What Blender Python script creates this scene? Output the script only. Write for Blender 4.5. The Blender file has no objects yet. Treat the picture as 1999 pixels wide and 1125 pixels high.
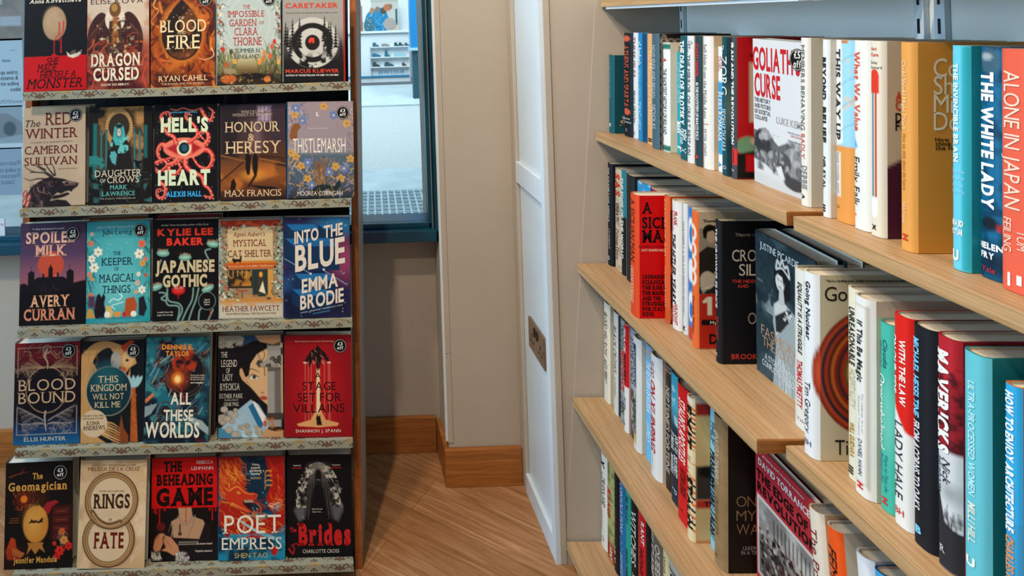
import bpy, math, random
import numpy as np
from mathutils import Matrix, Vector

# ------------------------------------------------------------------ camera, world, lights
F = 1250.0            # focal length in photo pixels (frame 1999 x 1125)
PX, PY, ROLL = 646.0, 41.0, 0.033   # principal point of the straightened photo, slight roll
CAM_H = 1.40
scn = bpy.context.scene
COL = scn.collection
cam_d = bpy.data.cameras.new('camera')
cam = bpy.data.objects.new('camera', cam_d)
COL.objects.link(cam)
scn.camera = cam
cam_d.sensor_width = 36.0
cam_d.lens = F * 36.0 / 1999.0
cam_d.shift_x = (999.5 - PX) / 1999.0
cam_d.shift_y = (PY - 562.5) / 1999.0
cam_d.clip_start = 0.02
_n = math.sqrt(1 + ROLL * ROLL)
cam.matrix_world = Matrix(((1 / _n, ROLL / _n, 0, 0), (0, 0, -1, 0), (-ROLL / _n, 1 / _n, 0, CAM_H), (0, 0, 0, 1)))
cam_d.dof.use_dof = True
cam_d.dof.focus_distance = 1.5
cam_d.dof.aperture_fstop = 26.0

world = bpy.data.worlds.new('overcast_sky')
scn.world = world
world.use_nodes = True
world.node_tree.nodes['Background'].inputs[0].default_value = (0.72, 0.86, 1.0, 1)
world.node_tree.nodes['Background'].inputs[1].default_value = 0.26
scn.view_settings.view_transform = 'Standard'
scn.view_settings.look = 'None'
scn.view_settings.gamma = 1.0
scn.view_settings.use_curve_mapping = False
scn.view_settings.exposure = 0.0


def lamp(name, kind, loc, target, energy, col, **kw):
    d = bpy.data.lights.new(name, kind)
    d.energy = energy
    d.color = col
    for k, v in kw.items():
        setattr(d, k, v)
    o = bpy.data.objects.new(name, d)
    COL.objects.link(o)
    o.location = loc
    o.rotation_euler = (Vector(target) - Vector(loc)).to_track_quat('-Z', 'Y').to_euler()
    return o


WARM = (1.0, 0.83, 0.64)
COOL = (0.46, 0.75, 1.0)
# ceiling spotlights over the aisle
lamp('ceiling_spot', 'SPOT', (-0.30, 0.62, 2.75), (0.70, 1.35, 0.7), 85, WARM, spot_size=1.45, spot_blend=0.5, shadow_soft_size=0.035)
lamp('ceiling_spot', 'SPOT', (-0.55, -0.25, 2.75), (0.80, 0.75, 0.7), 62, WARM, spot_size=1.35, spot_blend=0.5, shadow_soft_size=0.04)
lamp('ceiling_spot', 'SPOT', (-0.90, 0.28, 2.75), (-0.06, 1.70, 0.45), 118, WARM, spot_size=1.35, spot_blend=0.7, shadow_soft_size=0.09)
# daylight from the shop windows on the left
lamp('window_daylight', 'AREA', (-2.6, 0.9, 1.7), (0.7, 1.3, 1.1), 88, COOL, shape='RECTANGLE', size=1.6, size_y=1.8)
# open sky above the street outside
lamp('street_sky', 'AREA', (0.0, 9.5, 8.0), (0.6, 15.0, 0.3), 1700, (0.95, 0.99, 1.0), size=7.0)
lamp('street_sky', 'AREA', (0.0, 3.4, 4.5), (0.0, 4.4, 0.0), 95, (0.90, 0.97, 1.0), size=3.0)


# ------------------------------------------------------------------ helpers
def RD(x, y):
    """photo pixel -> world right / down per unit of depth*F"""
    u = x - PX
    v = y - PY
    return u - ROLL * v, ROLL * u + v


def at(x, y, k):
    """photo pixel on the plane at depth k*F/1000 metres"""
    R, D = RD(x, y)
    return Vector((R * k / 1000, k * F / 1000, CAM_H - D * k / 1000))


def lin(c):
    if isinstance(c, str):
        c = c.lstrip('#')
        c = [int(c[i:i + 2], 16) / 255 for i in (0, 2, 4)]
    return np.array([(x / 12.92 if x <= 0.04045 else ((x + 0.055) / 1.055) ** 2.4) for x in c], dtype=np.float32)


def tag(o, label=None, cat=None, group=None, kind=None):
    if label:
        o['label'] = label
    if cat:
        o['category'] = cat
    if group:
        o['group'] = group
    if kind:
        o['kind'] = kind
    return o


def empty(name, loc=(0, 0, 0)):
    o = bpy.data.objects.new(name, None)
    o.empty_display_size = 0.02
    COL.objects.link(o)
    o.location = loc
    return o


class MB:
    """collects geometry (numpy blocks) and links it as one mesh object, optional colours"""
    def __init__(s):
        s.v = []; s.f = []; s.c = []; s.n = 0; s.mi = []

    def add(s, verts, faces, col=None, mi=0):
        verts = np.asarray(verts, dtype=np.float32).reshape(-1, 3)
        s.v.append(verts)
        for f in faces:
            s.f.append(tuple(int(i) + s.n for i in f))
        s.mi += [mi] * len(faces)
        if col is None:
            col = (0.8, 0.8, 0.8)
        c = np.asarray(col, dtype=np.float32)
        if c.ndim == 1:
            c = np.tile(c, (len(verts), 1))
        s.c.append(c)
        s.n += len(verts)
        return s

    def box(s, a, b, col=None, mi=0):
        x0, y0, z0 = [min(p, q) for p, q in zip(a, b)]
        x1, y1, z1 = [max(p, q) for p, q in zip(a, b)]
        v = [(x0, y0, z0), (x1, y0, z0), (x1, y1, z0), (x0, y1, z0), (x0, y0, z1), (x1, y0, z1), (x1, y1, z1), (x0, y1, z1)]
        return s.hexa(v, col, mi)

    def hexa(s, v, col=None, mi=0):
        return s.add(v, [(0, 3, 2, 1), (4, 5, 6, 7), (0, 1, 5, 4), (1, 2, 6, 5), (2, 3, 7, 6), (3, 0, 4, 7)], col, mi)

    def prism(s, poly, axis, a, b, col=None, mi=0):
        """extrude 2D polygon along axis ('x','y','z')"""
        n = len(poly)
        def P(p, t):
            return {'x': (t, p[0], p[1]), 'y': (p[0], t, p[1]), 'z': (p[0], p[1], t)}[axis]
        v = [P(p, a) for p in poly] + [P(p, b) for p in poly]
        fs = [tuple(range(n)), tuple(range(2 * n - 1, n - 1, -1))] + [(i, i + n, (i + 1) % n + n, (i + 1) % n) for i in range(n)]
        return s.add(v, fs, col, mi)

    def build(s, name, mats, parent=None, smooth=False, bevel=0):
        me = bpy.data.meshes.new(name)
        V = np.concatenate(s.v)
        me.from_pydata(V.tolist(), [], s.f)
        a = me.color_attributes.new('Col', 'FLOAT_COLOR', 'POINT')
        cc = np.ones((len(V), 4), dtype=np.float32)
        cc[:, :3] = np.concatenate(s.c)
        a.data.foreach_set('color', cc.ravel())
        if not isinstance(mats, (list, tuple)):
            mats = [mats]
        for m in mats:
            me.materials.append(m)
        if any(s.mi):
            me.polygons.foreach_set('material_index', s.mi)
        if smooth:
            me.polygons.foreach_set('use_smooth', [True] * len(me.polygons))
        o = bpy.data.objects.new(name, me)
        COL.objects.link(o)
        if parent:
            o.parent = parent
        if bevel:
            b = o.modifiers.new('bevel', 'BEVEL'); b.width = bevel; b.segments = 2; b.limit_method = 'ANGLE'
        return o


# ------------------------------------------------------------------ materials
def nodemat(name, rough=0.5, spec=0.4, metal=0.0):
    m = bpy.data.materials.new(name)
    m.use_nodes = True
    nt = m.node_tree
    b = nt.nodes['Principled BSDF']
    b.inputs['Roughness'].default_value = rough
    b.inputs['Specular IOR Level'].default_value = spec
    b.inputs['Metallic'].default_value = metal
    return m, nt, b


def N(nt, t, **kw):
    n = nt.nodes.new(t)
    for k, v in kw.items():
        if k.startswith('i_'):
            n.inputs[k[2:]].default_value = v
        else:
            setattr(n, k, v)
    return n


def mapped(nt, scale=(1, 1, 1), rot=(0, 0, 0), loc=(0, 0, 0)):
    tc = N(nt, 'ShaderNodeTexCoord')
    mp = N(nt, 'ShaderNodeMapping')
    mp.inputs['Scale'].default_value = scale
    mp.inputs['Rotation'].default_value = rot
    mp.inputs['Location'].default_value = loc
    nt.links.new(tc.outputs['Object'], mp.inputs[0])
    return mp.outputs[0]


def ramp(nt, fac, stops, interp='LINEAR'):
    r = N(nt, 'ShaderNodeValToRGB')
    r.color_ramp.interpolation = interp
    e = r.color_ramp.elements
    while len(e) < len(stops):
        e.new(0.5)
    for el, (p, c) in zip(e, stops):
        el.position = p
        el.color = (*lin(c), 1)
    nt.links.new(fac, r.inputs[0])
    return r.outputs[0]


def bump(nt, b, h, strength=0.1, dist=0.002):
    n = N(nt, 'ShaderNodeBump')
    n.inputs['Strength'].default_value = strength
    n.inputs['Distance'].default_value = dist
    nt.links.new(h, n.inputs['Height'])
    nt.links.new(n.outputs[0], b.inputs['Normal'])


def m_print(name='printed_paper', rough=0.48, spec=0.16):
    m, nt, b = nodemat(name, rough, spec)
    a = N(nt, 'ShaderNodeAttribute', attribute_name='Col')
    nt.links.new(a.outputs['Color'], b.inputs['Base Color'])
    no = N(nt, 'ShaderNodeTexNoise', i_Scale=180.0)
    nt.links.new(mapped(nt), no.inputs['Vector'])
    bump(nt, b, no.outputs[0], 0.05, 0.001)
    return m


def m_noise(name, c1, c2, scale=8.0, rough=0.6, spec=0.3, bs=0.05, metal=0.0, stretch=(1, 1, 1)):
    m, nt, b = nodemat(name, rough, spec, metal)
    no = N(nt, 'ShaderNodeTexNoise', i_Scale=scale, i_Detail=5.0)
    nt.links.new(mapped(nt, stretch), no.inputs['Vector'])
    nt.links.new(ramp(nt, no.outputs[0], [(0.3, c1), (0.7, c2)]), b.inputs['Base Color'])
    if bs:
        bump(nt, b, no.outputs[0], bs, 0.002)
    return m


def m_wood(name, c1, c2, c3, grain=(60, 2.2, 60), rot=(0, 0, 0), rough=0.45, wav=True):
    """streaky oak: long stretched noise plus fine pores"""
    m, nt, b = nodemat(name, rough, 0.35)
    v = mapped(nt, grain, rot)
    n1 = N(nt, 'ShaderNodeTexNoise', i_Scale=1.0, i_Detail=6.0, i_Roughness=0.65, i_Distortion=0.6)
    nt.links.new(v, n1.inputs['Vector'])
    v2 = mapped(nt, tuple(g * 5 for g in grain), rot)
    n2 = N(nt, 'ShaderNodeTexNoise', i_Scale=1.0, i_Detail=3.0)
    nt.links.new(v2, n2.inputs['Vector'])
    c = ramp(nt, n1.outputs[0], [(0.28, c1), (0.5, c2), (0.72, c3)])
    mx = N(nt, 'ShaderNodeMix', data_type='RGBA', blend_type='MULTIPLY')
    mx.inputs[0].default_value = 0.45
    nt.links.new(c, mx.inputs[6])
    nt.links.new(ramp(nt, n2.outputs[0], [(0.35, '#c0b4a6'), (0.55, '#ffffff')]), mx.inputs[7])
    nt.links.new(mx.outputs[2], b.inputs['Base Color'])
    bump(nt, b, n2.outputs[0], 0.08, 0.001)
    return m


def m_paper():
    m = bpy.data.materials.new('window_paper')
    m.use_nodes = True
    nt = m.node_tree
    nt.nodes.clear()
    out = N(nt, 'ShaderNodeOutputMaterial')
    a = N(nt, 'ShaderNodeAttribute', attribute_name='Col')
    d = N(nt, 'ShaderNodeBsdfDiffuse')
    t = N(nt, 'ShaderNodeBsdfTranslucent')
    mx = N(nt, 'ShaderNodeMixShader')
    mx.inputs[0].default_value = 0.62
    for s_ in (d, t):
        nt.links.new(a.outputs['Color'], s_.inputs[0])
    nt.links.new(d.outputs[0], mx.inputs[1])
    nt.links.new(t.outputs[0], mx.inputs[2])
    nt.links.new(mx.outputs[0], out.inputs[0])
    return m


M = {}
M['paper'] = m_paper()
M['print'] = m_print()
M['pages'] = m_noise('book_pages', '#cfc6b4', '#e2dac9', 30, 0.85, 0.1, 0.1, stretch=(1, 40, 1))
M['pages_grey'] = m_noise('book_pages_grey', '#9b948a', '#b5aea2', 30, 0.85, 0.1, 0.1, stretch=(1, 40, 1))  # darker grey page colour, chosen per book
M['cream'] = m_noise('cream_wall_paint', '#aca193', '#b2a799', 3, 0.62, 0.25, 0.03)
M['cream_trim'] = m_noise('cream_trim_paint', '#aba091', '#b1a697', 5, 0.55, 0.3, 0.03)
M['white_panel'] = m_noise('white_panel_paint', '#c6d2da', '#cfdae0', 5, 0.4, 0.4, 0.02)
M['shelf'] = m_wood('light_oak_shelf', '#ae8a62', '#b8946b', '#c3a079', grain=(38, 1.4, 38))
M['shelf_edge'] = m_wood('light_oak_edge', '#97784f', '#b08c62', '#c09c70', grain=(60, 2.0, 150))
M['oak_dark'] = m_wood('orange_oak', '#7e4a20', '#9c602c', '#b3743a', grain=(2.5, 60, 70))
M['oak_side'] = m_wood('orange_oak_upright', '#6e3a15', '#8c4d20', '#9f5d2a', grain=(70, 70, 2.5))
M['black_metal'] = m_noise('black_frame', '#083446', '#0d4459', 6, 0.3, 0.5, 0.0)
M['black_board'] = m_noise('black_damask_board', '#0b0a0c', '#1d1b1c', 38, 0.75, 0.2, 0.1)
M['grey_side'] = m_noise('grey_side_board', '#8b8680', '#96918a', 6, 0.5, 0.3, 0.0)
M['metal'] = m_noise('brushed_metal', '#8d8f90', '#a6a8a9', 20, 0.35, 0.5, 0.0, metal=0.6)
M['bronze'] = m_noise('bronze_plate', '#8a7058', '#9a806a', 20, 0.28, 0.5, 0.0, metal=0.75)
M['black'] = m_noise('black_plastic', '#0b0b0c', '#141415', 10, 0.4, 0.4, 0.0)


def m_floor():
    m, nt, b = nodemat('oak_plank_floor', 0.42, 0.35)
    ang = math.radians(37)
    v = mapped(nt, (1, 1, 1), (0, 0, ang), (.3, .05, 0))
    br = N(nt, 'ShaderNodeTexBrick', i_Scale=1.0)
    br.inputs['Brick Width'].default_value = 1.3
    br.inputs['Row Height'].default_value = 0.135
    br.inputs['Mortar Size'].default_value = 0.0007
    br.inputs['Mortar Smooth'].default_value = 0.2
    br.inputs['Bias'].default_value = -0.1
    br.inputs['Color1'].default_value = (*lin('#c0946a'), 1)
    br.inputs['Color2'].default_value = (*lin('#a67a50'), 1)
    br.inputs['Mortar'].default_value = (*lin('#7a5838'), 1)
    nt.links.new(v, br.inputs['Vector'])
    sc = N(nt, 'ShaderNodeMapping')
    sc.inputs['Scale'].default_value = (3.0, 40, 1)
    nt.links.new(v, sc.inputs[0])
    v2 = sc.outputs[0]
    no = N(nt, 'ShaderNodeTexNoise', i_Scale=1.0, i_Detail=7.0, i_Roughness=0.7, i_Distortion=1.4)
    nt.links.new(v2, no.inputs['Vector'])
    mx = N(nt, 'ShaderNodeMix', data_type='RGBA', blend_type='MULTIPLY')
    mx.inputs[0].default_value = 0.85
    nt.links.new(br.outputs['Color'], mx.inputs[6])
    nt.links.new(ramp(nt, no.outputs[0], [(0.25, '#86705e'), (0.48, '#c9b6a4'), (0.72, '#ffffff')]), mx.inputs[7])
    nt.links.new(mx.outputs[2], b.inputs['Base Color'])
    bump(nt, b, no.outputs[0], 0.06, 0.001)
    return m


M['floor'] = m_floor()


def m_damask():
    m, nt, b = nodemat('patterned_shelf_paper', 0.6, 0.2)
    v = mapped(nt)
    base = lin('#8f8c78')
    vo = N(nt, 'ShaderNodeTexVoronoi', i_Scale=26.0, feature='F1')
    nt.links.new(v, vo.inputs['Vector'])
    no = N(nt, 'ShaderNodeTexNoise', i_Scale=95.0, i_Detail=3.0, i_Distortion=1.8)
    nt.links.new(v, no.inputs['Vector'])
    md = N(nt, 'ShaderNodeMath', operation='SUBTRACT')
    nt.links.new(no.outputs[0], md.inputs[0])
    m2 = N(nt, 'ShaderNodeMath', operation='MULTIPLY')
    m2.inputs[1].default_value = 0.26
    nt.links.new(vo.outputs['Distance'], m2.inputs[0])
    nt.links.new(m2.outputs[0], md.inputs[1])
    c1 = ramp(nt, md.outputs[0], [(0.395, '#938f7c'), (0.425, '#4a3327')])
    wn = N(nt, 'ShaderNodeTexNoise', i_Scale=14.0, i_Detail=1.0)
    nt.links.new(v, wn.inputs['Vector'])
    c2 = ramp(nt, md.outputs[0], [(0.395, '#938f7c'), (0.43, '#a8874f')])
    mx = N(nt, 'ShaderNodeMix', data_type='RGBA')
    nt.links.new(ramp(nt, wn.outputs[0], [(0.52, '#000000'), (0.58, '#ffffff')]), mx.inputs[0])
    nt.links.new(c1, mx.inputs[6])
    nt.links.new(c2, mx.inputs[7])
    nt.links.new(mx.outputs[2], b.inputs['Base Color'])
    return m


M['damask'] = m_damask()


def m_glass():
    m = bpy.data.materials.new('window_glass')
    m.use_nodes = True
    nt = m.node_tree
    nt.nodes.clear()
    out = N(nt, 'ShaderNodeOutputMaterial')
    tr = N(nt, 'ShaderNodeBsdfTransparent')
    tr.inputs[0].default_value = (0.90, 0.97, 1.0, 1)
    gl = N(nt, 'ShaderNodeBsdfGlossy')
    gl.inputs['Roughness'].default_value = 0.05
    fr = N(nt, 'ShaderNodeFresnel')
    fr.inputs[0].default_value = 1.35
    mx = N(nt, 'ShaderNodeMixShader')
    nt.links.new(fr.outputs[0], mx.inputs[0])
    nt.links.new(tr.outputs[0], mx.inputs[1])
    nt.links.new(gl.outputs[0], mx.inputs[2])
    nt.links.new(mx.outputs[0], out.inputs[0])
    return m


M['glass'] = m_glass()

# ------------------------------------------------------------------ lettering
_gl = {}


def glyph(ch, off, serif):
    key = (ch, off, serif)
    if key in _gl:
        return _gl[key]
    cu = bpy.data.curves.new('g', 'FONT')
    cu.body = ch
    cu.offset = off
    cu.resolution_u = 3
    o = bpy.data.objects.new('g', cu)
    COL.objects.link(o)
    dg = bpy.context.evaluated_depsgraph_get()
    me = bpy.data.meshes.new_from_object(o.evaluated_get(dg))
    v = [tuple(p.co[:2]) for p in me.vertices]
    f = [tuple(p.vertices) for p in me.polygons]
    bpy.data.objects.remove(o)
    bpy.data.curves.remove(cu)
    bpy.data.meshes.remove(me)
    if ch == '1':
        n = len(v)
        v += [(0.20 - off, 0.682 + off), (0.20 - off, 0.54 - off), (0.06 - off, 0.50), (0.06 - off, 0.58 + off)]
        f.append((n, n + 3, n + 2, n + 1))
    if serif and v:
        cnt = {}
        for t in f:
            for i in range(len(t)):
                e = tuple(sorted((t[i], t[(i + 1) % len(t)])))
                cnt[e] = cnt.get(e, 0) + 1
        st = 0.10 + 2 * off
        add = []
        low = ch.islower()
        tops = [0.682 + off, 0.449 + off, 0.69 + off, 0.686 + off, 0.638 + off]
        for (a, b), c in cnt.items():
            if c != 1:
                continue
            (xa, ya), (xb, yb) = v[a], v[b]
            L = abs(xb - xa)
            if abs(ya - yb) > 0.006 or L < 0.3 * st or L > 2.0 * st:
                continue
            up = any(abs(ya - t) < 0.012 for t in tops)
            dn = abs(ya + off) < 0.012 or abs(ya + 0.23 + off) < 0.01
            if not (up or dn):
                continue
            x0, x1 = min(xa, xb), max(xa, xb)
            s = 0.075
            th = 0.035 + off * 0.4
            sg = -1 if up else 1
            if up and low and ch not in 'vwxy':
                add.append([(x0 - s, ya), (x1, ya), (x1, ya + sg * th), (x0 - s * 0.8, ya + sg * th)])
            else:
                add.append([(x0 - s, ya), (x1 + s, ya), (x1 + s, ya + sg * th), (x0 - s, ya + sg * th)])
                add.append([(x0 - s * .35, ya + sg * th), (x1 + s * .35, ya + sg * th), (x1, ya + sg * th * 2.2), (x0, ya + sg * th * 2.2)])
        for q in add:
            n = len(v)
            v += q
            f.append((n, n + 1, n + 2, n + 3))
    r = (np.array(v, dtype=np.float32).reshape(-1, 2), f)
    _gl[key] = r
    return r


ADV = {' ': 0.30}


def layout(text, style=''):
    off = 0.0
    if 'b' in style:
        off = 0.028
    if 'B' in style:
        off = 0.05
    if 'l' in style:
        off = -0.012
    off = round(off, 3)
    V = []; Fc = []; n = 0; x = 0.0
    for ch in text:
        if ch == ' ':
            x += 0.27
            continue
        v, f = glyph(ch, off, 's' in style)
        if len(v) == 0:
            x += 0.3
            continue
        v0, _ = glyph(ch, off, False)
        mn, mx = v0[:, 0].min(), v0[:, 0].max()
        w = v.copy()
        w[:, 0] += x - mn
        V.append(w)
        Fc += [tuple(i + n for i in t) for t in f]
        n += len(w)
        x += (mx - mn) + (0.075 if 's' not in style else 0.115) + (0.05 if 'w' in style else 0)
    V = np.concatenate(V)
    cap = 0.682 + 2 * off
    V[:, 1] = (V[:, 1] + off) / cap
    if 'i' in style:
        V[:, 0] += V[:, 1] * 0.17
    mn, mx = V[:, 0].min(), V[:, 0].max()
    V[:, 0] = (V[:, 0] - (mn + mx) / 2) / max(mx - mn, 1e-4)
    return V, Fc      # x in -.5..+.5, y 0..1 = cap height


def subdiv(V, Fc):
    """split every face so that lettering can follow a rounded spine"""
    tris = []
    for f in Fc:
        for i in range(1, len(f) - 1):
            tris.append((f[0], f[i], f[i + 1]))
    V = [tuple(p) for p in V]
    mid = {}
    def m(a, b):
        k = (a, b) if a < b else (b, a)
        if k not in mid:
            mid[k] = len(V)
            V.append(((V[a][0] + V[b][0]) / 2, (V[a][1] + V[b][1]) / 2))
        return mid[k]
    out = []
    for a, b, c in tris:
        ab, bc, ca = m(a, b), m(b, c), m(c, a)
        out += [(a, ab, ca), (ab, b, bc), (ca, bc, c), (ab, bc, ca)]
    return np.array(V, dtype=np.float32), out


def flat_text(mb, text, cx, cy, w, h, col, style, fn, ang=0.0):
    """fn maps (x, y) in surface units to 3D; cy is the vertical middle of the capitals, y grows downwards"""
    V, Fc = layout(text, style)
    X = V[:, 0] * w
    Y = (0.5 - V[:, 1]) * h
    if 'U' in style:   # rises to the right
        Y = Y - X * 0.18
    if ang:
        c, s = math.cos(ang), math.sin(ang)
        X, Y = X * c - Y * s, X * s + Y * c
    P = fn(X + cx, Y + cy)
    mb.add(P, Fc, lin(col))


# ------------------------------------------------------------------ cover artwork on a colour grid
class Art:
    def __init__(s, nx=108, ny=162, ymax=1.5, col='#000000'):
        s.nx, s.ny, s.ymax = nx, ny, ymax
        x = np.linspace(0, 1, nx)
        y = np.linspace(0, ymax, ny)
        s.X, s.Y = np.meshgrid(x, y)
        s.C = np.zeros((ny, nx, 3), dtype=np.float32)
        s.C[:] = lin(col)
        s.px = 0.6 / nx

    def mix(s, m, col, a=1.0):
        m = (np.clip(m, 0, 1) * a)[..., None]
        s.C = s.C * (1 - m) + lin(col) * m
        return s

    def grad(s, stops, axis='y'):
        t = s.Y if axis == 'y' else s.X
        cs = np.array([lin(c) for _, c in stops])
        ps = [p for p, _ in stops]
        s.C = np.stack([np.interp(t, ps, cs[:, i]) for i in range(3)], -1).astype(np.float32)
        return s

    def ell(s, cx, cy, rx, ry, col, a=1.0, ang=0.0, soft=0.0):
        dx, dy = s.X - cx, s.Y - cy
        c, n = math.cos(ang), math.sin(ang)
        u, v = dx * c + dy * n, -dx * n + dy * c
        d = (np.sqrt((u / rx) ** 2 + (v / ry) ** 2) - 1) * min(rx, ry)
        return s.mix(0.5 - d / (2 * s.px + soft * 2), col, a)

    def ring(s, cx, cy, rx, ry, w, col, a=1.0):
        d = np.abs(np.sqrt(((s.X - cx) / rx) ** 2 + ((s.Y - cy) / ry) ** 2) - 1) * min(rx, ry) - w / 2
        return s.mix(0.5 - d / (2 * s.px), col, a)

    def rect(s, x0, y0, x1, y1, col, a=1.0, soft=0.0):
        d = np.maximum(np.maximum(x0 - s.X, s.X - x1), np.maximum(y0 - s.Y, s.Y - y1))
        return s.mix(0.5 - d / (2 * s.px + soft * 2), col, a)

    def poly(s, pts, col, a=1.0, soft=0.0):
        ins = np.zeros(s.X.shape, bool)
        d = np.full(s.X.shape, 9.0)
        n = len(pts)
        for i in range(n):
            (x0, y0), (x1, y1) = pts[i], pts[(i + 1) % n]
            c = ((y0 > s.Y) != (y1 > s.Y)) & (s.X < (x1 - x0) * (s.Y - y0) / ((y1 - y0) or 1e-9) + x0)
            ins ^= c
            d = np.minimum(d, s.sd(x0, y0, x1, y1))
        d = np.where(ins, -d, d)
        return s.mix(0.5 - d / (2 * s.px + soft * 2), col, a)

    def sd(s, x0, y0, x1, y1):
        dx, dy = x1 - x0, y1 - y0
        t = np.clip(((s.X - x0) * dx + (s.Y - y0) * dy) / max(dx * dx + dy * dy, 1e-9), 0, 1)
        return np.hypot(s.X - x0 - t * dx, s.Y - y0 - t * dy)

    def line(s, pts, w, col, a=1.0, w1=None, curve=True):
        if curve and len(pts) > 2:
            pts = catmull(pts)
        m = np.zeros(s.X.shape)
        n = len(pts) - 1
        w1 = w if w1 is None else w1
        for i in range(n):
            ww = w + (w1 - w) * (i + .5) / n
            d = s.sd(*pts[i], *pts[i + 1])
            m = np.maximum(m, np.clip(0.5 - (d - ww / 2) / (2 * s.px), 0, 1))
        return s.mix(m, col, a)

    def noise(s, sc, seed, octs=3):
        r = np.random.RandomState(seed)
        out = np.zeros(s.X.shape)
        amp = 1.0
        for o in range(octs):
            k = sc * 2 ** o
            g = r.rand(int(k * s.ymax) + 3, int(k) + 3)
            x, y = s.X * k, s.Y * k
            xi, yi = x.astype(int), y.astype(int)
            xf, yf = x - xi, y - yi
            xf, yf = xf * xf * (3 - 2 * xf), yf * yf * (3 - 2 * yf)
            out += amp * ((g[yi, xi] * (1 - xf) + g[yi, xi + 1] * xf) * (1 - yf) + (g[yi + 1, xi] * (1 - xf) + g[yi + 1, xi + 1] * xf) * yf)
            amp *= .5
        return out / (2 - .5 ** (octs - 1))

    def cloud(s, sc, seed, col, lo=.45, hi=.65, a=1.0, mask=None):
        m = (s.noise(sc, seed) - lo) / (hi - lo)
        m = np.clip(m, 0, 1)
        if mask is not None:
            m = m * mask
        return s.mix(m, col, a)

    def splat(s, n, x0, y0, x1, y1, r0, r1, cols, seed, asp=1.0):
        r = random.Random(seed)
        for _ in range(n):
            q = r.uniform(r0, r1)
            s.ell(r.uniform(x0, x1), r.uniform(y0, y1), q, q * r.uniform(.35, 1) * asp, r.choice(cols), 1, r.uniform(0, 3.1))
        return s

    def stars(s, n, x0, y0, x1, y1, col, seed, r=0.006):
        q = random.Random(seed)
        for _ in range(n):
            s.ell(q.uniform(x0, x1), q.uniform(y0, y1), r * q.uniform(.5, 1.2), r * q.uniform(.5, 1.2), col)
        return s

    def strokes(s, n, x0, y0, x1, y1, L, ang, w, cols, seed, spread=.4, bend=.3):
        r = random.Random(seed)
        for _ in range(n):
            x, y = r.uniform(x0, x1), r.uniform(y0, y1)
            a = ang + r.uniform(-spread, spread)
            l = L * r.uniform(.5, 1.2)
            b = a + r.uniform(-bend, bend) * 2
            p = [(x, y), (x + math.cos(a) * l * .5, y + math.sin(a) * l * .5), (x + math.cos(a) * l * .5 + math.cos(b) * l * .5, y + math.sin(a) * l * .5 + math.sin(b) * l * .5)]
            s.line(p, w * r.uniform(.5, 1.2), r.choice(cols), 1, w * .2, curve=False)
        return s

    def flower(s, cx, cy, r, col, mid='#d9a441', n=5, a0=0.3):
        for i in range(n):
            t = a0 + i * 2 * math.pi / n
            s.ell(cx + math.cos(t) * r * .55, cy + math.sin(t) * r * .55, r * .5, r * .34, col, 1, t)
        return s.ell(cx, cy, r * .22, r * .22, mid)


def catmull(p, k=6):
    q = [p[0]] + list(p) + [p[-1]]
    out = []
    for i in range(1, len(q) - 2):
        for j in range(k):
            t = j / k
            out.append(tuple(.5 * ((2 * q[i][d]) + (-q[i - 1][d] + q[i + 1][d]) * t + (2 * q[i - 1][d] - 5 * q[i][d] + 4 * q[i + 1][d] - q[i + 2][d]) * t * t + (-q[i - 1][d] + 3 * q[i][d] - 3 * q[i + 1][d] + q[i + 2][d]) * t ** 3) for d in (0, 1)))
    out.append(p[-1])
    return out


# ------------------------------------------------------------------ books
def art_of(a, ny, nx=2, ymax=1.5):
    if isinstance(a, Art):
        return a
    return Art(nx, ny, ymax, a)


def grid(mb, P, C):
    """P, C: (rows, cols, 3)"""
    r, c = P.shape[:2]
    idx = np.arange(r * c).reshape(r, c)
    f = np.stack([idx[:-1, :-1], idx[1:, :-1], idx[1:, 1:], idx[:-1, 1:]], -1).reshape(-1, 4)
    mb.v.append(P.reshape(-1, 3).astype(np.float32))
    mb.c.append(C.reshape(-1, 3).astype(np.float32))
    mb.f += (f + mb.n).tolist()
    mb.mi += [0] * len(f)
    mb.n += r * c


def spine_x(s, b):
    return -b * (1 - np.abs(2 * s - 1) ** 3.6)


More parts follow.
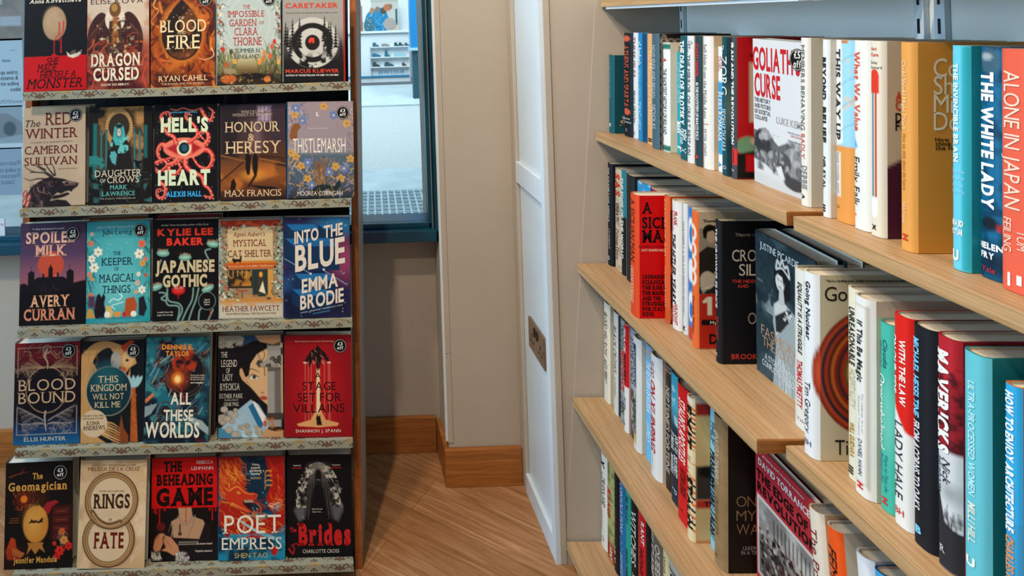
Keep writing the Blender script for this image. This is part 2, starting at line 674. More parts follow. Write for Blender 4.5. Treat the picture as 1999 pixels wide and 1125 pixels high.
def make_book(label, W, T, H, front='#202020', spine=None, back=None, ftext=(), stext=(), sticker=None, group=None,
              pages='pages', bulge=0.005, name='hardback_book', lips=0.0032, cover_t=0.0022):
    """local frame: spine edge of the front cover at the origin; x to the fore-edge, y from front to back cover, z up"""
    root = empty(name)
    tag(root, label, 'book', group)
    spine = front if spine is None else spine
    if isinstance(spine, Art) and back is None:
        back = spine
    mb = MB()
    bb = min(bulge, T * .3)
    fa = art_of(front, 2)
    xs = fa.X * W
    P = np.stack([xs, np.zeros_like(xs), H * (1 - fa.Y / fa.ymax)], -1)
    grid(mb, P, fa.C)
    sc = spine
    if isinstance(spine, Art):
        sa = spine
    else:
        sa = Art(13, 2, 1.5, spine)
    sx = 1 - sa.X            # art x runs far -> near : s = 1 at front cover
    # art x = 0 is the far side (y = T), x = 1 is the front cover side (y = 0)
    P = np.stack([spine_x(sa.X, bb), T * (1 - sa.X), H * (1 - sa.Y / sa.ymax)], -1)
    grid(mb, P, sa.C)
    bc = lin(back) if isinstance(back, str) else sa.C[0, 0]
    P = np.array([[(W, T, H), (0, T, H)], [(W, T, 0), (0, T, 0)]], dtype=np.float32)
    grid(mb, P, np.tile(bc, (2, 2, 1)))
    # inner faces and rims
    ss = np.linspace(0, 1, 13)
    outer = [(W, T)] + [(float(spine_x(np.array(s), bb)), T * (1 - s)) for s in ss] + [(W, 0)]
    ct = cover_t
    inner = [(W, T - ct)] + [(float(spine_x(np.array(s), bb)) + ct, ct + (T - 2 * ct) * (1 - s)) for s in ss] + [(W, ct)]
    n = len(outer)
    rim = fa.C[0, 0]
    for z, rev in ((H, False), (0.0, True)):
        v = [(x, y, z) for x, y in outer] + [(x, y, z) for x, y in inner]
        fs = [(i, i + 1, i + 1 + n, i + n) for i in range(n - 1)]
        if rev:
            fs = [f[::-1] for f in fs]
        mb.add(v, fs, rim)
    v = [(x, y, 0) for x, y in inner] + [(x, y, H) for x, y in inner]
    mb.add(v, [(i, i + n, i + 1 + n, i + 1) for i in range(n - 1)], lin('#cfc9bd'))
    for y0, y1 in ((0, ct), (T - ct, T)):
        mb.add([(W, y0, 0), (W, y1, 0), (W, y1, H), (W, y0, H)], [(0, 1, 2, 3)], rim)
    mb.build('dust_jacket', M['print'], root, smooth=True)
    # pages, with a concave fore-edge
    pg = MB()
    x0, x1, y0, y1 = ct, W - lips, ct, T - ct
    k = 7
    prof = [(x0, y1), (x0, y0)] + [(x1 - 0.12 * T * math.sin(math.pi * j / k), y0 + (y1 - y0) * j / k) for j in range(k + 1)]
    pg.prism(prof, 'z', lips, H - lips)
    pg.build('page_block', M[pages], root)

    def ffn(x, y):
        return np.stack([x * W, np.full_like(x, -0.0004), H - y * H / 1.5], -1)

    def sfn(a, t):
        # a: across 0 far .. 1 near; t: 0 top .. 1 bottom
        a = np.clip(a, 0.02, 0.98)
        return np.stack([spine_x(a, bb) - 0.0008, T * (1 - a), H * (1 - t)], -1)
    if ftext:
        groups = {}
        for t in ftext:
            groups.setdefault('title_lettering' if len(t) < 8 else t[7], []).append(t)
        for nm, ts in groups.items():
            m = MB()
            for t in ts:
                flat_text(m, t[0], t[1], t[2], t[3], t[4], t[5], t[6], ffn)
            m.build(nm, M['print'], root)
    if stext:
        groups = {}
        for t in stext:
            groups.setdefault('spine_title' if len(t) < 8 else t[7], []).append(t)
        for nm, ts in groups.items():
            m = MB()
            for (tx, t0, t1, c, h, col, st, *_r) in ts:
                V, Fc = layout(tx, st)
                V, Fc = subdiv(V, Fc)
                if 'H' in st:      # horizontal across the spine; t0 centre height, t1 cap height (of H)
                    a = c + V[:, 0] * h
                    tt = t0 + (0.5 - V[:, 1]) * t1
                else:
                    a = c + (V[:, 1] - .5) * h
                    tt = (t0 + t1) / 2 + V[:, 0] * (t1 - t0)
                m.add(sfn(a, tt), Fc, lin(col))
            m.build(nm, M['print'], root)
    if sticker:
        cx, cy, price, r = sticker
        st = MB()
        N_ = 36
        def disc(r0, y, c):
            v = [(cx * W, y, H - cy * H / 1.5)] + [(cx * W + r0 * W * math.cos(2 * math.pi * i / N_), y, H - cy * H / 1.5 + r0 * W * math.sin(2 * math.pi * i / N_)) for i in range(N_)]
            st.add(v, [(0, 1 + i, 1 + (i + 1) % N_) for i in range(N_)], lin(c))
        disc(r, -0.0009, '#0d0d10')
        disc(r * .92, -0.0011, '#b9b6ae')
        disc(r * .86, -0.0013, '#0d0d10')
        so = st.build('discount_sticker', M['print'], root)
        m = MB()
        fn = lambda x, y: np.stack([x * W, np.full_like(x, -0.0017), H - y * H / 1.5], -1)
        flat_text(m, price, cx, cy - r * .33, r * .75, r * .5, '#d8d5cc', 'sb', fn)
        flat_text(m, 'off', cx, cy + r * .28, r * .9, r * .5, '#d8d5cc', 'sb', fn)
        m.build('sticker_lettering', M['print'], so)
    return root
AU = 'author_lettering'
SM = 'small_lettering'


def swirl(A, cols, n, seed, box=(0, 0, 1, 1.5), w=0.03, L=.35):
    r = random.Random(seed)
    for _ in range(n):
        x, y = r.uniform(box[0], box[2]), r.uniform(box[1], box[3])
        a = r.uniform(0, 6.28)
        p = [(x, y)]
        for k in range(4):
            a += r.uniform(.2, .9)
            x += math.cos(a) * L / 4; y += math.sin(a) * L / 4
            p.append((x, y))
        A.line(p, w * r.uniform(.4, 1.2), r.choice(cols), .85, w * .1)
    return A


def c_egg_blood():
    A = Art(col='#08070b')
    A.rect(0, .975, 1, 1.5, '#b5060c')
    A.ell(.484, .481, .187, .253, '#9d7f60', soft=.004)
    A.ell(.46, .43, .13, .17, '#b39674', .7, soft=.05)
    A.cloud(14, 3, '#8d7052', .5, .9, .4, (np.hypot((A.X - .484) / .18, (A.Y - .481) / .25) < 1))
    for p in ([(.56, .47), (.56, .62), (.52, .69), (.49, .73), (.48, .80), (.48, .98)], [(.63, .46), (.62, .60), (.57, .68), (.555, .75)], [(.59, .72), (.59, .9)]):
        A.line(p, .022, '#b5121a', 1, .012)
    A.ell(.59, .91, .016, .022, '#b5121a')
    A.poly([(.42, .98), (.48, .93), (.54, .98)], '#b5060c')
    A.poly([(.68, .92), (.74, .97), (.82, .95), (.92, .94), (.87, .99), (.78, 1.02), (.7, .99)], '#cfc0a8')
    A.strokes(14, .7, .93, .88, .99, .06, -.6, .006, ['#e5dccb', '#8c7a66'], 2)
    return dict(front=A, spine='#0a3b4d', t=[('SHE', .46, 1.05, .21, .1, '#220307', 'si'), ('MADE', .37, 1.15, .32, .11, '#220307', 'si'),
        ('HERSELF A', .54, 1.255, .58, .1, '#220307', 'si'), ('MONSTER', .49, 1.385, .9, .14, '#180204', 'si'),
        ('Anna Kovatcheva', .49, .13, .84, .065, '#d2c5b0', 'sbi', AU)])


def c_dragon_rider():
    A = Art()
    A.grad([(0, '#c9b8a2'), (.5, '#c4a98f'), (.85, '#9c4a33'), (1.1, '#5c1c19'), (1.5, '#4a1215')])
    A.cloud(4, 5, '#a34a33', .5, .75, .7)
    A.cloud(6, 9, '#d8bfa6', .58, .75, .5, (A.Y < .7) * 1.0)
    for sg in (-1, 1):
        A.poly(catmull([(.45 + sg * .04, .68), (.45 + sg * .1, .42), (.45 + sg * .2, .31), (.45 + sg * .31, .36), (.45 + sg * .41, .52), (.45 + sg * .455, .74), (.45 + sg * .42, .98), (.45 + sg * .34, .9), (.45 + sg * .2, .92)]), '#3a1b1a')
        for k in range(5):
            A.line([(.45 + sg * .12, .36), (.45 + sg * (.2 + .05 * k), .5 + .04 * k), (.45 + sg * (.2 + .055 * k), .95 - .05 * k)], .012, '#6d3a2c', 1, .004)
    A.ell(.45, .42, .16, .2, '#d9c7ad')
    A.poly([(.36, .45), (.54, .45), (.6, .95), (.5, 1.1), (.38, 1.1), (.3, .95)], '#4a2a20')
    A.ell(.45, .27, .095, .12, '#6b4423')
    A.ell(.44, .24, .05, .06, '#a8783f')
    A.rect(.41, .38, .5, .8, '#9a5c28', soft=.01)
    A.cloud(18, 4, '#e0c090', .6, .8, .8, ((np.abs(A.X - .45) < .3) & (A.Y > .5) & (A.Y < .95)) * 1.)
    A.cloud(22, 14, '#241012', .55, .75, .8, ((np.abs(A.X - .45) < .35) & (A.Y > .4) & (A.Y < 1.0)) * 1.)
    swirl(A, ['#8e2d1c', '#b5502c', '#2a0f10'], 30, 4, (.1, .7, .9, 1.4), .03, .3)
    A.cloud(10, 24, '#1d0c0f', .5, .75, .75, np.clip((A.Y - .95) * 3, 0, 1))
    A.line([(.02, 1.2), (.12, 1.3), (.08, 1.48)], .02, '#c23a20')
    A.line([(.98, 1.1), (.9, 1.3), (.95, 1.48)], .02, '#c23a20')
    return dict(front=A, spine='#7d2d22', t=[('DRAGON', .46, 1.05, .8, .2, '#ddcbb0', 'sb'), ('CURSED', .47, 1.27, .73, .2, '#ddcbb0', 'sb'),
        ('SHOW NO MERCY.', .46, 1.43, .46, .035, '#cdbba2', 'b', SM), ('ELISE KOVA', .48, .14, .85, .075, '#4d3a35', 'w', AU)])


def c_fire_egg():
    A = Art(col='#93400f')
    A.cloud(4, 2, '#bf6420', .45, .7, .9)
    A.cloud(5, 8, '#3f120e', .42, .62, .95)
    swirl(A, ['#c9702a', '#7a2312', '#2a0d0c', '#a84a18', '#4a150e'], 70, 12, w=.045, L=.5)
    A.ell(.49, .64, .35, .5, '#b5621f', soft=.03)
    A.poly(catmull([(.485, .1), (.64, .28), (.78, .55), (.79, .78), (.68, 1.0), (.485, 1.08), (.29, 1.0), (.18, .78), (.19, .55), (.33, .28), (.485, .1)]), '#1d100e', soft=.004)
    m = (np.hypot((A.X - .485) / .3, (A.Y - .61) / .45) < 1) * 1.
    A.cloud(5, 31, '#6b3a1c', .5, .75, .8, m)
    A.cloud(12, 32, '#9a5a2c', .6, .8, .7, m * (A.X > .5))
    A.stars(25, .25, .25, .75, .9, '#d9c7a0', 5, .005)
    A.line([(.1, .05), (.04, .2), (.12, .28), (.02, .42)], .02, '#f0a45c', 1, .004)
    A.line([(.95, .9), (.98, 1.02), (.85, 1.08), (.75, 1.05)], .014, '#f3c079', 1, .004)
    A.cloud(7, 44, '#1c0d0e', .5, .72, .8, np.clip((A.Y - 1.1) * 4, 0, 1))
    A.cloud(9, 45, '#d96c1f', .6, .75, .9, np.clip((A.Y - 1.15) * 4, 0, 1) * (A.X > .6))
    return dict(front=A, spine='#2a0f12', t=[('OF', .48, .41, .09, .05, '#d8b787', 's'), ('BLOOD', .5, .535, .73, .19, '#e3c697', 's'), ('AND', .48, .64, .14, .045, '#d8b787', 's'),
        ('FIRE', .5, .79, .53, .22, '#e3c697', 's'), ('THE BOUND AND THE BROKEN', .5, 1.445, .66, .032, '#c9a883', '', SM), ('RYAN CAHILL', .5, 1.36, .76, .085, '#e3c697', 's', AU)], st=(.86, .13, '£3', .1))


def c_garden():
    A = Art()
    A.grad([(0, '#9fada9'), (.9, '#a6afa8'), (1.1, '#a59a72'), (1.25, '#6f5a35'), (1.36, '#2a2019'), (1.5, '#241b18')])
    for r in (.2, .33, .42):
        A.ring(.5, .5, r, r * 1.25, .006, '#c3cdc9', .7)
    G = ['#3a4033', '#5c6a44', '#2e3429', '#77774a']
    for x0, x1, sd in ((.0, .1, 1), (.9, 1.0, 2)):
        A.strokes(60, x0, .05, x1, 1.4, .12, 1.4, .012, G, sd, .9)
        A.splat(26, x0, .2, x1, 1.1, .01, .028, ['#7f1d1c', '#a53a26', '#d8c9a8', '#3c4a35'], sd + 4)
    A.strokes(60, .0, 1.05, .35, 1.35, .2, -1.5, .016, G, 7, .4)
    A.strokes(60, .65, 1.0, 1., 1.35, .22, -1.6, .016, G, 8, .4)
    for x, y, c in ((.1, .93, '#b5301f'), (.15, 1.18, '#b54524'), (.22, .97, '#4a3c2a'), (.9, .82, '#b5301f'), (.86, .9, '#bd4a24'), (.74, 1.0, '#c07a3a'), (.72, 1.1, '#c0632a'), (.83, 1.05, '#c94f26'), (.66, 1.15, '#c8832f'), (.28, 1.13, '#c79038'), (.96, 1.15, '#c5924a')):
        A.ell(x, y, .028, .045, c); A.line([(x, y + .04), (x + .01, y + .25)], .009, '#4c5a35')
    A.ell(.2, 1.28, .1, .05, '#8a7a5c', ang=.2)
    A.ell(.18, 1.41, .12, .07, '#b0531f'); A.ell(.78, 1.42, .05, .05, '#c06a2c')
    A.ell(.55, 1.37, .22, .05, '#15120f')
    A.splat(60, 0, 1.3, 1, 1.5, .008, .02, ['#3b2b1c', '#8c6a3a', '#5a3f22', '#a8813f'], 14)
    R = '#a3232a'
    return dict(front=A, spine='#5f7370', t=[('THE', .465, .24, .11, .065, R, 's'), ('IMPOSSIBLE', .455, .355, .58, .1, R, 's'), ('GARDEN', .41, .5, .43, .11, R, 's'), ('OF', .70, .505, .075, .05, R, 's'),
        ('CLARA', .46, .645, .37, .12, R, 's'), ('THORNE', .475, .805, .45, .13, R, 's'), ('SUMMER N.', .485, .955, .4, .07, '#27434b', '', AU), ('ENGLAND', .485, 1.05, .33, .07, '#27434b', '', AU)], st=(.82, .13, '£5', .1))


def c_target():
    A = Art()
    A.grad([(0, '#8f8c86'), (.6, '#8b8883'), (.95, '#3b3937'), (1.15, '#131213'), (1.5, '#0c0b0d')])
    A.ell(.47, .85, .42, .42, '#b3b0a8')
    m = (np.hypot(A.X - .47, A.Y - .85) < .42) * 1.
    A.ring(.47, .85, .285, .285, .09, '#131213', 1)
    A.ell(.47, .85, .12, .13, '#161415')
    r = random.Random(6)
    for _ in range(38):
        x = r.uniform(.02, .95); y = r.uniform(.75, 1.15); h = r.uniform(.12, .42)
        if abs(x - .47) < .18 and y - h < .95:
            continue
        for k in range(7):
            A.poly([(x, y - h + h * k / 7), (x - .012 - .007 * k, y - h + h * (k + 1.2) / 7), (x + .012 + .007 * k, y - h + h * (k + 1.2) / 7)], '#151416')
    A.cloud(14, 8, '#111012', .45, .6, 1, m * np.clip((A.Y - .98) * 6, 0, 1))
    A.cloud(12, 18, '#b5b2ab', .6, .7, .8, m * np.clip((A.Y - .95) * 6, 0, 1) * (A.Y < 1.16))
    A.poly([(.41, .8), (.44, .77), (.5, .77), (.5, .86), (.47, .86), (.46, .82), (.44, .86), (.41, .85)], '#cf3a22')
    A.rect(.975, 0, 1, 1.5, '#a01318')
    O = '#bd3a29'
    return dict(front=A, spine='#7c7a75', t=[('THE', .46, .09, .16, .06, O, 'b'), ('CARETAKER', .46, .23, .86, .085, O, 'b'), ("'Quite possibly the ultimate don't go in there movie'", .46, .35, .84, .022, '#3a3836', '', SM),
        ('AUTHOR OF THE BESTSELLING WE USED TO LIVE HERE', .46, 1.39, .85, .028, '#c8c5bd', 'b', SM), ('MARCUS KLIEWER', .465, 1.32, .86, .06, O, 'b', AU)])


def c_wolf_stag():
    A = Art(col='#ad9479')
    A.cloud(3, 3, '#b89f84', .4, .7, .7)
    D = '#1d1417'
    A.poly([(-.02, 1.52), (.08, 1.3), (.14, 1.2), (.25, 1.13), (.36, 1.08), (.44, 1.06), (.56, 1.08), (.66, 1.1), (.78, 1.14), (.9, 1.17), (.88, 1.22), (.8, 1.27), (.79, 1.3), (.74, 1.28), (.68, 1.29), (.62, 1.32), (.56, 1.3), (.5, 1.34), (.44, 1.42), (.55, 1.4), (.7, 1.42), (.8, 1.52)], D)
    A.poly([(.5, 1.34), (.6, 1.33), (.72, 1.3), (.76, 1.33), (.66, 1.37), (.56, 1.39), (.46, 1.4)], D)
    for p in ([(.46, 1.08), (.35, 1.0), (.2, .98), (.08, .93), (.02, .88)], [(.48, 1.06), (.3, .94), (.16, .86)], [(.5, 1.04), (.42, .95), (.36, .86), (.34, .8)], [(.52, 1.04), (.5, .94), (.46, .86)], [(.44, 1.1), (.25, 1.08), (.12, 1.1), (.02, 1.06)], [(.2, .98), (.12, .98)], [(.36, .95), (.24, .88), (.22, .8)]):
        A.line(p, .026, D, 1, .008)
    A.cloud(15, 7, '#5b3c3b', .55, .75, .9, ((A.X > .12) & (A.X < .62) & (A.Y > 1.12)) * np.clip(1.6 - A.Y, 0, 1))
    A.strokes(34, .12, 1.15, .45, 1.45, .13, 1.2, .014, ['#6b4a45', '#8c6e66', '#3a2627', '#241a1b'], 3, .8, .8)
    A.strokes(16, .62, 1.13, .82, 1.2, .12, .15, .01, ['#6b4a45', '#8c6e66'], 8, .2)
    A.ell(.66, 1.15, .012, .008, '#c9b09a')
    for x, y in ((.04, 1.3), (.1, 1.36), (.03, 1.42), (.08, 1.45)):
        A.ell(x, y, .035, .06, '#8e3030', ang=.4); A.ell(x, y, .015, .045, '#c98c7c', ang=.4)
    R = '#5a1819'
    return dict(front=A, spine='#a58d74', t=[('The', .15, .24, .24, .1, '#3a2224', 'si'), ('RED', .56, .18, .43, .19, R, 's'), ('WINTER', .45, .4, .86, .15, R, 's'), ('POWER IS A HUNGRY BEAST', .46, .535, .67, .022, '#5c4540', 'w', SM),
        ("'Rich, epic, wildly ambitious'", .72, .945, .3, .018, '#5c4540', '', SM), ('CAMERON', .45, .65, .85, .12, R, 's', AU), ('SULLIVAN', .45, .82, .85, .12, R, 's', AU)], st=(.84, .14, '£3', .105))


def c_throne():
    A = Art(col='#14110f')
    A.poly([(.12, 1.0), (.12, .3), (.25, .1), (.45, .03), (.7, .1), (.85, .3), (.85, 1.0)], '#3a2a1b')
    A.rect(.06, .25, .12, 1.1, '#1c6260', soft=.01); A.rect(.87, .3, .92, .8, '#1a5a58', soft=.01)
    A.cloud(5, 4, '#a87a45', .45, .7, .9, ((A.X > .14) & (A.X < .86) & (A.Y < .95)) * 1.)
    A.ell(.47, .33, .22, .3, '#b78d55')
    for k in range(40):
        t = k / 40 * 6.283
        A.line([(.47 + .18 * math.cos(t), .31 + .22 * math.sin(t)), (.47 + .23 * math.cos(t), .31 + .29 * math.sin(t))], .008, '#2a1d12', curve=False)
    A.ell(.47, .31, .17, .21, '#2e251c')
    for x in (.19, .27, .72, .8):
        A.rect(x - .018, .35, x + .018, 1.0, '#1d4a4a', soft=.01); A.line([(x, .4), (x, .95)], .008, '#4a8d88')
    A.poly([(.27, 1.0), (.3, .7), (.36, .5), (.4, .4), (.47, .32), (.55, .4), (.6, .5), (.66, .72), (.7, 1.0)], '#1c1715')
    A.poly([(.37, .5), (.4, .3), (.47, .25), (.54, .3), (.58, .5), (.52, .6), (.42, .6)], '#3f9d9b')
    A.ell(.47, .4, .05, .085, '#2b5c60'); A.ell(.47, .4, .035, .06, '#b9b6a4'); A.ell(.455, .39, .01, .007, '#221c1c'); A.ell(.485, .39, .01, .007, '#221c1c')
    A.ell(.47, .3, .06, .03, '#152222')
    A.cloud(14, 9, '#62b8b0', .6, .72, .9, ((np.abs(A.X - .47) < .15) & (A.Y > .45) & (A.Y < .72)) * 1.)
    A.poly([(.32, .75), (.4, .68), (.44, .74), (.42, .9), (.36, .86)], '#4e9a9a')
    A.cloud(10, 19, '#2a7a76', .55, .7, .9, ((A.X < .25) & (A.Y > .75) & (A.Y < 1.0)) * 1.)
    A.poly([(.7, .82), (.78, .85), (.86, .84), (.8, .9), (.82, .98), (.76, .95)], '#0c0b0d')
    A.cloud(9, 22, '#34615e', .58, .75, .8, (A.Y > 1.05) * 1. * (np.abs(A.X - .47) > .25))
    swirl(A, ['#3b3a38', '#55524d'], 26, 9, (0, 1.1, 1, 1.5), .007, .25)
    A.rect(0, 1.48, 1, 1.5, '#0d0c0d')
    return dict(front=A, spine='#121012', t=[('DAUGHTER', .467, 1.025, .74, .1, '#c7b79c', 's'), ('OF', .22, 1.135, .09, .055, '#c7b79c', 's'), ('CROWS', .54, 1.126, .5, .095, '#c7b79c', 's'),
        ('THE SUNDAY TIMES BESTSELLER', .46, 1.41, .56, .02, '#a59a88', 'w', SM), ('MARK', .47, 1.24, .28, .065, '#5fb0a8', 's', AU), ('LAWRENCE', .47, 1.335, .52, .065, '#5fb0a8', 's', AU)])


def c_tentacles():
    A = Art(col='#0d0c10')
    A.stars(60, .02, .02, .98, 1.48, '#8e8b86', 4, .004)
    R, S = '#b52a2c', '#dc7058'
    def ten(p, w=.095):
        A.line(p, w, '#7f1418', 1, w * .35); A.line(p, w * .85, R, 1, w * .25); A.line([(a - .01, b - .01) for a, b in p], w * .4, S, 1, w * .1)
        for (a, b) in catmull(p)[::3]:
            A.ell(a + .022, b + .022, .009, .009, '#e3a08c')
    T = [[(.35, .62), (.3, .5), (.2, .45), (.12, .3), (.1, .17), (.22, .12), (.24, .25), (.16, .33)],
         [(.55, .6), (.68, .5), (.66, .38), (.58, .28), (.5, .22), (.5, .14), (.56, .15)],
         [(.65, .65), (.82, .62), (.86, .5), (.8, .42), (.72, .47), (.78, .55)],
         [(.3, .7), (.12, .62), (.05, .74), (.12, .86), (.28, .82)],
         [(.65, .72), (.85, .72), (.93, .85), (.85, 1.0), (.7, .95), (.6, .8)],
         [(.4, .8), (.32, .9), (.22, .95), (.3, 1.08), (.42, 1.0), (.38, .9), (.45, .85)],
         [(.5, .82), (.5, .95), (.6, 1.05), (.75, 1.12), (.8, 1.25), (.88, 1.32), (.92, 1.44), (.8, 1.42)],
         [(.1, 1.2), (.18, 1.28), (.16, 1.42), (.06, 1.42), (.05, 1.32), (.12, 1.3)],
         [(.75, .1), (.82, .22), (.9, .25), (.93, .12), (.86, .06)], [(.03, .9), (.15, .86), (.2, .95), (.06, 1.05), (.03, .98)]]
    for p in T[3:7] + [T[2]]:
        ten(p)
    A.ell(.47, .68, .33, .16, S); A.poly([(.16, .68), (.35, .56), (.6, .56), (.78, .68), (.6, .8), (.35, .8)], '#d0584a')
    A.poly([(.2, .68), (.36, .6), (.36, .77)], '#9c1d20'); A.poly([(.74, .68), (.6, .6), (.6, .77)], '#9c1d20')
    A.ell(.47, .68, .115, .12, '#d2c9a6'); A.ell(.47, .68, .085, .09, '#0e1a22'); A.ell(.475, .68, .05, .055, '#1f4a5e')
    A.line([(.25, .07), (.35, .09), (.45, .06), (.6, .1), (.75, .06)], .014, S)
    for p in (T[0], T[1], T[7], T[8], T[9]):
        ten(p, .07)
    G = '#c6cfac'
    return dict(front=A, spine='#0d0b0f', t=[("HELL'S", .475, .32, .76, .23, G, 'B'), ('HEART', .475, 1.13, .83, .24, G, 'B'), ('SAPPHIC MOBY DICK IN SPACE', .46, .125, .43, .025, '#4aa0c8', 'b', SM), ('ALEXIS HALL', .475, 1.38, .56, .085, '#2f93c4', 'B', AU)])


def c_cloister():
    A = Art()
    A.grad([(0, '#2a2129'), (.5, '#3c2a2c'), (.8, '#4a2d1d'), (1.1, '#7a4420'), (1.3, '#5a2f18'), (1.5, '#1c1214')])
    A.rect(.58, .04, .78, .28, '#9a8497', soft=.02)
    for x in (.62, .68, .74):
        A.line([(x, .03), (x, .3)], .01, '#2b2029', curve=False)
    A.line([(.57, .14), (.8, .14)], .01, '#2b2029', curve=False); A.line([(.57, .22), (.8, .05)], .008, '#2b2029', curve=False)
    A.rect(.5, .28, .62, .75, '#6d5560', .7, soft=.05); A.rect(.78, .05, 1, .6, '#33262f', .9, soft=.03)
    A.rect(.0, .0, .27, .85, '#1d161b', .9, soft=.04)
    A.poly([(.6, .78), (1, .85), (1, 1.0), (.62, .92)], '#3a2218'); A.line([(.6, .86), (1, .95)], .015, '#8a5a33')
    A.cloud(4, 6, '#a85f24', .5, .72, .9, np.clip((A.Y - .85) * 5, 0, 1) * (A.Y < 1.35))
    A.line([(.5, .5), (.44, .8), (.48, 1.1)], .03, '#c08a58', .6)
    A.ell(.5, 1.12, .12, .06, '#d0882f', .9, soft=.06)
    A.line([(0, 1.2), (.3, .95), (.4, .85)], .02, '#24170f'); A.line([(0, .8), (.4, .9)], .03, '#7a4a26', .8)
    for x, y in ((.42, .95), (.53, .97)):
        A.poly([(x - .04, y - .14), (x, y - .19), (x + .045, y - .14), (x + .04, y + .05), (x + .02, y + .16), (x - .015, y + .16), (x - .04, y + .05)], '#15100f'); A.ell(x, y - .2, .02, .028, '#15100f')
    A.poly([(.52, 1.1), (.4, 1.3), (.44, 1.3), (.56, 1.12)], '#2a190f')
    A.poly([(.14, 1.35), (.16, 1.2), (.2, 1.15), (.24, 1.25), (.22, 1.37)], '#1a110f')
    A.poly([(.4, 1.26), (.8, 1.3), (.95, 1.36), (.6, 1.33)], '#1a110f')
    C = '#c8ac85'
    return dict(front=A, spine='#151013', t=[('HONOUR', .49, .36, .85, .16, C, 's'), ('&', .47, .52, .1, .11, C, 's'), ('HERESY', .5, .68, .86, .19, C, 's'),
        ('WHAT IS LOVE', .49, .12, .35, .04, '#a99a8c', 's', SM), ('WITHOUT ITS TRAGEDY?', .49, .17, .62, .045, '#a99a8c', 's', SM), ('MAX FRANCIS', .49, 1.39, .87, .1, C, 's', AU)])


def c_thistle():
    A = Art()
    A.grad([(0, '#8c7c81'), (.75, '#867b82'), (.85, '#4b5a66'), (1.2, '#46505c'), (1.5, '#262a33')])
    B = ['#4d5f86', '#7c8cb0', '#2c3857', '#a9b0c4', '#5b4f74']; G = ['#b58a45', '#c9a055', '#8c6a3a']
    for bx, n, sd in (((0, .02, .25, .35), 40, 1), ((.72, .1, 1, .4), 14, 2), ((.0, .9, .45, 1.4), 60, 3), ((.55, .85, 1, 1.4), 60, 4), ((.0, .35, .1, .9), 14, 6), ((.9, .4, 1, .9), 14, 7)):
        A.strokes(n, bx[0], bx[1], bx[2], bx[3], .13, 1.0, .014, B + G, sd, 1.6, .9)
    for x, y in ((.1, .2), (.2, 1.0), (.3, 1.2), (.72, 1.02), (.8, 1.2), (.12, .86), (.95, .9), (.9, .35), (.55, .08), (.04, .8)):
        A.flower(x, y, .065, '#b98b45', '#7c5a2a', 5, x * 9)
    for x, y in ((.3, .95), (.22, .3), (.12, .1), (.7, .22), (.62, 1.1), (.85, 1.05), (.36, 1.3)):
        A.flower(x, y, .07, '#5d6f9a', '#c9b98a', 6, x * 7)
    A.poly([(.02, .55), (.05, .4), (.1, .34), (.17, .34), (.2, .4), (.15, .46), (.14, .6), (.05, .6)], '#7a4a2a')
    A.poly([(.4, 1.3), (.4, .95), (.44, .9), (.48, .96), (.52, .96), (.52, .88), (.57, .9), (.57, 1.3)], '#6d5240'); A.strokes(14, .42, .98, .54, 1.2, .04, 1.57, .012, ['#b79a6c', '#3a2c26'], 8, .1)
    A.poly([(.3, 1.45), (.4, 1.32), (.55, 1.28), (.7, 1.32), (.78, 1.2), (.8, 1.3), (.72, 1.4), (.6, 1.36), (.5, 1.4), (.55, 1.5), (.3, 1.5)], '#1d2628')
    A.ell(.46, .2, .03, .036, '#cfc7c0'); A.ell(.475, .195, .026, .032, '#8c7c81')
    A.strokes(40, 0, .9, 1, 1.5, .12, -1.4, .006, ['#b58a45'], 12, .8)
    return dict(front=A, spine='#2a4a66', t=[('THISTLEMARSH', .48, .69, .81, .22, '#d7cdc0', 's'), ("'Completely and wonderfully enchanting'", .46, .42, .3, .022, '#c9bfb5', '', SM), ('MOOREA CORRIGAN', .48, 1.425, .68, .065, '#c9bfb0', '', AU)], st=(.84, .18, '£3', .1))


def c_moon_castle():
    A = Art()
    A.grad([(0, '#37293f'), (.45, '#4b3450'), (.75, '#7e4c5a'), (.88, '#8c5158'), (.95, '#1b1218'), (1.5, '#0c080c')])
    A.ell(.466, .62, .2, .2, '#b8452f'); A.cloud(5, 4, '#d98a55', .5, .65, .9, (np.hypot(A.X - .466, A.Y - .62) < .195) * (A.Y > .6) * 1.)
    A.poly([(0, .9), (.06, .88), (.1, .9), (.12, .92), (.12, .73), (.17, .7), (.22, .73), (.22, .83), (.27, .8), (.34, .8), (.34, .75), (.37, .75), (.37, .8), (.43, .8), (.43, .68), (.455, .64), (.466, .6), (.477, .64), (.5, .68), (.5, .8), (.56, .8), (.56, .74), (.59, .74), (.59, .8), (.65, .8), (.71, .83), (.71, .73), (.76, .69), (.82, .73), (.82, .9), (.9, .88), (1, .86), (1, 1.2), (0, 1.2)], '#120c12')
    A.rect(0, 1.0, 1, 1.5, '#0d080c', soft=.03)
    for x in (.17, .76):
        A.line([(x, .71), (x, .63)], .006, '#120c12')
    A.strokes(14, .3, .88, .64, .98, .08, 1.57, .006, ['#3b2b38'], 4, .05)
    C, E_ = '#d59a73', '#c97b5b'
    return dict(front=A, spine='#221722', t=[('SPOILED', .47, .217, .78, .17, '#d8a48a', 'sb'), ('MILK', .465, .41, .49, .17, '#d59a80', 'sb'), ("'A slimy little jewel of a novel'", .42, .085, .5, .025, '#c9b3a8', 'b', SM),
        ('AVERY', .46, 1.15, .6, .17, C, 'sb', AU), ('CURRAN', .46, 1.345, .78, .17, E_, 'sb', AU)], st=(.8, .175, '£3', .105))


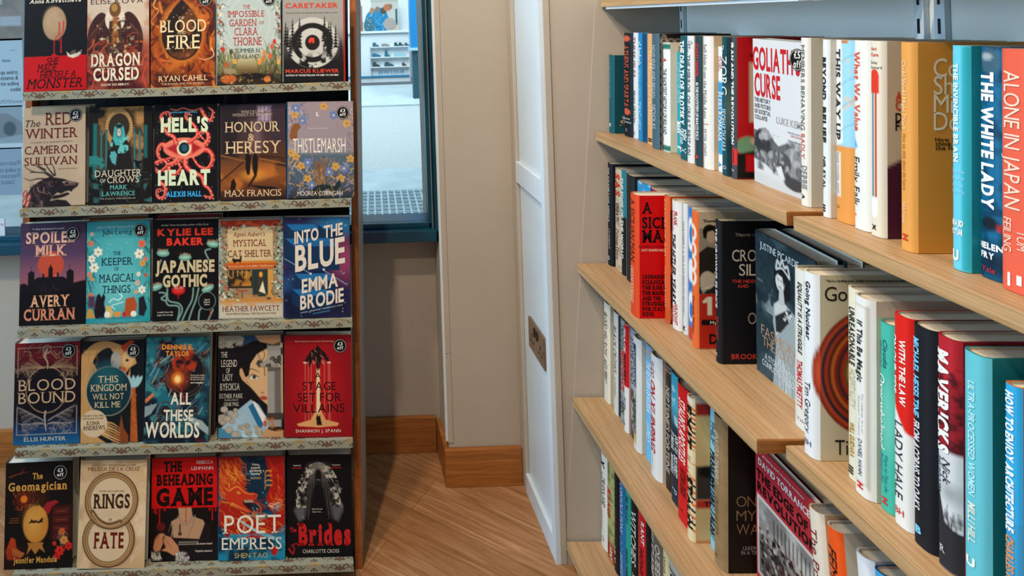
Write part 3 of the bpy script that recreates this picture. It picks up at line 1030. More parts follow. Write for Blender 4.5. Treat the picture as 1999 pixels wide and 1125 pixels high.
def c_teal_cat():
    A = Art(col='#1f7f88')
    A.ell(.5, .6, .5, .75, '#4fa6a6', .8, soft=.25); A.ell(.47, 1.0, .3, .3, '#6fbab4', .6, soft=.2)
    A.stars(40, .2, .15, .8, 1.0, '#a9d6cf', 3, .005)
    for s, x in ((1, .05), (2, .93)):
        A.strokes(44, x - .05, .15, x + .06, 1.25, .14, 1.5, .015, ['#1b4a44', '#27604f', '#12352f', '#8aa56a'], s, .8)
    W, O, R = '#ddd5c2', '#cf8a35', '#b9402f'
    for x, y, r, c in ((.07, .32, .045, '#c96a4a'), (.08, .18, .03, '#d39a86'), (.18, .45, .07, W), (.08, .55, .06, W), (.12, .68, .075, W), (.05, .78, .04, '#cf7a55'), (.09, .85, .03, O), (.87, .35, .06, '#d15a3c'), (.83, .5, .075, W), (.93, .58, .035, '#c96a4a'), (.88, .64, .05, O), (.82, .8, .035, W), (.93, .82, .03, R), (.8, .93, .04, '#d0a090'), (.87, 1.03, .06, W), (.07, 1.1, .05, '#c96a4a'), (.78, 1.06, .03, '#d39a56')):
        A.flower(x, y, r, c, '#8c6a2f', 6, x * 9)
    A.poly([(.14, 1.2), (.16, 1.1), (.2, 1.06), (.24, 1.12), (.27, 1.06), (.3, 1.12), (.28, 1.22), (.3, 1.3), (.28, 1.43), (.14, 1.43), (.12, 1.3)], '#17131a')
    A.poly([(.0, 1.42), (.03, 1.28), (.1, 1.3), (.14, 1.42)], '#b8863a'); A.rect(.03, 1.1, .14, 1.27, '#4a2f44', soft=.01)
    A.poly([(.31, 1.25), (.38, 1.25), (.42, 1.35), (.4, 1.43), (.3, 1.43)], '#c9a45a'); A.ell(.33, 1.38, .045, .05, W)
    A.poly([(.42, 1.34), (.55, 1.34), (.52, 1.42), (.45, 1.42)], O); A.ell(.6, 1.38, .035, .045, '#b3222a')
    A.poly([(.62, 1.15), (.75, 1.13), (.8, 1.25), (.76, 1.42), (.63, 1.42), (.6, 1.3)], '#a3481f'); A.ell(.74, 1.38, .045, .045, W)
    A.poly([(.82, 1.15), (.9, 1.12), (.95, 1.3), (.9, 1.42), (.82, 1.4)], '#1b1a22')
    A.line([(.36, 1.2), (.42, 1.15), (.5, 1.17), (.56, 1.12), (.52, 1.08)], .016, '#bfe0d8'); A.line([(.45, 1.3), (.4, 1.25), (.5, 1.22), (.58, 1.2)], .012, '#bfe0d8')
    A.rect(.2, 1.42, .85, 1.44, '#166a72', soft=.01)
    D = '#122a47'
    return dict(front=A, spine='#176a74', t=[('THE', .475, .478, .12, .055, D, 's'), ('KEEPER', .48, .6, .5, .11, D, 's'), ('OF', .47, .71, .07, .05, D, 's'), ('MAGICAL', .48, .845, .57, .115, D, 's'), ('THINGS', .47, 1.01, .44, .11, D, 's'),
        ('SUNDAY TIMES BESTSELLING AUTHOR', .46, .085, .6, .025, '#b8d4cf', '', SM), ('Julie Leong', .477, .16, .47, .07, D, 's', AU)], st=(.85, .15, '£5', .105))


def c_flytraps():
    A = Art(col='#0b090c')
    S = '#6f8c82'
    for p in ([(.22, 1.03), (.24, 1.2), (.4, 1.25), (.45, 1.35), (.38, 1.5)], [(.1, 1.08), (.2, 1.1), (.2, 1.2), (.13, 1.17), (.2, 1.12)], [(.2, 1.2), (.24, 1.27), (.4, 1.3), (.38, 1.5)], [(.62, 1.03), (.6, 1.2), (.52, 1.35), (.45, 1.5)], [(.7, 1.03), (.66, 1.2), (.6, 1.35), (.55, 1.5)], [(.8, 1.3), (.72, 1.35), (.7, 1.5)], [(.92, 1.35), (.85, 1.5)], [(.88, .45), (.8, .48), (.85, .6)], [(.12, .6), (.08, .7)]):
        A.line(p, .022, S)
    def trap(x, y, a, red=False):
        A.ell(x, y + .02, .095, .05, '#5f8f7c' if not red else '#b3121a', 1, a); (A.ell(x, y - .015, .08, .03, '#7d3a2e', .9, a) if not red else A.ell(x, y - .01, .1, .055, '#b3121a'))
        A.ell(x, y + .008, .088, .032, '#6f9f8c' if not red else '#c01c1c', 1, a)
        A.strokes(14, x - .09, y - .03, x + .09, y - .01, .03, -1.57, .005, ['#8fb59a', '#9a6a4c'], int(x * 99), .5)
        A.ell(x, y + .018, .06, .016, '#9fc4b0' if not red else '#cf3a30', .7, a)
    trap(.15, .48, .05); trap(.49, .55, 0); trap(.92, .36, .15); trap(.05, .98, -.3); trap(.84, 1.02, -.4); trap(.39, 1.05, 0, True)
    A.line([(.39, 1.1), (.39, 1.17)], .012, '#b3121a')
    A.ell(.83, 1.22, .13, .13, '#0b090c'); A.ring(.83, 1.22, .13, .13, .006, S)
    A.line([(.88, 1.36), (.88, 1.45)], .012, '#b3121a')
    T_ = '#b9a781'; R = '#c9301f'
    return dict(front=A, spine='#0a080a', t=[('JAPANESE', .49, .70, .91, .185, T_, 'B'), ('GOTHIC', .49, .915, .68, .185, T_, 'B'), ('Sunday Times bestselling author of Bat Eater', .49, .075, .74, .028, '#b8ac9c', 'i', SM),
        ('Signed', .83, 1.2, .08, .025, '#c9bfae', '', SM), ('Exclusive', .83, 1.235, .1, .025, '#c9bfae', '', SM), ('Edition', .83, 1.27, .08, .025, '#c9bfae', '', SM), ('I couldn\'t leave the', .19, 1.37, .24, .025, '#c9bfae', '', SM), ("pages fast enough", .19, 1.41, .24, .025, '#c9bfae', '', SM),
        ('KYLIE LEE', .49, .185, .86, .11, R, 'B', AU), ('BAKER', .49, .33, .57, .115, R, 'B', AU)])


def c_cat_shop():
    A = Art(col='#7f8f8a')
    A.rect(.02, .02, .97, .12, '#9a2f1d'); A.cloud(20, 3, '#c9501f', .5, .7, .8, (A.Y < .12) * 1.)
    A.rect(.05, .12, .92, 1.3, '#8c7455')
    A.rect(.13, .13, .84, .64, '#c2a97f'); A.ring(.485, .385, .34, .3, .004, '#a58a60', .5)
    A.rect(.1, .64, .9, .68, '#c27a2c'); A.poly([(.1, .67), (.9, .67), (.89, .76), (.11, .76)], '#b5521c')
    A.rect(.13, .77, .52, 1.05, '#2b2118'); A.cloud(9, 6, '#b5762f', .5, .7, .9, ((A.X > .15) & (A.X < .5) & (A.Y > .8) & (A.Y < 1.02)) * 1.)
    for x in (.15, .22, .29, .36, .43, .5):
        A.line([(x, .78), (x, .87)], .008, '#c9a45a', curve=False)
    A.rect(.52, .77, .76, 1.18, '#23312e'); A.rect(.6, .8, .7, 1.15, '#3d3226'); A.ell(.65, .85, .025, .04, '#d8953a'); A.poly([(.62, 1.1), (.68, .95), (.72, 1.14)], '#d8cda8')
    A.rect(.76, .78, .84, 1.2, '#c08a3f')
    A.rect(.0, 1.2, 1, 1.3, '#b57a35', soft=.02); A.grad_ = None
    A.rect(0, 1.28, 1, 1.5, '#b9ad97', soft=.03); A.cloud(6, 12, '#c08440', .5, .7, .7, ((A.Y > 1.15) & (A.Y < 1.32)) * 1.)
    A.rect(.28, 1.08, .44, 1.1, '#a82a20'); A.line([(.36, 1.1), (.36, 1.2)], .012, '#2b2118')
    G = ['#2a3a2e', '#3f5741', '#1d2a22', '#a9b7a2', '#c9cdb8', '#7c8c6a']
    for b, n, sd in (((0, .08, .14, 1.2), 150, 1), ((.86, .08, 1, 1.2), 150, 2), ((.1, .1, .4, .16), 26, 3), ((.6, .1, .9, .17), 30, 5), ((0, 1.05, .3, 1.25), 60, 6), ((.8, .95, .95, 1.15), 40, 8)):
        A.splat(n, *b, .008, .022, G + ['#b5482c'], sd)
    A.poly([(.2, .62), (.22, .59), (.25, .61), (.32, .61), (.34, .56), (.36, .56), (.35, .64), (.33, .68), (.31, .65), (.26, .66), (.24, .68)], '#15110f')
    A.ell(.77, 1.21, .035, .02, '#4a4238')
    R = '#6a2320'
    return dict(front=A, spine='#8c8674', t=[("Agnes Aubert's", .47, .235, .5, .06, R, 'si'), ('MYSTICAL', .48, .37, .52, .1, R, 's'), ('CAT SHELTER', .48, .53, .68, .1, R, 's'), ('From the author of the EMILY WILDE books', .5, .72, .7, .025, '#e0c79c', '', SM),
        ('THE INTERNATIONALLY BESTSELLING AUTHOR', .49, 1.43, .78, .03, '#5a3a30', '', SM), ('HEATHER FAWCETT', .49, 1.355, .88, .075, R, 's', AU)])


def c_blue_space():
    A = Art(col='#141d3d')
    A.cloud(3, 2, '#1f4a7a', .45, .75, .9); A.cloud(4, 8, '#2c2448', .45, .7, .8)
    A.ell(.93, .65, .2, .28, '#8c3350', .8, soft=.12); A.ell(.8, .1, .3, .15, '#2c7fb0', .6, soft=.1)
    A.rect(0, 1.2, 1, 1.5, '#0d1226', .8, soft=.15)
    A.stars(60, .02, .02, .98, 1.48, '#b6c6d8', 4, .005)
    def blk(x, y, w, h, dx, dy):
        A.poly([(x, y), (x + w, y), (x + w + dx, y + dy), (x + w + dx, y + h + dy), (x + dx, y + h + dy), (x, y + h)], '#0f2a48')
        A.poly([(x, y), (x + w, y), (x + w + dx, y + dy), (x + dx, y + dy)], '#1c5f92')
    blk(.03, .1, .42, .2, .1, .1); blk(.52, .1, .3, .16, .08, .08); blk(.02, .32, .68, .36, .14, .12); blk(.16, .85, .5, .2, .1, .1); blk(.12, 1.08, .5, .2, .12, .1)
    A.line([(.0, .62), (.4, .85)], .008, '#8c9cb8'); A.ell(.4, .85, .014, .014, '#d8dfe8'); A.line([(.6, .8), (.95, 1.02)], .008, '#8c9cb8'); A.ell(.6, .79, .014, .014, '#d8dfe8')
    for k in range(10):
        A.line([(.1 + k * .06, .33 + k * .004), (.22 + k * .06, .43 + k * .004)], .008, '#123452')
    C = '#cdbfae'
    return dict(front=A, spine='#17233f', t=[('INTO', .34, .28, .37, .19, C, 'bU'), ('THE', .75, .2, .29, .19, C, 'bU'), ('BLUE', .545, .56, .76, .4, C, 'bU'), ('utterly, completely readable love story', .56, 1.37, .64, .022, '#b5b9c4', 'U', SM), ('TAYLOR JENKINS REID', .56, 1.42, .26, .02, '#4f94c2', 'U', SM),
        ('EMMA', .54, .99, .55, .21, C, 'bU', AU), ('BRODIE', .57, 1.225, .66, .21, C, 'bU', AU)])


def c_phoenix():
    A = Art()
    A.grad([(0, '#6a0f1b'), (.25, '#4d0d18'), (.45, '#150a12'), (1.1, '#0d0b14'), (1.3, '#123355'), (1.5, '#15557f')])
    g = ['#8c6a4e', '#a3866a', '#6d4f3a']; b = ['#7f7468', '#a3978a', '#5a5560']
    A.line([(.05, .07), (.95, .07)], .008, g[1], curve=False); A.line([(.05, .07), (.05, .5)], .008, g[1], curve=False); A.line([(.95, .07), (.95, .5)], .008, g[1], curve=False)
    A.line([(.05, 1.35), (.95, 1.35)], .008, b[1], curve=False); A.line([(.05, .95), (.05, 1.35)], .008, b[1], curve=False); A.line([(.95, .95), (.95, 1.35)], .008, b[1], curve=False)
    for sg in (-1, 1):
        for k in range(12):
            A.line([(.49 + sg * .04, .38), (.49 + sg * (.15 + .02 * k), .3 + .008 * k), (.49 + sg * (.25 + .02 * k), .22 + .018 * k)], .008, g[k % 3], 1, .003)
            A.line([(.49 + sg * .04, 1.15), (.49 + sg * (.15 + .02 * k), 1.1 - .012 * k), (.49 + sg * (.34 + .01 * k), 1.2 - .025 * k)], .009, b[k % 3], 1, .003)
            A.line([(.49 + sg * .03, 1.2), (.49 + sg * (.12 + .02 * k), 1.18 + .002 * k), (.49 + sg * (.22 + .02 * k), 1.28 - .01 * k)], .006, b[k % 3], 1, .003)
    swirl(A, g, 40, 5, (.08, .1, .92, .22), .008, .12); swirl(A, b, 46, 7, (.08, 1.2, .92, 1.32), .008, .12); swirl(A, g, 34, 8, (.06, .35, .3, .52), .006, .12); swirl(A, g, 34, 18, (.7, .35, .92, .52), .006, .12)
    A.ring(.49, .1, .06, .06, .01, g[1]); A.line([(.49, .1), (.45, .2), (.5, .3), (.49, .45)], .03, g[1], 1, .012)
    A.line([(.49, .95), (.47, 1.1), (.49, 1.3)], .03, b[1], 1, .012)
    A.ell(.49, .7, .27, .31, '#0d0a12'); A.ring(.49, .7, .31, .34, .009, g[1])
    C = '#b08f6e'
    return dict(front=A, spine='#1a3a63', t=[('BLOOD', .49, .625, .88, .165, C, 's'), ('BOUND', .49, .813, .88, .165, C, 's'), ('ELLIS HUNTER', .48, 1.42, .63, .055, '#cbbca8', 's', AU)], st=(.82, .133, '£3', .105))


def c_bird_kingdom():
    A = Art(col='#0f1418')
    T_ = ['#b18450', '#a3733f', '#c29a68']
    A.ell(.36, .5, .42, .5, '#b18450'); A.ell(.47, .4, .3, .3, '#10161c')
    A.poly([(0, .2), (.12, .1), (.3, .02), (.5, .02), (.7, .1), (.85, .25), (.88, .35), (.76, .42), (.7, .5), (.65, .48), (.62, .38), (.58, .26), (.45, .1), (.3, .1), (.17, .3), (.27, .45), (.25, .8), (.1, 1.3), (.4, 1.5), (0, 1.5)], '#b18450')
    A.strokes(70, .02, .1, .28, 1.0, .1, 1.8, .007, T_ + ['#8c5f33', '#8c5f33'], 3, .4)
    A.ell(.55, .3, .08, .14, '#97928a'); A.cloud(8, 3, '#6a6a6c', .5, .7, .8, (np.hypot((A.X - .55) / .08, (A.Y - .3) / .14) < 1) * 1.)
    A.poly([(.62, .1), (.78, .0), (.84, .02), (.8, .12), (.68, .18)], '#a83a1c'); A.poly([(.62, .38), (.72, .42), (.68, .5)], '#b0481e')
    A.ell(.74, .28, .09, .12, '#c29a68'); A.ell(.73, .3, .025, .02, '#1b1513')
    A.poly([(.78, 1.5), (.8, .7), (.86, .7), (.9, 1.5)], '#a04e1e'); A.strokes(40, .79, .75, .88, 1.45, .05, 1.5, .01, ['#6d2f14', '#c56c2c'], 6, .2)
    A.poly([(.5, 1.5), (.55, 1.3), (.6, 1.35), (.64, 1.1), (.68, 1.3), (.75, 1.4), (.75, 1.5)], '#7a3a1a')
    for dx in (-.09, -.05, 0, .05, .09):
        A.ell(.83 + dx, .62, .03, .09, '#8fb5b5', 1, dx * 6)
    for k in range(7):
        A.line([(.35, 1.2 + k * .03), (.5, 1.22 + k * .04), (.62, 1.3 + k * .035)], .035, T_[k % 3], 1, .005)
    A.ell(.44, .745, .36, .365, '#8e8a78'); A.ell(.44, .745, .35, .355, '#0d2b33'); A.ell(.4, .55, .22, .2, '#17535c', .8, soft=.1)
    A.ell(.21, 1.215, .21, .2, '#c1a785'); A.cloud(8, 3, '#8ea5a5', .6, .75, .5, (np.hypot(A.X - .21, A.Y - 1.215) < .2) * (A.Y > 1.3) * 1.)
    C = '#c3ac84'
    return dict(front=A, spine='#16140f', t=[('THIS', .43, .57, .32, .1, C, 's'), ('KINGDOM', .44, .695, .58, .1, C, 's'), ('WILL NOT', .43, .825, .5, .085, C, 's'), ('KILL ME', .42, .945, .41, .085, C, 's'),
        ('THE NEW YORK TIMES', .2, 1.1, .32, .025, '#5a4634', '', SM), ('BESTSELLING AUTHOR', .2, 1.14, .32, .025, '#5a4634', '', SM), ('ILONA', .2, 1.205, .21, .05, '#2b2119', 's', AU), ('ANDREWS', .21, 1.275, .35, .06, '#2b2119', 's', AU)], st=(.825, .16, '£5', .105))


def c_space_battle():
    A = Art(col='#101a2a')
    A.cloud(3, 4, '#1e5f6c', .45, .65, .95); A.cloud(5, 14, '#0b1018', .5, .7, .8); A.cloud(6, 24, '#3f8c8c', .6, .75, .6)
    A.ell(.6, .55, .32, .36, '#171216'); A.ring(.62, .5, .32, .36, .012, '#5a4a44', .8); A.ring(.62, .5, .28, .31, .006, '#6a5a52', .6)
    A.cloud(7, 6, '#a5331a', .5, .65, .9, (np.hypot(A.X - .6, A.Y - .35) < .2) * 1.)
    A.ell(.5, .6, .16, .14, '#8c3418', .8, soft=.06); A.ell(.5, .6, .08, .08, '#d8752a', 1, soft=.03); A.ell(.5, .61, .045, .05, '#f0c878', 1, soft=.01)
    A.line([(.55, .7), (.62, .95)], .02, '#a5281e', 1, .005)
    for x, y, r in ((.26, .62, .08), (.14, .66, .06), (.32, 1.06, .13), (.24, 1.22, .1), (.78, 1.05, .06), (.9, .27, .06), (.2, .36, .07)):
        A.ell(x, y, r * .6, r * .6, '#26211f'); A.ring(x, y, r, r, .018, '#151214'); A.ring(x + .004, y - .004, r, r, .005, '#6a625a')
    A.strokes(24, 0, .1, 1, 1.4, .22, -.9, .006, ['#8ab5c0', '#c9d3d3', '#d86a4a', '#5a9aa8'], 5, .3, .02)
    A.poly([(0, 1.0), (.2, .95), (.1, 1.1), (0, 1.15)], '#7a8c8c'); A.poly([(.6, 1.1), (.9, 1.2), (1, 1.3), (1, 1.4), (.7, 1.2)], '#8a9a98')
    A.poly([(0, .9), (.12, .8), (.14, .84), (.02, .95)], '#c26a3a')
    for x, y in ((.8, 1.42), (.86, 1.46), (.9, 1.45)):
        A.line([(x, y), (x + .03, y + .06)], .01, '#b5202a')
    A.rect(0, 1.4, 1, 1.5, '#10141f', .7, soft=.04); A.stars(30, 0, 0, 1, 1.4, '#a9bcc4', 8, .004)
    O, C = '#cf7c35', '#d5cab4'
    return dict(front=A, spine='#0f1624', t=[('ALL', .56, .885, .32, .17, C, 'b'), ('THESE', .53, 1.12, .46, .16, C, 'b'), ('WORLDS', .44, 1.325, .84, .22, C, 'b'), ("The first time I inhaled", .81, .55, .22, .02, C, '', SM), ("the first Bobiverse book", .81, .58, .22, .02, C, '', SM), ("The galaxy gets closer", .81, .61, .22, .02, C, '', SM), ("MATT HENNESSY", .81, .66, .2, .02, C, 'b', SM),
        ('DENNIS E.', .49, .145, .5, .075, O, 'B', AU), ('TAYLOR', .49, .24, .37, .075, O, 'B', AU)])


def c_swordswoman():
    A = Art(col='#120f12')
    A.cloud(9, 4, '#9a917e', .35, .5, 1, ((A.X < .42) & (A.Y < .2 - .1 * A.X)) * 1.)
    A.poly([(.35, .0), (.6, .0), (.65, .12), (.42, .2)], '#24405a')
    A.poly([(.5, .3), (.62, .17), (.8, .1), (1, .12), (1, 1.2), (.78, 1.05), (.66, .95), (.55, .82), (.42, .7), (.38, .55)], '#c39a6e')
    A.poly([(.33, .5), (.4, .46), (.45, .6), (.44, .72), (.37, .66), (.33, .58)], '#bb8f64')
    A.poly([(.3, .2), (.55, .08), (.8, .1), (1, .2), (1, .3), (.75, .2), (.6, .28), (.5, .42), (.47, .6), (.42, .62), (.35, .45), (.3, .6), (.25, .4)], '#110d10')
    A.line([(.6, .25), (.7, .45), (.72, .6)], .012, '#1a1214'); A.line([(.44, .68), (.52, .8), (.6, .9)], .006, '#3a2620'); A.line([(.68, .2), (.72, .3), (.66, .4)], .01, '#1a1214')
    A.line([(.42, .53), (.52, .5), (.63, .55)], .018, '#2a1a16', 1, .006)
    A.ell(.545, .62, .075, .03, '#d0c4b0'); A.line([(.47, .63), (.53, .58), (.62, .62)], .014, '#221414'); A.ell(.555, .618, .03, .03, '#4a4038'); A.ell(.555, .618, .014, .016, '#15110f')
    A.ell(.7, .93, .06, .03, '#a03a30', 1, .1); A.ell(.68, .85, .025, .012, '#8f6244')
    A.poly([(.5, .95), (.62, 1.02), (.8, 1.3), (.7, 1.5), (.2, 1.5), (0, 1.5), (0, 1.4), (.3, 1.1)], '#8fa9b5'); A.cloud(5, 7, '#b9cbd0', .5, .7, .7, ((A.Y > 1.1) & (A.X < .6)) * 1.)
    A.poly([(.46, 1.05), (.53, 1.0), (.7, 1.3), (.64, 1.4)], '#1d5f80'); A.poly([(.53, .98), (.56, .98), (.76, 1.25), (.7, 1.32)], '#d8d3c8')
    A.poly([(0, 1.35), (.2, 1.4), (.4, 1.5), (0, 1.5)], '#3f7d9c')
    for s, b in ((3, (0, 1.08, .3, 1.28)), (5, (.15, 1.32, .65, 1.46)), (8, (0, .03, .35, .15))):
        r = random.Random(s)
        for _ in range(15):
            x, y, q = r.uniform(b[0], b[2]), r.uniform(b[1], b[3]), r.uniform(.03, .06)
            A.ell(x, y, q, q * .8, '#b5aa98'); A.ring(x, y, q, q * .8, .005, '#5a5348'); A.ring(x, y, q * .5, q * .4, .005, '#5a5348')
    A.rect(.76, .0, .97, 1.35, '#8e887e', soft=.003); A.rect(.87, .5, .97, 1.2, '#615c56', soft=.01); A.rect(.77, .02, .96, .16, '#4a4038')
    A.poly([(.58, .42), (.62, .36), (.7, .4), (.78, .33), (.98, .3), (.98, .46), (.8, .48), (.7, .47), (.63, .48)], '#3f3a34'); A.cloud(18, 3, '#9a9285', .5, .65, .9, ((A.Y > .3) & (A.Y < .48) & (A.X > .6)) * 1.)
    A.rect(.76, .48, .97, .54, '#57514a'); A.rect(.74, 1.15, 1, 1.25, '#3d3530'); A.cloud(12, 9, '#a9601f', .5, .7, .9, ((A.Y > 1.22) & (A.X > .7)) * 1.)
    A.poly([(.56, .0), (.95, .0), (.97, .1), (.85, .14), (.65, .1)], '#b9875c')
    A.poly([(.72, 1.38), (.9, 1.42), (1, 1.4), (1, 1.5), (.65, 1.5)], '#b9875c'); A.ell(.72, 1.3, .03, .05, '#b5533a')
    C = '#b9b0a0'
    return dict(front=A, spine='#1a1518', t=[('THE', .09, .28, .1, .08, C, 's'), ('LEGEND', .165, .41, .25, .1, C, 's'), ('OF', .15, .515, .06, .07, C, 's'), ('LADY', .145, .615, .16, .1, C, 's'), ('BYEOKSA', .18, .755, .31, .1, C, 's'),
        ('TRANSLATED BY', .2, .95, .22, .02, C, '', SM), ('ESTHER PARK', .2, .89, .36, .065, C, 's', AU), ('GENE PNG', .2, 1.01, .23, .055, C, 's', AU)])


def c_villain_stage():
    A = Art(col='#850d16')
    A.ell(.49, .85, .3, .55, '#b3161b', .7, soft=.15)
    for x in (.3, .35, .39, .59, .65, .67):
        A.line([(x, .4), (x, 1.28)], .007, '#c9705c', .9, curve=False)
    A.poly([(.47, .5), (.52, .5), (.53, 1.1), (.6, 1.25), (.8, 1.3), (.78, 1.34), (.5, 1.36), (.2, 1.34), (.17, 1.31), (.38, 1.25), (.46, 1.1)], '#c9925a')
    A.poly([(.48, .5), (.51, .5), (.515, 1.15), (.475, 1.15)], '#ddc7a5')
    A.poly([(.28, .4), (.34, .3), (.4, .22), (.46, .2), (.49, .14), (.53, .2), (.6, .26), (.66, .36), (.66, .42), (.6, .36), (.55, .34), (.53, .45), (.49, .55), (.46, .42), (.42, .35), (.38, .46), (.35, .48), (.36, .38), (.3, .42)], '#1c0d10')
    A.strokes(14, .4, .2, .6, .4, .08, 1.2, .006, ['#8c2a2a', '#c9a08a'], 4, .5)
    A.ell(.3, .41, .025, .012, '#d9bfa3'); A.ell(.66, .41, .025, .012, '#d9bfa3')
    A.poly([(.47, 1.33), (.46, 1.22), (.48, 1.17), (.5, 1.2), (.52, 1.18), (.53, 1.24), (.55, 1.33)], '#1c0d10')
    D = '#240a0c'
    return dict(front=A, spine='#6a0c12', t=[('A', .49, .6, .09, .09, D, ''), ('STAGE', .51, .755, .5, .12, D, 'w'), ('SET FOR', .51, .92, .65, .125, D, 'w'), ('VILLAINS', .5, 1.08, .77, .125, D, 'w'),
        ('Each century at its most devastating...', .45, .09, .6, .02, '#c9a99a', '', SM), ('SHANNON J. SPANN', .49, 1.41, .67, .045, '#d3c3b0', 'w', AU)], st=(.83, .162, '£3', .1))


def c_dragon_egg():
    A = Art(col='#0e0a0a')
    A.rect(.22, .4, .62, .8, '#3a1c0d', .7, soft=.08); A.rect(.68, .62, 1, 1.1, '#32100f', .9, soft=.02)
    for y in (.66, .78, .9, 1.02):
        A.rect(.72, y, .95, y + .09, '#4a1815'); A.line([(.78, y + .05), (.9, y + .05)], .01, '#7a3a22')
    A.ell(.28, .52, .13, .14, '#5f1d0c', .7, soft=.05); A.ell(.28, .52, .05, .052, '#cf6a1c')
    A.stars(50, .12, .38, .5, .68, '#b5501c', 5, .006)
    A.poly([(.55, .68), (.62, .58), (.75, .55), (.8, .58), (.7, .64), (.66, .72), (.58, .78)], '#8c1c20')
    A.ell(.46, .88, .185, .26, '#b8752a', 1, soft=.004); A.ell(.42, .85, .11, .18, '#d09a4a', .6, soft=.06)
    A.poly([(.35, .86), (.38, .84), (.39, .8), (.42, .83), (.46, .82), (.5, .84), (.55, .79), (.57, .8), (.56, .84), (.58, .85), (.53, .86), (.5, .87), (.46, .855), (.43, .87), (.41, .855), (.37, .87)], '#120c0a')
    A.poly([(.46, .83), (.5, .6), (.58, .68), (.62, .78), (.55, .79), (.5, .84)], '#c98a3a', .5)
    A.poly([(.34, 1.14), (.58, 1.14), (.56, 1.18), (.6, 1.28), (.52, 1.22), (.46, 1.3), (.4, 1.22), (.33, 1.3), (.36, 1.18)], '#a3682a')
    A.poly([(.02, 1.25), (.1, 1.05), (.16, 1.08), (.18, 1.2), (.3, 1.3), (.2, 1.38), (.05, 1.36)], '#a83515'); A.poly([(.12, 1.2), (.3, 1.28), (.25, 1.34), (.12, 1.3)], '#c0652a')
    for x, y, r, c in ((.85, 1.0, .05, '#c25a28'), (.88, 1.12, .06, '#d0802f'), (.95, 1.2, .06, '#b51d1a'), (.82, 1.26, .07, '#c0241a'), (.74, 1.16, .03, '#b5301f'), (.78, 1.34, .05, '#b51d1a')):
        A.flower(x, y, r, c, '#5a120f', 6, x * 5)
    A.strokes(10, .75, 1.0, .9, 1.15, .08, .5, .01, ['#5a7a6a'], 3, .9)
    A.rect(0, 1.2, .3, 1.5, '#2a0f0c', .4, soft=.08); A.line([(.06, .2), (.18, .16), (.32, .13)], .02, '#7a2c22', 1, .005); A.line([(.22, .17), (.28, .07)], .012, '#7a2c22', 1, .004)
    G = '#c08a3f'
    return dict(front=A, spine='#15100f', t=[('The', .48, .195, .15, .09, G, 'sb'), ('Geomagician', .485, .34, .88, .125, G, 'sb'), ('A charming', .14, .785, .13, .018, '#9a5a2c', '', SM), ('adventure', .14, .815, .13, .018, '#9a5a2c', '', SM), ('brilliantly weird', .14, .845, .15, .018, '#9a5a2c', '', SM),
        ('Jennifer Mandula', .46, 1.375, .64, .085, G, 'sb', AU)], st=(.82, .155, '£3', .105))


def c_two_rings():
    A = Art()
    A.grad([(0, '#b4946c'), (.3, '#c4a780'), (1.0, '#cbb08a'), (1.5, '#b9986f')])
    A.cloud(3, 3, '#d8c09c', .5, .7, .7); swirl(A, ['#b3926a', '#a98a62', '#d4bc98'], 26, 6, (0, 0, 1, 1.5), .012, .6)
    A.cloud(4, 19, '#9d7a52', .55, .8, .6)
    for cx, cy, rx in ((.455, 1.1, .35), (.48, .565, .36)):
        A.ell(cx + .01, cy + .03, rx + .04, rx + .03, '#8c6a48', .5, soft=.03)
        A.ring(cx, cy, rx, rx, .085, '#4c3423'); A.ring(cx - .003, cy - .003, rx + .012, rx + .012, .03, '#9a7448'); A.ring(cx, cy, rx - .02, rx - .02, .018, '#b58d5c'); A.ring(cx, cy, rx + .035, rx + .035, .008, '#2c1d14')
        A.ell(cx, cy, rx - .045, rx - .045, '#cdb591', .8)
    A.line([(.2, .72), (.3, .84), (.45, .9), (.62, .86)], .06, '#6a4a2f'); A.line([(.2, .74), (.3, .86), (.45, .92), (.62, .88)], .014, '#c4a070')
    D, R = '#3a2118', '#5f1812'
    return dict(front=A, spine='#a88a64', t=[('RINGS', .48, .575, .55, .2, D, 'sb'), ('OF', .47, .83, .05, .035, D, 's'), ('FATE', .455, 1.115, .45, .22, R, 'sb'), ('FORGED AND CLAIMED SERIES', .48, .435, .38, .02, '#6a4a38', '', SM),
        ('#1 NEW YORK TIMES BESTSELLING AUTHOR', .5, .07, .66, .02, '#6a5038', '', SM), ('MELISSA DE LA CRUZ', .5, .125, .78, .05, '#6a4a38', '', AU)])


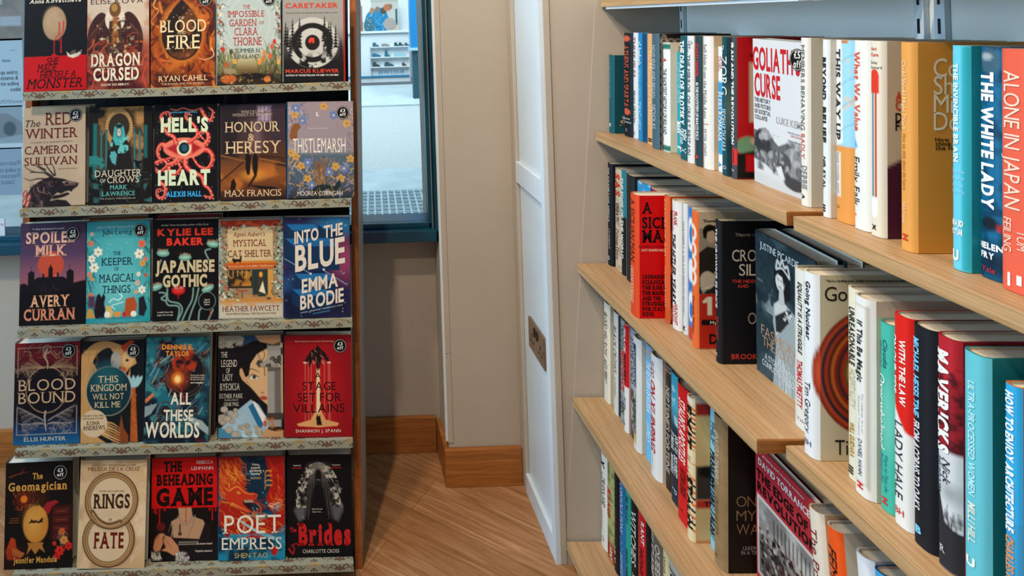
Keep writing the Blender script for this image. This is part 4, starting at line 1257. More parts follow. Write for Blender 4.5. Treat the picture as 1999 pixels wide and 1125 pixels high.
def c_headless():
    A = Art(col='#0f0a0d')
    A.ell(.14, 1.0, .07, .06, '#5a141c')
    A.poly([(.4, .72), (.6, .72), (.62, .86), (.78, .92), (.82, 1.0), (.72, 1.22), (.35, 1.2), (.26, 1.08), (.3, .93), (.42, .86)], '#a98362')
    A.poly([(.24, 1.15), (.3, .95), (.33, 1.16), (.72, 1.19), (.8, .98), (.85, .95), (.9, 1.1), (1, 1.3), (1, 1.5), (.3, 1.5)], '#161014')
    for p in ([(.4, .85), (.47, .96), (.56, .96), (.62, .85)], [(.33, .98), (.3, 1.15)], [(.66, .85), (.62, 1.0), (.55, 1.15)]):
        A.line(p, .016, '#4a3a30'); A.line(p, .006, '#b9a58c')
    A.line([(.43, .98), (.43, 1.08)], .025, '#3a2a20'); A.ell(.43, 1.11, .03, .025, '#3a2a20')
    for x in np.linspace(.42, .7, 12):
        A.ell(x, 1.23, .008, .008, '#a59a88'); A.ell(x, 1.26, .008, .008, '#a59a88')
    S = '#b87c56'
    A.poly([(.03, 1.3), (.05, 1.18), (.12, 1.1), (.2, 1.1), (.17, 1.16), (.17, 1.25), (.13, 1.34), (.05, 1.36)], S)
    A.poly([(.2, 1.12), (.3, 1.16), (.4, 1.28), (.42, 1.36), (.34, 1.42), (.24, 1.36), (.15, 1.34), (.22, 1.3), (.18, 1.22)], S)
    for p in ([(.06, 1.15), (.14, 1.09), (.2, 1.11)], [(.2, 1.13), (.24, 1.22), (.3, 1.3)], [(.17, 1.17), (.22, 1.27)], [(.05, 1.2), (.12, 1.13)]):
        A.line(p, .007, '#7a4530')
    for b, s in (((.36, 1.38, .56, 1.5), 4), ((.0, 1.36, .15, 1.48), 6)):
        A.poly([(b[0], b[3]), (b[0] + .02, b[1]), (b[2] - .02, b[1]), (b[2], b[3])], '#8f8880'); A.splat(34, *b, .008, .02, ['#d0c8bc', '#3a3236', '#a59c92'], s)
    A.rect(0, 0, 1, .735, '#bd0d10')
    for x, l in ((.04, .04), (.07, .06), (.12, .2), (.52, .19), (.92, .17), (.97, .04), (.2, .02), (.88, .03)):
        A.line([(x, .72), (x, .74 + l)], .014, '#bd0d10'); A.ell(x, .74 + l, .011, .016, '#bd0d10')
    D = '#160707'
    return dict(front=A, spine='#1c0b0c', t=[('THE', .32, .127, .28, .155, D, 'sB'), ('BEHEADING', .5, .324, .86, .16, D, 'sB'), ('GAME', .5, .575, .86, .26, D, 'sB'), ("'An instant classic'", .8, 1.255, .24, .028, '#c9b8ac', 'b', SM), ("'Frightful, audacious'", .79, 1.36, .26, .028, '#c9b8ac', 'b', SM),
        ('REBECCA', .81, .073, .25, .05, '#d8c4b8', '', AU), ('LEHMANN', .77, .16, .33, .05, '#d8c4b8', '', AU)])


def c_red_dragon():
    A = Art(col='#0f2b3d')
    A.cloud(4, 3, '#1c6a85', .45, .65, .95); A.cloud(6, 13, '#0c1a28', .5, .7, .7, (A.Y < 1) * 1.)
    A.stars(34, .3, .1, .75, 1.0, '#c9cfc4', 5, .007)
    A.poly([(0, 0), (.32, 0), (.34, .15), (.36, .3), (.42, .42), (.3, .6), (.15, .6), (0, .5)], '#9c1c14')
    A.poly([(.7, 0), (1, 0), (1, .75), (.85, .7), (.78, .8), (.72, .6), (.8, .4)], '#a31a14')
    A.poly([(0, .62), (.2, .7), (.4, .82), (.6, .95), (.85, .85), (1, .7), (1, 1.0), (.8, 1.15), (.5, 1.2), (.25, 1.15), (.1, 1.05), (0, 1.0)], '#9c1c14')
    F_ = ['#d06a24', '#e0912f', '#b8341a', '#c9501f']
    A.strokes(150, 0, .02, .34, .55, .2, 1.1, .014, F_, 3, .5, .5); A.strokes(90, 0, .62, 1, 1.1, .18, .5, .014, F_ + ['#8c1410'], 4, .5, .5); A.strokes(50, .74, .05, 1, .7, .14, 1.2, .014, ['#c9301a', '#8c1410', '#d05a22'], 5, .5)
    A.poly(catmull([(.1, .56), (.17, .45), (.27, .4), (.37, .45), (.45, .53), (.53, .53), (.575, .58), (.55, .63), (.5, .645), (.42, .63), (.36, .68), (.42, .74), (.49, .8), (.44, .82), (.34, .78), (.22, .7), (.12, .66)]), '#b8301a')
    A.poly([(.36, .66), (.42, .635), (.52, .65), (.5, .7), (.47, .78), (.42, .74)], '#2a0b0f')
    A.line([(.16, .5), (.28, .44), (.4, .53), (.54, .56)], .02, '#e08a35', 1, .008); A.line([(.2, .68), (.32, .74), (.45, .8)], .018, '#e08a35', 1, .006)
    A.ell(.54, .575, .014, .01, '#3a0f12')
    A.line([(.35, .35), (.42, .25), (.4, .12)], .014, '#b8341a', 1, .005); A.line([(.5, .55), (.58, .56), (.56, .62)], .012, '#c9501f')
    for k in range(9):
        A.line([(.39 + .015 * k, .64), (.395 + .015 * k, .672)], .008, '#e8d3a8', 1, .002, curve=False)
    A.ell(.3, .53, .024, .015, '#f0c050', ang=.3); A.ell(.3, .53, .008, .012, '#1a0c0c')
    for k in range(4):
        A.line([(.8, .22 + .07 * k), (.72, .22 + .07 * k), (.7, .28 + .07 * k)], .02, '#c98c3a', 1, .006)
    A.strokes(12, .75, .68, .9, .74, .1, .3, .01, ['#d8b8a0'], 9, .5)
    A.line([(.3, .92), (.6, 1.1), (1, 1.25)], .02, '#8fbac0', 1, .06)
    A.cloud(4, 33, '#1d7f9c', .4, .6, .9, (A.Y > 1.12) * 1.); A.cloud(7, 36, '#0c2a40', .55, .7, .8, (A.Y > 1.2) * 1.)
    A.ell(.84, 1.37, .05, .07, '#a81e14', 1, .3); A.ell(.13, 1.12, .04, .05, '#8c1410')
    C = '#ddd3c0'
    return dict(front=A, spine='#10405a', t=[('POET', .5, .985, .88, .26, C, 's'), ('T', .385, .9, .03, .05, C, ''), ('H', .385, .97, .035, .05, C, ''), ('E', .385, 1.04, .03, .05, C, ''), ('EMPRESS', .5, 1.26, .9, .17, C, 's'), ("'Vicious,", .56, .12, .12, .03, C, 'b', SM), ('gorgeous,', .56, .165, .14, .03, C, 'b', SM), ('and fiercely', .56, .21, .18, .03, C, 'b', SM), ("haunting'", .56, .255, .14, .03, C, 'b', SM), ('CHLOE GONG', .56, .32, .16, .03, '#c9a06a', '', SM),
        ('SHEN TAO', .49, 1.43, .5, .07, '#b5a06a', '', AU)])


def c_veil():
    A = Art(col='#0b0a0d')
    A.poly([(.22, .9), (.25, .55), (.3, .3), (.38, .17), (.48, .12), (.58, .16), (.66, .28), (.72, .5), (.75, .9)], '#1d1b1d')
    for sg in (-1, 1):
        A.ell(.48 + sg * .11, .26, .09, .13, '#4a453f', .8, soft=.03)
        for k in range(4):
            A.line([(.48 + sg * (.04 + .03 * k), .2), (.48 + sg * (.08 + .035 * k), .5), (.48 + sg * (.12 + .045 * k), .95)], .007, '#6a6660', .8, .003)
        A.poly([(.48 + sg * .2, .75), (.48 + sg * .3, .72), (.48 + sg * .38, .82), (.48 + sg * .3, .98), (.48 + sg * .24, .95)], '#585a5c', .8, .02)
        r = random.Random(5)
        for k in range(16):
            t = k / 16
            x, y = .48 + sg * (.1 + .24 * t), .16 + .42 * t
            pass
        A.line([(.48, .12), (.48 + sg * .1, .15), (.48 + sg * .2, .34), (.48 + sg * .3, .55), (.48 + sg * .34, .72)], .009, '#b5ad9c', 1, .004)
    band = ((np.hypot((A.X - .48) / .35, (A.Y - .64) / .53) < 1) & (np.hypot((A.X - .48) / .19, (A.Y - .68) / .46) > 1) & (A.Y < .78)) * 1.
    A.cloud(22, 9, '#b5ac9b', .5, .6, .9, band); A.cloud(9, 19, '#0f0d10', .5, .62, .8, band * (A.Y > .35))
    A.ell(.48, .2, .1, .09, '#7a7264', .8, soft=.02); A.ell(.48, .3, .055, .1, '#0f0d10', soft=.01); A.ell(.48, .37, .025, .008, '#6a625a')
    A.poly([(.4, .5), (.48, .42), (.56, .5), (.62, .95), (.34, .95)], '#0b0a0d')
    A.cloud(12, 6, '#6d6a66', .62, .75, .8, ((A.Y > .5) & (A.Y < .95) & (np.abs(A.X - .48) > .22) & (np.abs(A.X - .48) < .38)) * 1.)
    R = '#b51d1e'
    A.line([(.02, 1.38), (.08, 1.45), (.1, 1.36), (.06, 1.33), (.14, 1.3)], .02, R, 1, .008)
    return dict(front=A, spine='#121014', t=[('Brides', .56, 1.17, .82, .33, R, 'sB'), ('The', .085, 1.1, .1, .07, R, 'sb'), ("'Inspiring'", .15, .15, .12, .02, '#c9bfb0', 'b', SM), ('EMILIA BANNARD', .15, .19, .15, .022, R, 'b', SM), ("'Seductive'", .76, .15, .13, .02, '#c9bfb0', 'b', SM), ('FRANCESCA MAY', .76, .19, .17, .022, R, 'b', SM), ('Before Dracula', .46, .8, .16, .022, '#c9bfb0', '', SM), ('there were ...', .46, .84, .16, .022, '#c9bfb0', '', SM),
        ('CHARLOTTE CROSS', .51, 1.415, .56, .05, '#c9bfae', 's', AU)])
# ------------------------------------------------------------------ the room
FLOOR = 0.0
KB, KP, KN, KFAR = 1.66, 1.535, 1.3035, 1.30       # back wall, pillar face, bookcase wall
XC, XJ, XB = 0.3116, 0.539, 0.889
yB, yP, yN, yF = KB * F / 1000, KP * F / 1000, KN * F / 1000, KFAR * F / 1000
TOP = 2.9


def struct(o):
    o['kind'] = 'structure'
    return o


struct(MB().box((-3.2, -1.6, -0.03), (1.3, yB + 0.02, 0)).build('floor', M['floor']))
# back wall under and beside the window
WK = 1.585
yW = WK * F / 1000
win_r = at(859, 471, WK)
sill_z = (at(20, 500, WK).z + win_r.z) / 2
head_z = 2.45
b = MB()
b.box((-3.2, yB, 0), (XC, yB + 0.12, sill_z - 0.002))
b.box((-3.2, yB, head_z), (XC, yB + 0.12, TOP))
struct(b.build('wall_back', M['cream']))
# pillar that closes the window bay, and the end wall of the bookcase
b = MB()
b.box((XC, yP, 0), (XJ, yB + 0.25, TOP))
struct(b.build('wall_pillar', M['cream'], bevel=0.003))
b = MB()
b.box((XJ, yN, 0), (1.3, yN + 0.02, TOP))
b.box((XB + 0.001, -1.6, 0), (1.3, yN, TOP))
struct(b.build('wall_right', M['cream']))
# trims on the pillar: slim cover strip with a joint, arris strip beside the bookcase
b = MB()
b.box((XC - 0.002, yP - 0.003, 0.125), (XC + 0.0135, yP, at(870, 690, KP).z - 0.001))
b.box((XC - 0.002, yP - 0.003, at(870, 690, KP).z + 0.001), (XC + 0.0135, yP, TOP))
struct(b.build('trim_1', M['cream_trim'], bevel=0.0008))
b = MB()
b.box((XJ - 0.001, yN - 0.004, 0), (XJ + 0.0155, yN, TOP))
struct(b.build('trim_2', M['cream_trim'], bevel=0.001))
# pale metal-edged bead on the window bay corner
b = MB()
b.box((XC - 0.009, yP - 0.001, 0.13), (XC - 0.002, yP + 0.008, TOP))
struct(b.build('trim_3', M['white_panel']))
# panelled reveal facing the window
b = MB()
zr0, zr1 = 0.911, 0.971
yr0, yr1 = 1.322 * F / 1000, 1.502 * F / 1000
fx = XJ - 0.012
b.box((fx, yN - 0.003, 0), (XJ - 0.001, yr0, TOP))
b.box((fx, yr0, zr0), (XJ - 0.001, yr1, zr1))
b.box((fx, yr0, 0), (XJ - 0.001, yr1, 0.055))
b.box((XJ - 0.0005, yN, 0), (XJ, yP, TOP))
struct(b.build('trim_4', M['white_panel'], bevel=0.0015))
b = MB()
b.box((fx, yr1, 0), (XJ - 0.001, yP - .0005, TOP))
struct(b.build('trim_6', M['cream_trim'], bevel=0.0015))
# fill behind the reveal so the panel is solid
b = MB()
b.box((XJ, yN + 0.02, 0), (0.95, yP + 0.1, TOP))
struct(b.build('wall_reveal', M['white_panel']))
# end upright board of the bookcase, its front edge following the shelves
b = MB()
prof = [(0.886, 0.0), (0.886, 2.2), (0.742, 2.2), (0.548, 0.0)]
b.prism(prof, 'y', yN - 0.0018, yN, None)
struct(b.build('trim_5', M['cream_trim']))
# skirting
b = MB()
hb = 0.112
b.box((XC - 0.015, yP - 0.016, 0), (XJ - 0.013, yP - 0.0005, hb))
b.box((XC - 0.015, yP, 0), (XC - 0.0005, yB - 0.016, hb))
struct(b.build('baseboard_front', M['oak_dark'], bevel=0.002))
b = MB()
b.box((-3.2, yB - 0.016, 0), (XC - 0.016, yB - 0.0005, hb + 0.003))
struct(b.build('baseboard_back', M['oak_dark'], bevel=0.002))

# window: black frame, sill, glass
wr = win_r.x
gl_r = at(846, 445, WK).x
fz0 = sill_z
fz1 = at(846, 450, WK).z
b = MB()
fw = wr - gl_r
b.box((gl_r + 0.008, yW, fz0), (wr, yW + 0.05, head_z))
b.box((gl_r - 0.010, yW + 0.03, fz1), (gl_r + 0.008, yW + 0.07, head_z))
b.box((-3.2, yW, fz0), (wr, yW + 0.05, fz1))
b.box((-3.2, yW + 0.05, fz0), (wr, yB + 0.13, fz1 - 0.012))
b.box((-3.2, yW + 0.03, fz1), (gl_r, yW + 0.07, fz1 + 0.016))
b.box((-3.2, yW, head_z - 0.05), (wr, yW + 0.05, head_z))
wf = b.build('window_1', M['black_metal'], bevel=0.002)
struct(wf)
b = MB()
b.box((-3.2, yW + 0.048, fz1 + 0.016), (gl_r - 0.010, yW + 0.054, head_z - 0.05))
g = b.build('window_pane', M['glass'], wf)
b = MB()
b.box((gl_r - 0.0105, yW + 0.072, fz1), (gl_r - 0.005, yW + 0.078, head_z))
b.box((gl_r + 0.001, yW + 0.026, fz1), (gl_r + 0.004, yW + 0.03, head_z))
b.build('glazing_seal', M['metal'], wf)

# round white sticker on the pane
def disc_mesh(c, r, y, col, n=40):
    m = MB()
    v = [(c[0], y, c[1])] + [(c[0] + r * math.cos(2 * math.pi * i / n), y, c[1] + r * math.sin(2 * math.pi * i / n)) for i in range(n)]
    v2 = [(p[0], y + 0.0006, p[2]) for p in v]
    m.add(v, [(0, 1 + (i + 1) % n, 1 + i) for i in range(n)], lin(col))
    m.add(v2, [(0, 1 + i, 1 + (i + 1) % n) for i in range(n)], lin(col))
    return m


kg = (yW + 0.045) * 1000 / F
c = at(761, 47, kg)
tag(disc_mesh((c.x, c.z), 12.3 * kg / 1000, yW + 0.0455, '#f2f7fa').build('window_sticker', M['paper']), 'small round pale blue sticker stuck on the glass in front of the shoe shop', 'sticker')


# notices stuck on the glass, read from outside, so mirrored from in here
def poster(label, px0, y0, px1, y1, col, lines, extra=None):
    a, d = at(px0, y0, kg), at(px1, y1, kg)
    m = MB()
    y = yW + 0.0465
    A = extra if extra else Art(4, 4, 1.5, col)
    xs = a.x + (d.x - a.x) * A.X
    zs = a.z + (d.z - a.z) * A.Y / A.ymax
    grid(m, np.stack([xs, np.full_like(xs, y), zs], -1), A.C)
    o = m.build('window_notice', M['paper'])
    tag(o, label, 'poster')
    if lines:
        m = MB()
        for tx, cx, cy, w, h, cc, st in lines:
            p = at(cx, cy, kg)
            fn = lambda X, Y, p=p: np.stack([p.x - X, np.full_like(X, y - .0007), p.z - Y], -1)
            flat_text(m, tx, 0, 0, w * kg / 1000, h * kg / 1000, cc, st, fn)
        m.build('notice_lettering', M['print'], o)
    return o


A = Art(40, 60, 1.5, '#8d8a86')
A.cloud(4, 3, '#a59f98', .4, .7, .8)
A.poly([(0, .1), (.25, .2), (.3, .6), (.2, .8), (.05, 1.3), (0, 1.3)], '#c3ccd2')
A.rect(.55, 1.0, .95, 1.2, '#b6c2cb'); A.rect(.45, .6, .6, .75, '#b9c0c4')
poster('grey photographic poster at the top left, stuck on the window beside the display', -60, -60, 47, 78, '#8d8a86', None, A)
poster('tall white notice with mirrored grey lines of bold text on the left window', -60, 78, 47, 208, '#bcd3e2', [
    ('outh', 12, 118, 16, 6, '#55697c', 'b'), ('crime ap', 18, 141, 34, 8, '#4a5b6c', 'b'), ('& events', 18, 152, 34, 8, '#4a5b6c', 'b'), ('police stra', 16, 163, 40, 8, '#4a5b6c', 'b'),
    ('inbox', 30, 174, 20, 8, '#4a5b6c', 'b'), ('www.NYCM.u', 20, 198, 46, 7, '#5d7285', ''), ('for North', 25, 98, 12, 3, '#6b8094', '')])
A = Art(40, 60, 1.5, '#9fb2bf')
A.poly([(0, .5), (.3, .3), (.7, .25), (1, .6), (1, 1.0), (0, 1.3)], '#8b98a2'); A.ell(.2, .7, .12, .3, '#b7a58c', .6); A.ell(.75, .8, .12, .25, '#5d7078'); A.rect(0, 1.3, 1, 1.5, '#cfe2ee')
poster('pale printed sheet with a faded car picture low on the left window', -60, 209, 46, 290, '#a8bccb', None, A)
poster('blue grey paper notice with mirrored serif text, lowest on the left window', -60, 291, 45, 380, '#9fb6cb', [
    ('Waterstone', 20, 318, 42, 8, '#5b7288', 's'), ('trading na', 19, 331, 42, 8, '#5b7288', 's'), ('Waterstones Be', 16, 343, 48, 8, '#5b7288', 's'), ('Limited', 15, 355, 26, 8, '#5b7288', 's')])
# little paper card on the sill
a, d = at(-14, 428, WK + .03), at(10, 458, WK + .03)
m = MB().box((a.x, (WK + .03) * F / 1000, fz1 + .0005), (d.x, (WK + .03) * F / 1000 + .004, a.z), lin('#c4ccd2'))
o = m.build('card', M['print'])
tag(o, 'small white card standing on the window sill at the far left', 'card')
m = MB()
flat_text(m, 'PJ', (d.x - .008), -(a.z - .018), .009, .006, '#8a6a4a', 's', lambda X, Y: np.stack([X, np.full_like(X, (WK + .03) * F / 1000 - .0006), -Y], -1))
m.build('card_lettering', M['print'], o)

# ------------------------------------------------------------------ double wall socket
ks0, ks1 = 1.453, 1.345
xs = XJ - 0.0008
y0s, y1s = ks1 * F / 1000, ks0 * F / 1000
zs0, zs1 = 0.461, 0.546
sock = empty('wall_socket', (xs, (y0s + y1s) / 2, (zs0 + zs1) / 2))
tag(sock, 'bronze double power socket low on the white panelled reveal', 'socket')
def loc(mb):
    for i, v in enumerate(mb.v):
        mb.v[i] = v - np.array(sock.location, dtype=np.float32)
    return mb
loc(MB().box((xs - .0075, y0s, zs0), (xs, y1s, zs1))).build('plate', M['bronze'], sock, bevel=0.002)
L = y1s - y0s
for fy in (.24, .76):
    m = MB()
    cy = y0s + L * fy
    cz = (zs0 + zs1) / 2
    m.box((xs - .0081, cy - .003, cz - .002), (xs - .0070, cy + .003, cz + .008))
    m.box((xs - .0081, cy - .014, cz - .018), (xs - .0070, cy - .007, cz - .012))
    m.box((xs - .0081, cy + .007, cz - .018), (xs - .0070, cy + .014, cz - .012))
    loc(m).build('socket_holes', M['black'], sock)
for fy in (.42, .58):
    m = MB()
    cy = y0s + L * fy
    m.box((xs - .010, cy - .006, zs1 - .032), (xs - .0070, cy + .006, zs1 - .010))
    loc(m).build('rocker_switch', M['black'], sock, bevel=0.001)
for fy in (.06, .94):
    m = MB()
    cy = y0s + L * fy
    m.prism([(cy + .003 * math.cos(t), (zs0 + zs1) / 2 + .003 * math.sin(t)) for t in np.linspace(0, 5.5, 8)], 'x', xs - .0075, xs - .0070)
    loc(m).build('screw', M['metal'], sock)

# ------------------------------------------------------------------ the street outside
def outside():
    S = M['street'] = m_noise('wet_paving', '#93a8ae', '#a9bbc0', 5, 0.45, 0.4, 0.1)
    S2 = M['road'] = m_noise('grey_asphalt', '#97a2a3', '#b3bcbc', 60, 0.7, 0.2, 0.2)
    yo = yB + 0.14
    D2y = lambda y, x=760: 1.45 / (RD(x, y)[1] / F)
    gz = -0.05
    ya, yb_, yc, yd = D2y(372), D2y(330), D2y(206), D2y(160)
    struct(MB().box((-9, yo, gz - .1), (9, yb_, gz)).build('ground_pavement', S))
    struct(MB().box((-9, yb_, gz - .1), (9, yc, gz - .02)).build('ground_road', S2))
    struct(MB().box((-9, yc, gz - .1), (9, 14, gz + .01)).build('ground_far_pavement', m_noise('far_paving', '#a9bcc2', '#bfcdd0', 3, .4, .4, 0)))
    # ribbed tactile slabs in the near pavement
    m = MB()
    t0, t1 = D2y(436), D2y(372)
    P = (t1 - t0)
    nx, ny = 26, 9
    for i in range(nx):
        for j in range(ny):
            cx = -.5 + (i + .5) * .055 + j * .006
            cy = t0 + (j + .5) * P / ny
            m.box((cx - .02, cy - P / ny * .32, gz), (cx + .02, cy + P / ny * .32, gz + .006))
    tag(m.build('tactile_paving', m_noise('tactile_slab', '#54707c', '#7d939b', 30, .6, .3, 0)), 'grey ribbed paving slabs just outside the window', 'paving', kind='structure')
    # shop front opposite
    ys = yd
    def q(x, y, dy=0.0):
        R, D = RD(x, y)
        return (R / F * (ys + dy), CAM_H - D / F * (ys + dy))
    sh = empty('shoe_shop_front', (0.5, ys, 0))
    tag(sh, 'white shop front with shelves of shoes across the street', 'shop')
    off = np.array(sh.location, dtype=np.float32)
    def put(mb, name, mat, parent=sh):
        for i, v in enumerate(mb.v):
            mb.v[i] = v - off
        return mb.build(name, mat, parent)
    def pbox(mb, x0, y0, x1, y1, d0, d1, col):
        a, d = q(x0, y0), q(x1, y1)
        return mb.box((a[0], ys + d0, q(760, y0)[1]), (d[0], ys + d1, q(760, y1)[1]), lin(col))
    white = m_noise('white_shop_paint', '#cfd8dc', '#d8dfe2', 2, .6, .2, 0)
    m = MB(); a = q(600, 165); d = q(798, 64)
    m.box((-3, ys, gz), (d[0], ys + .05, d[1]), lin('#d0d9dd'))
    put(m, 'lower_wall', white)
    m = MB(); pbox(m, 380, 147, 799, 150, -.03, 0, '#2a86b0'); put(m, 'blue_kerb_strip', M['print'])
    m = MB(); m.box((-3, ys + .5, 0), (2.5, ys + .6, 4), lin('#b9c3c6')); put(m, 'interior_wall', white)
    m = MB(); pbox(m, 400, 60, 800, 64, -.06, .5, '#dfe6ea'); put(m, 'window_ledge', white)
    m = MB(); pbox(m, 779, -200, 787, 62, -.02, .04, '#dde3e6'); put(m, 'mullion', white)
    m = MB()
    for y in (90, 110, 129):
        pbox(m, 723, y, 798, y + 2, -.1, 0, '#e3e8ea')
    pbox(m, 721, 88, 724, 148, -.1, 0, '#dfe5e8')
    put(m, 'shoe_shelves', white)
    m = MB(); fn = lambda X, Y: np.stack([X, np.full_like(X, ys - .02 - off[1]), -Y], -1)
    a = q(764, 139)
    flat_text(m, 'pavers.co.uk', a[0] - off[0], -(a[1] - off[2]), 50 * ys / F, 7 * ys / F, '#3a9ac2', 'w', fn)
    m.build('shop_lettering', M['print'], sh)
    # poster inside the shop window: people in blue behind the ledge
    A = Art(70, 60, .86, '#b7b4ac')
    A.rect(0, 0, .3, .6, '#d6dde2'); A.rect(.3, 0, 1, .13, '#aaa79c'); A.rect(0, .1, .055, .86, '#b5583a'); A.rect(.055, .2, .08, .86, '#3a4a4c')
    A.ell(.34, .62, .2, .3, '#2f7f9e'); A.ell(.5, .6, .25, .34, '#1f7ba6'); A.ell(.25, .7, .14, .2, '#3f6a74'); A.ell(.33, .33, .06, .08, '#a5795a'); A.ell(.47, .3, .06, .07, '#7a7068'); A.ell(.62, .34, .08, .09, '#4a4a42'); A.ell(.72, .26, .1, .09, '#b36a4a'); A.ell(.8, .24, .05, .07, '#8c6a4a')
    A.rect(.92, .3, .97, .7, '#1f5560'); A.ell(.9, .75, .05, .08, '#b59a80'); A.stars(60, .2, .4, .65, .84, '#8fc0d6', 4, .01); A.stars(60, .2, .4, .65, .84, '#1a4a64', 5, .012)
    m = MB(); a, d = q(700, -4, .2), q(779, 61, .2)
    xs_ = a[0] + (d[0] - a[0]) * A.X; zs_ = a[1] + (d[1] - a[1]) * A.Y / A.ymax
    grid(m, np.stack([xs_, np.full_like(xs_, ys + .2), zs_], -1), A.C)
    put(m, 'window_poster', M['print'])
    # shoes on the shelves, one object each
    def shoe(x, y, L_, col, boot, lab):
        a = (q(x, y, -.1)[0], q(760, y)[1] + .002)
        s = L_ * ys / F
        pr = [(-.5, 0), (.5, 0), (.5, .12), (.3, .22), (.05, .32), (-.1, .5 + boot), (-.42, .5 + boot), (-.5, .2)]
        m = MB().prism([(a[0] + u * s, a[1] + v * s) for u, v in pr], 'y', ys - .09, ys - .012, lin(col))
        tag(m.build('shoe', M['print'], bevel=.004), lab, 'shoe', 'shoes on the shelves of the shop opposite')
    S_ = [(734, 90, 13, '#3d6a70', .1, 'dark green trainer, leftmost on the top shoe shelf across the street'), (753, 90, 16, '#8f8a80', -.2, 'low beige sandal on the top shoe shelf across the street'), (775, 90, 10, '#2c5358', .2, 'dark ankle boot, second from the right on the top shoe shelf'), (784, 90, 10, '#2c5358', .15, 'dark ankle boot between two others on the top shoe shelf'), (795, 90, 9, '#33555c', .1, 'dark boot at the right end of the top shoe shelf'),
          (735, 110, 17, '#2f7388', -.1, 'low teal pump, leftmost on the middle shoe shelf'), (757, 110, 11, '#2a6f84', .6, 'tall teal boot in the middle of the middle shoe shelf'), (782, 110, 22, '#9cc2cc', -.15, 'pale blue flat shoe, rightmost on the middle shoe shelf'),
          (735, 129, 15, '#3c4a4e', .1, 'dark grey shoe, leftmost on the lowest shoe shelf'), (760, 129, 18, '#3f5c62', -.05, 'wide dark shoe in the middle of the lowest shoe shelf'), (790, 129, 9, '#57483c', .2, 'small brown shoe, rightmost on the lowest shoe shelf')]
    for s in S_:
        shoe(*s)
    # blue column with dark base in front of the shop, nearer
    yk = D2y(193)
    def qq(x, y):
        R, D = RD(x, y)
        return (R / F * yk, CAM_H - D / F * yk)
    col = empty('street_column', (qq(812, 190)[0], yk - .05, gz))
    tag(col, 'bright blue column with a dark base beside the shoe shop', 'column')
    o2 = np.array(col.location, dtype=np.float32)
    def put2(m, n, mt):
        for i, v in enumerate(m.v):
            m.v[i] = v - o2
        m.build(n, mt, col)
    x0, x1 = qq(799, 90)[0], qq(842, 90)[0]
    zb = qq(812, 92)[1]
    put2(MB().box((x0, yk - .2, zb), (x1, yk - .02, 5), lin('#1582c4')), 'shaft', m_noise('blue_column_paint', '#0f78bd', '#2a93d0', 60, .3, .5, 0))
    put2(MB().box((x0 + .03, yk - .18, gz), (x1, yk - .02, zb - .05), lin('#1a4a5a')), 'base', m_noise('dark_column_base', '#143e4c', '#2a5c68', 30, .5, .4, 0))
    put2(MB().box((x0 - .03, yk - .22, zb - .05), (x1, yk - .0, zb), lin('#a9cfe0')), 'collar', M['print'])


outside()

# ------------------------------------------------------------------ bookcase along the right wall
TILT = 0.030
SH = {  # X of front edge, drop of front edge below the camera
    1: (0.660, 0.3029), 2: (0.602, 0.634), 3: (0.580, 0.9726), 4: (0.553, 1.3377),
    11: (0.660, 0.3045), 12: (0.640, 0.638), 13: (0.620, 0.985)}
KU1, KU2 = 0.754, 0.743
XBK = XB - 0.004


def shelf_z(s, X):
    xf, dr = SH[s]
    return CAM_H - dr - TILT * (X - xf)


def shelf_board(s, k0, k1, label, thick=0.021, name='bookshelf_board'):
    xf = SH[s][0]
    x1 = XBK
    y0, y1 = k1 * F / 1000, k0 * F / 1000
    root = empty(name, (xf, y0, shelf_z(s, xf)))
    tag(root, label, 'shelf', 'oak shelves of the bookcase')
    e = 0.0018
    zz = lambda X: shelf_z(s, X) - root.location.z
    def slab(xa, xb, ya, yb, mat, nm):
        v = []
        for dz in (-thick, 0):
            v += [(xa - xf, ya - y0, zz(xa) + dz), (xb - xf, ya - y0, zz(xb) + dz), (xb - xf, yb - y0, zz(xb) + dz), (xa - xf, yb - y0, zz(xa) + dz)]
        MB().hexa(v).build(nm, mat, root, bevel=0.0012)
    slab(xf + 0.003, x1, y0 + 0.003, y1 - .0005, M['shelf'], 'board')
    slab(xf, xf + 0.003, y0, y1 - .0005, M['shelf_edge'], 'front_edging')
    slab(xf + 0.003, x1, y0, y0 + 0.003, M['oak_dark'], 'end_edging')
    return root


k_wall = (yN - 0.007) * 1000 / F
shelf_board(1, k_wall, KU1, 'far oak shelf under the upper row of spines and the white cover with grey busts')
shelf_board(2, k_wall, KU1 - .004, 'far oak shelf under the bright red cover and the tiara cover')
shelf_board(3, k_wall, KU1 - .004, 'far oak shelf under the tall brown gold and black hardback')
shelf_board(4, k_wall, KU1 + .0, 'lowest far oak shelf, under the white spine with a small black crow')
shelf_board(11, KU2, 0.33, 'near oak shelf at the right under the amber, sky blue and coral hardbacks')
shelf_board(12, KU2 + .002, 0.33, 'near oak shelf under the coloured hoops cover and the wide turquoise book')
shelf_board(13, KU2, 0.33, 'lowest near oak shelf at the bottom right, under the leaning books')
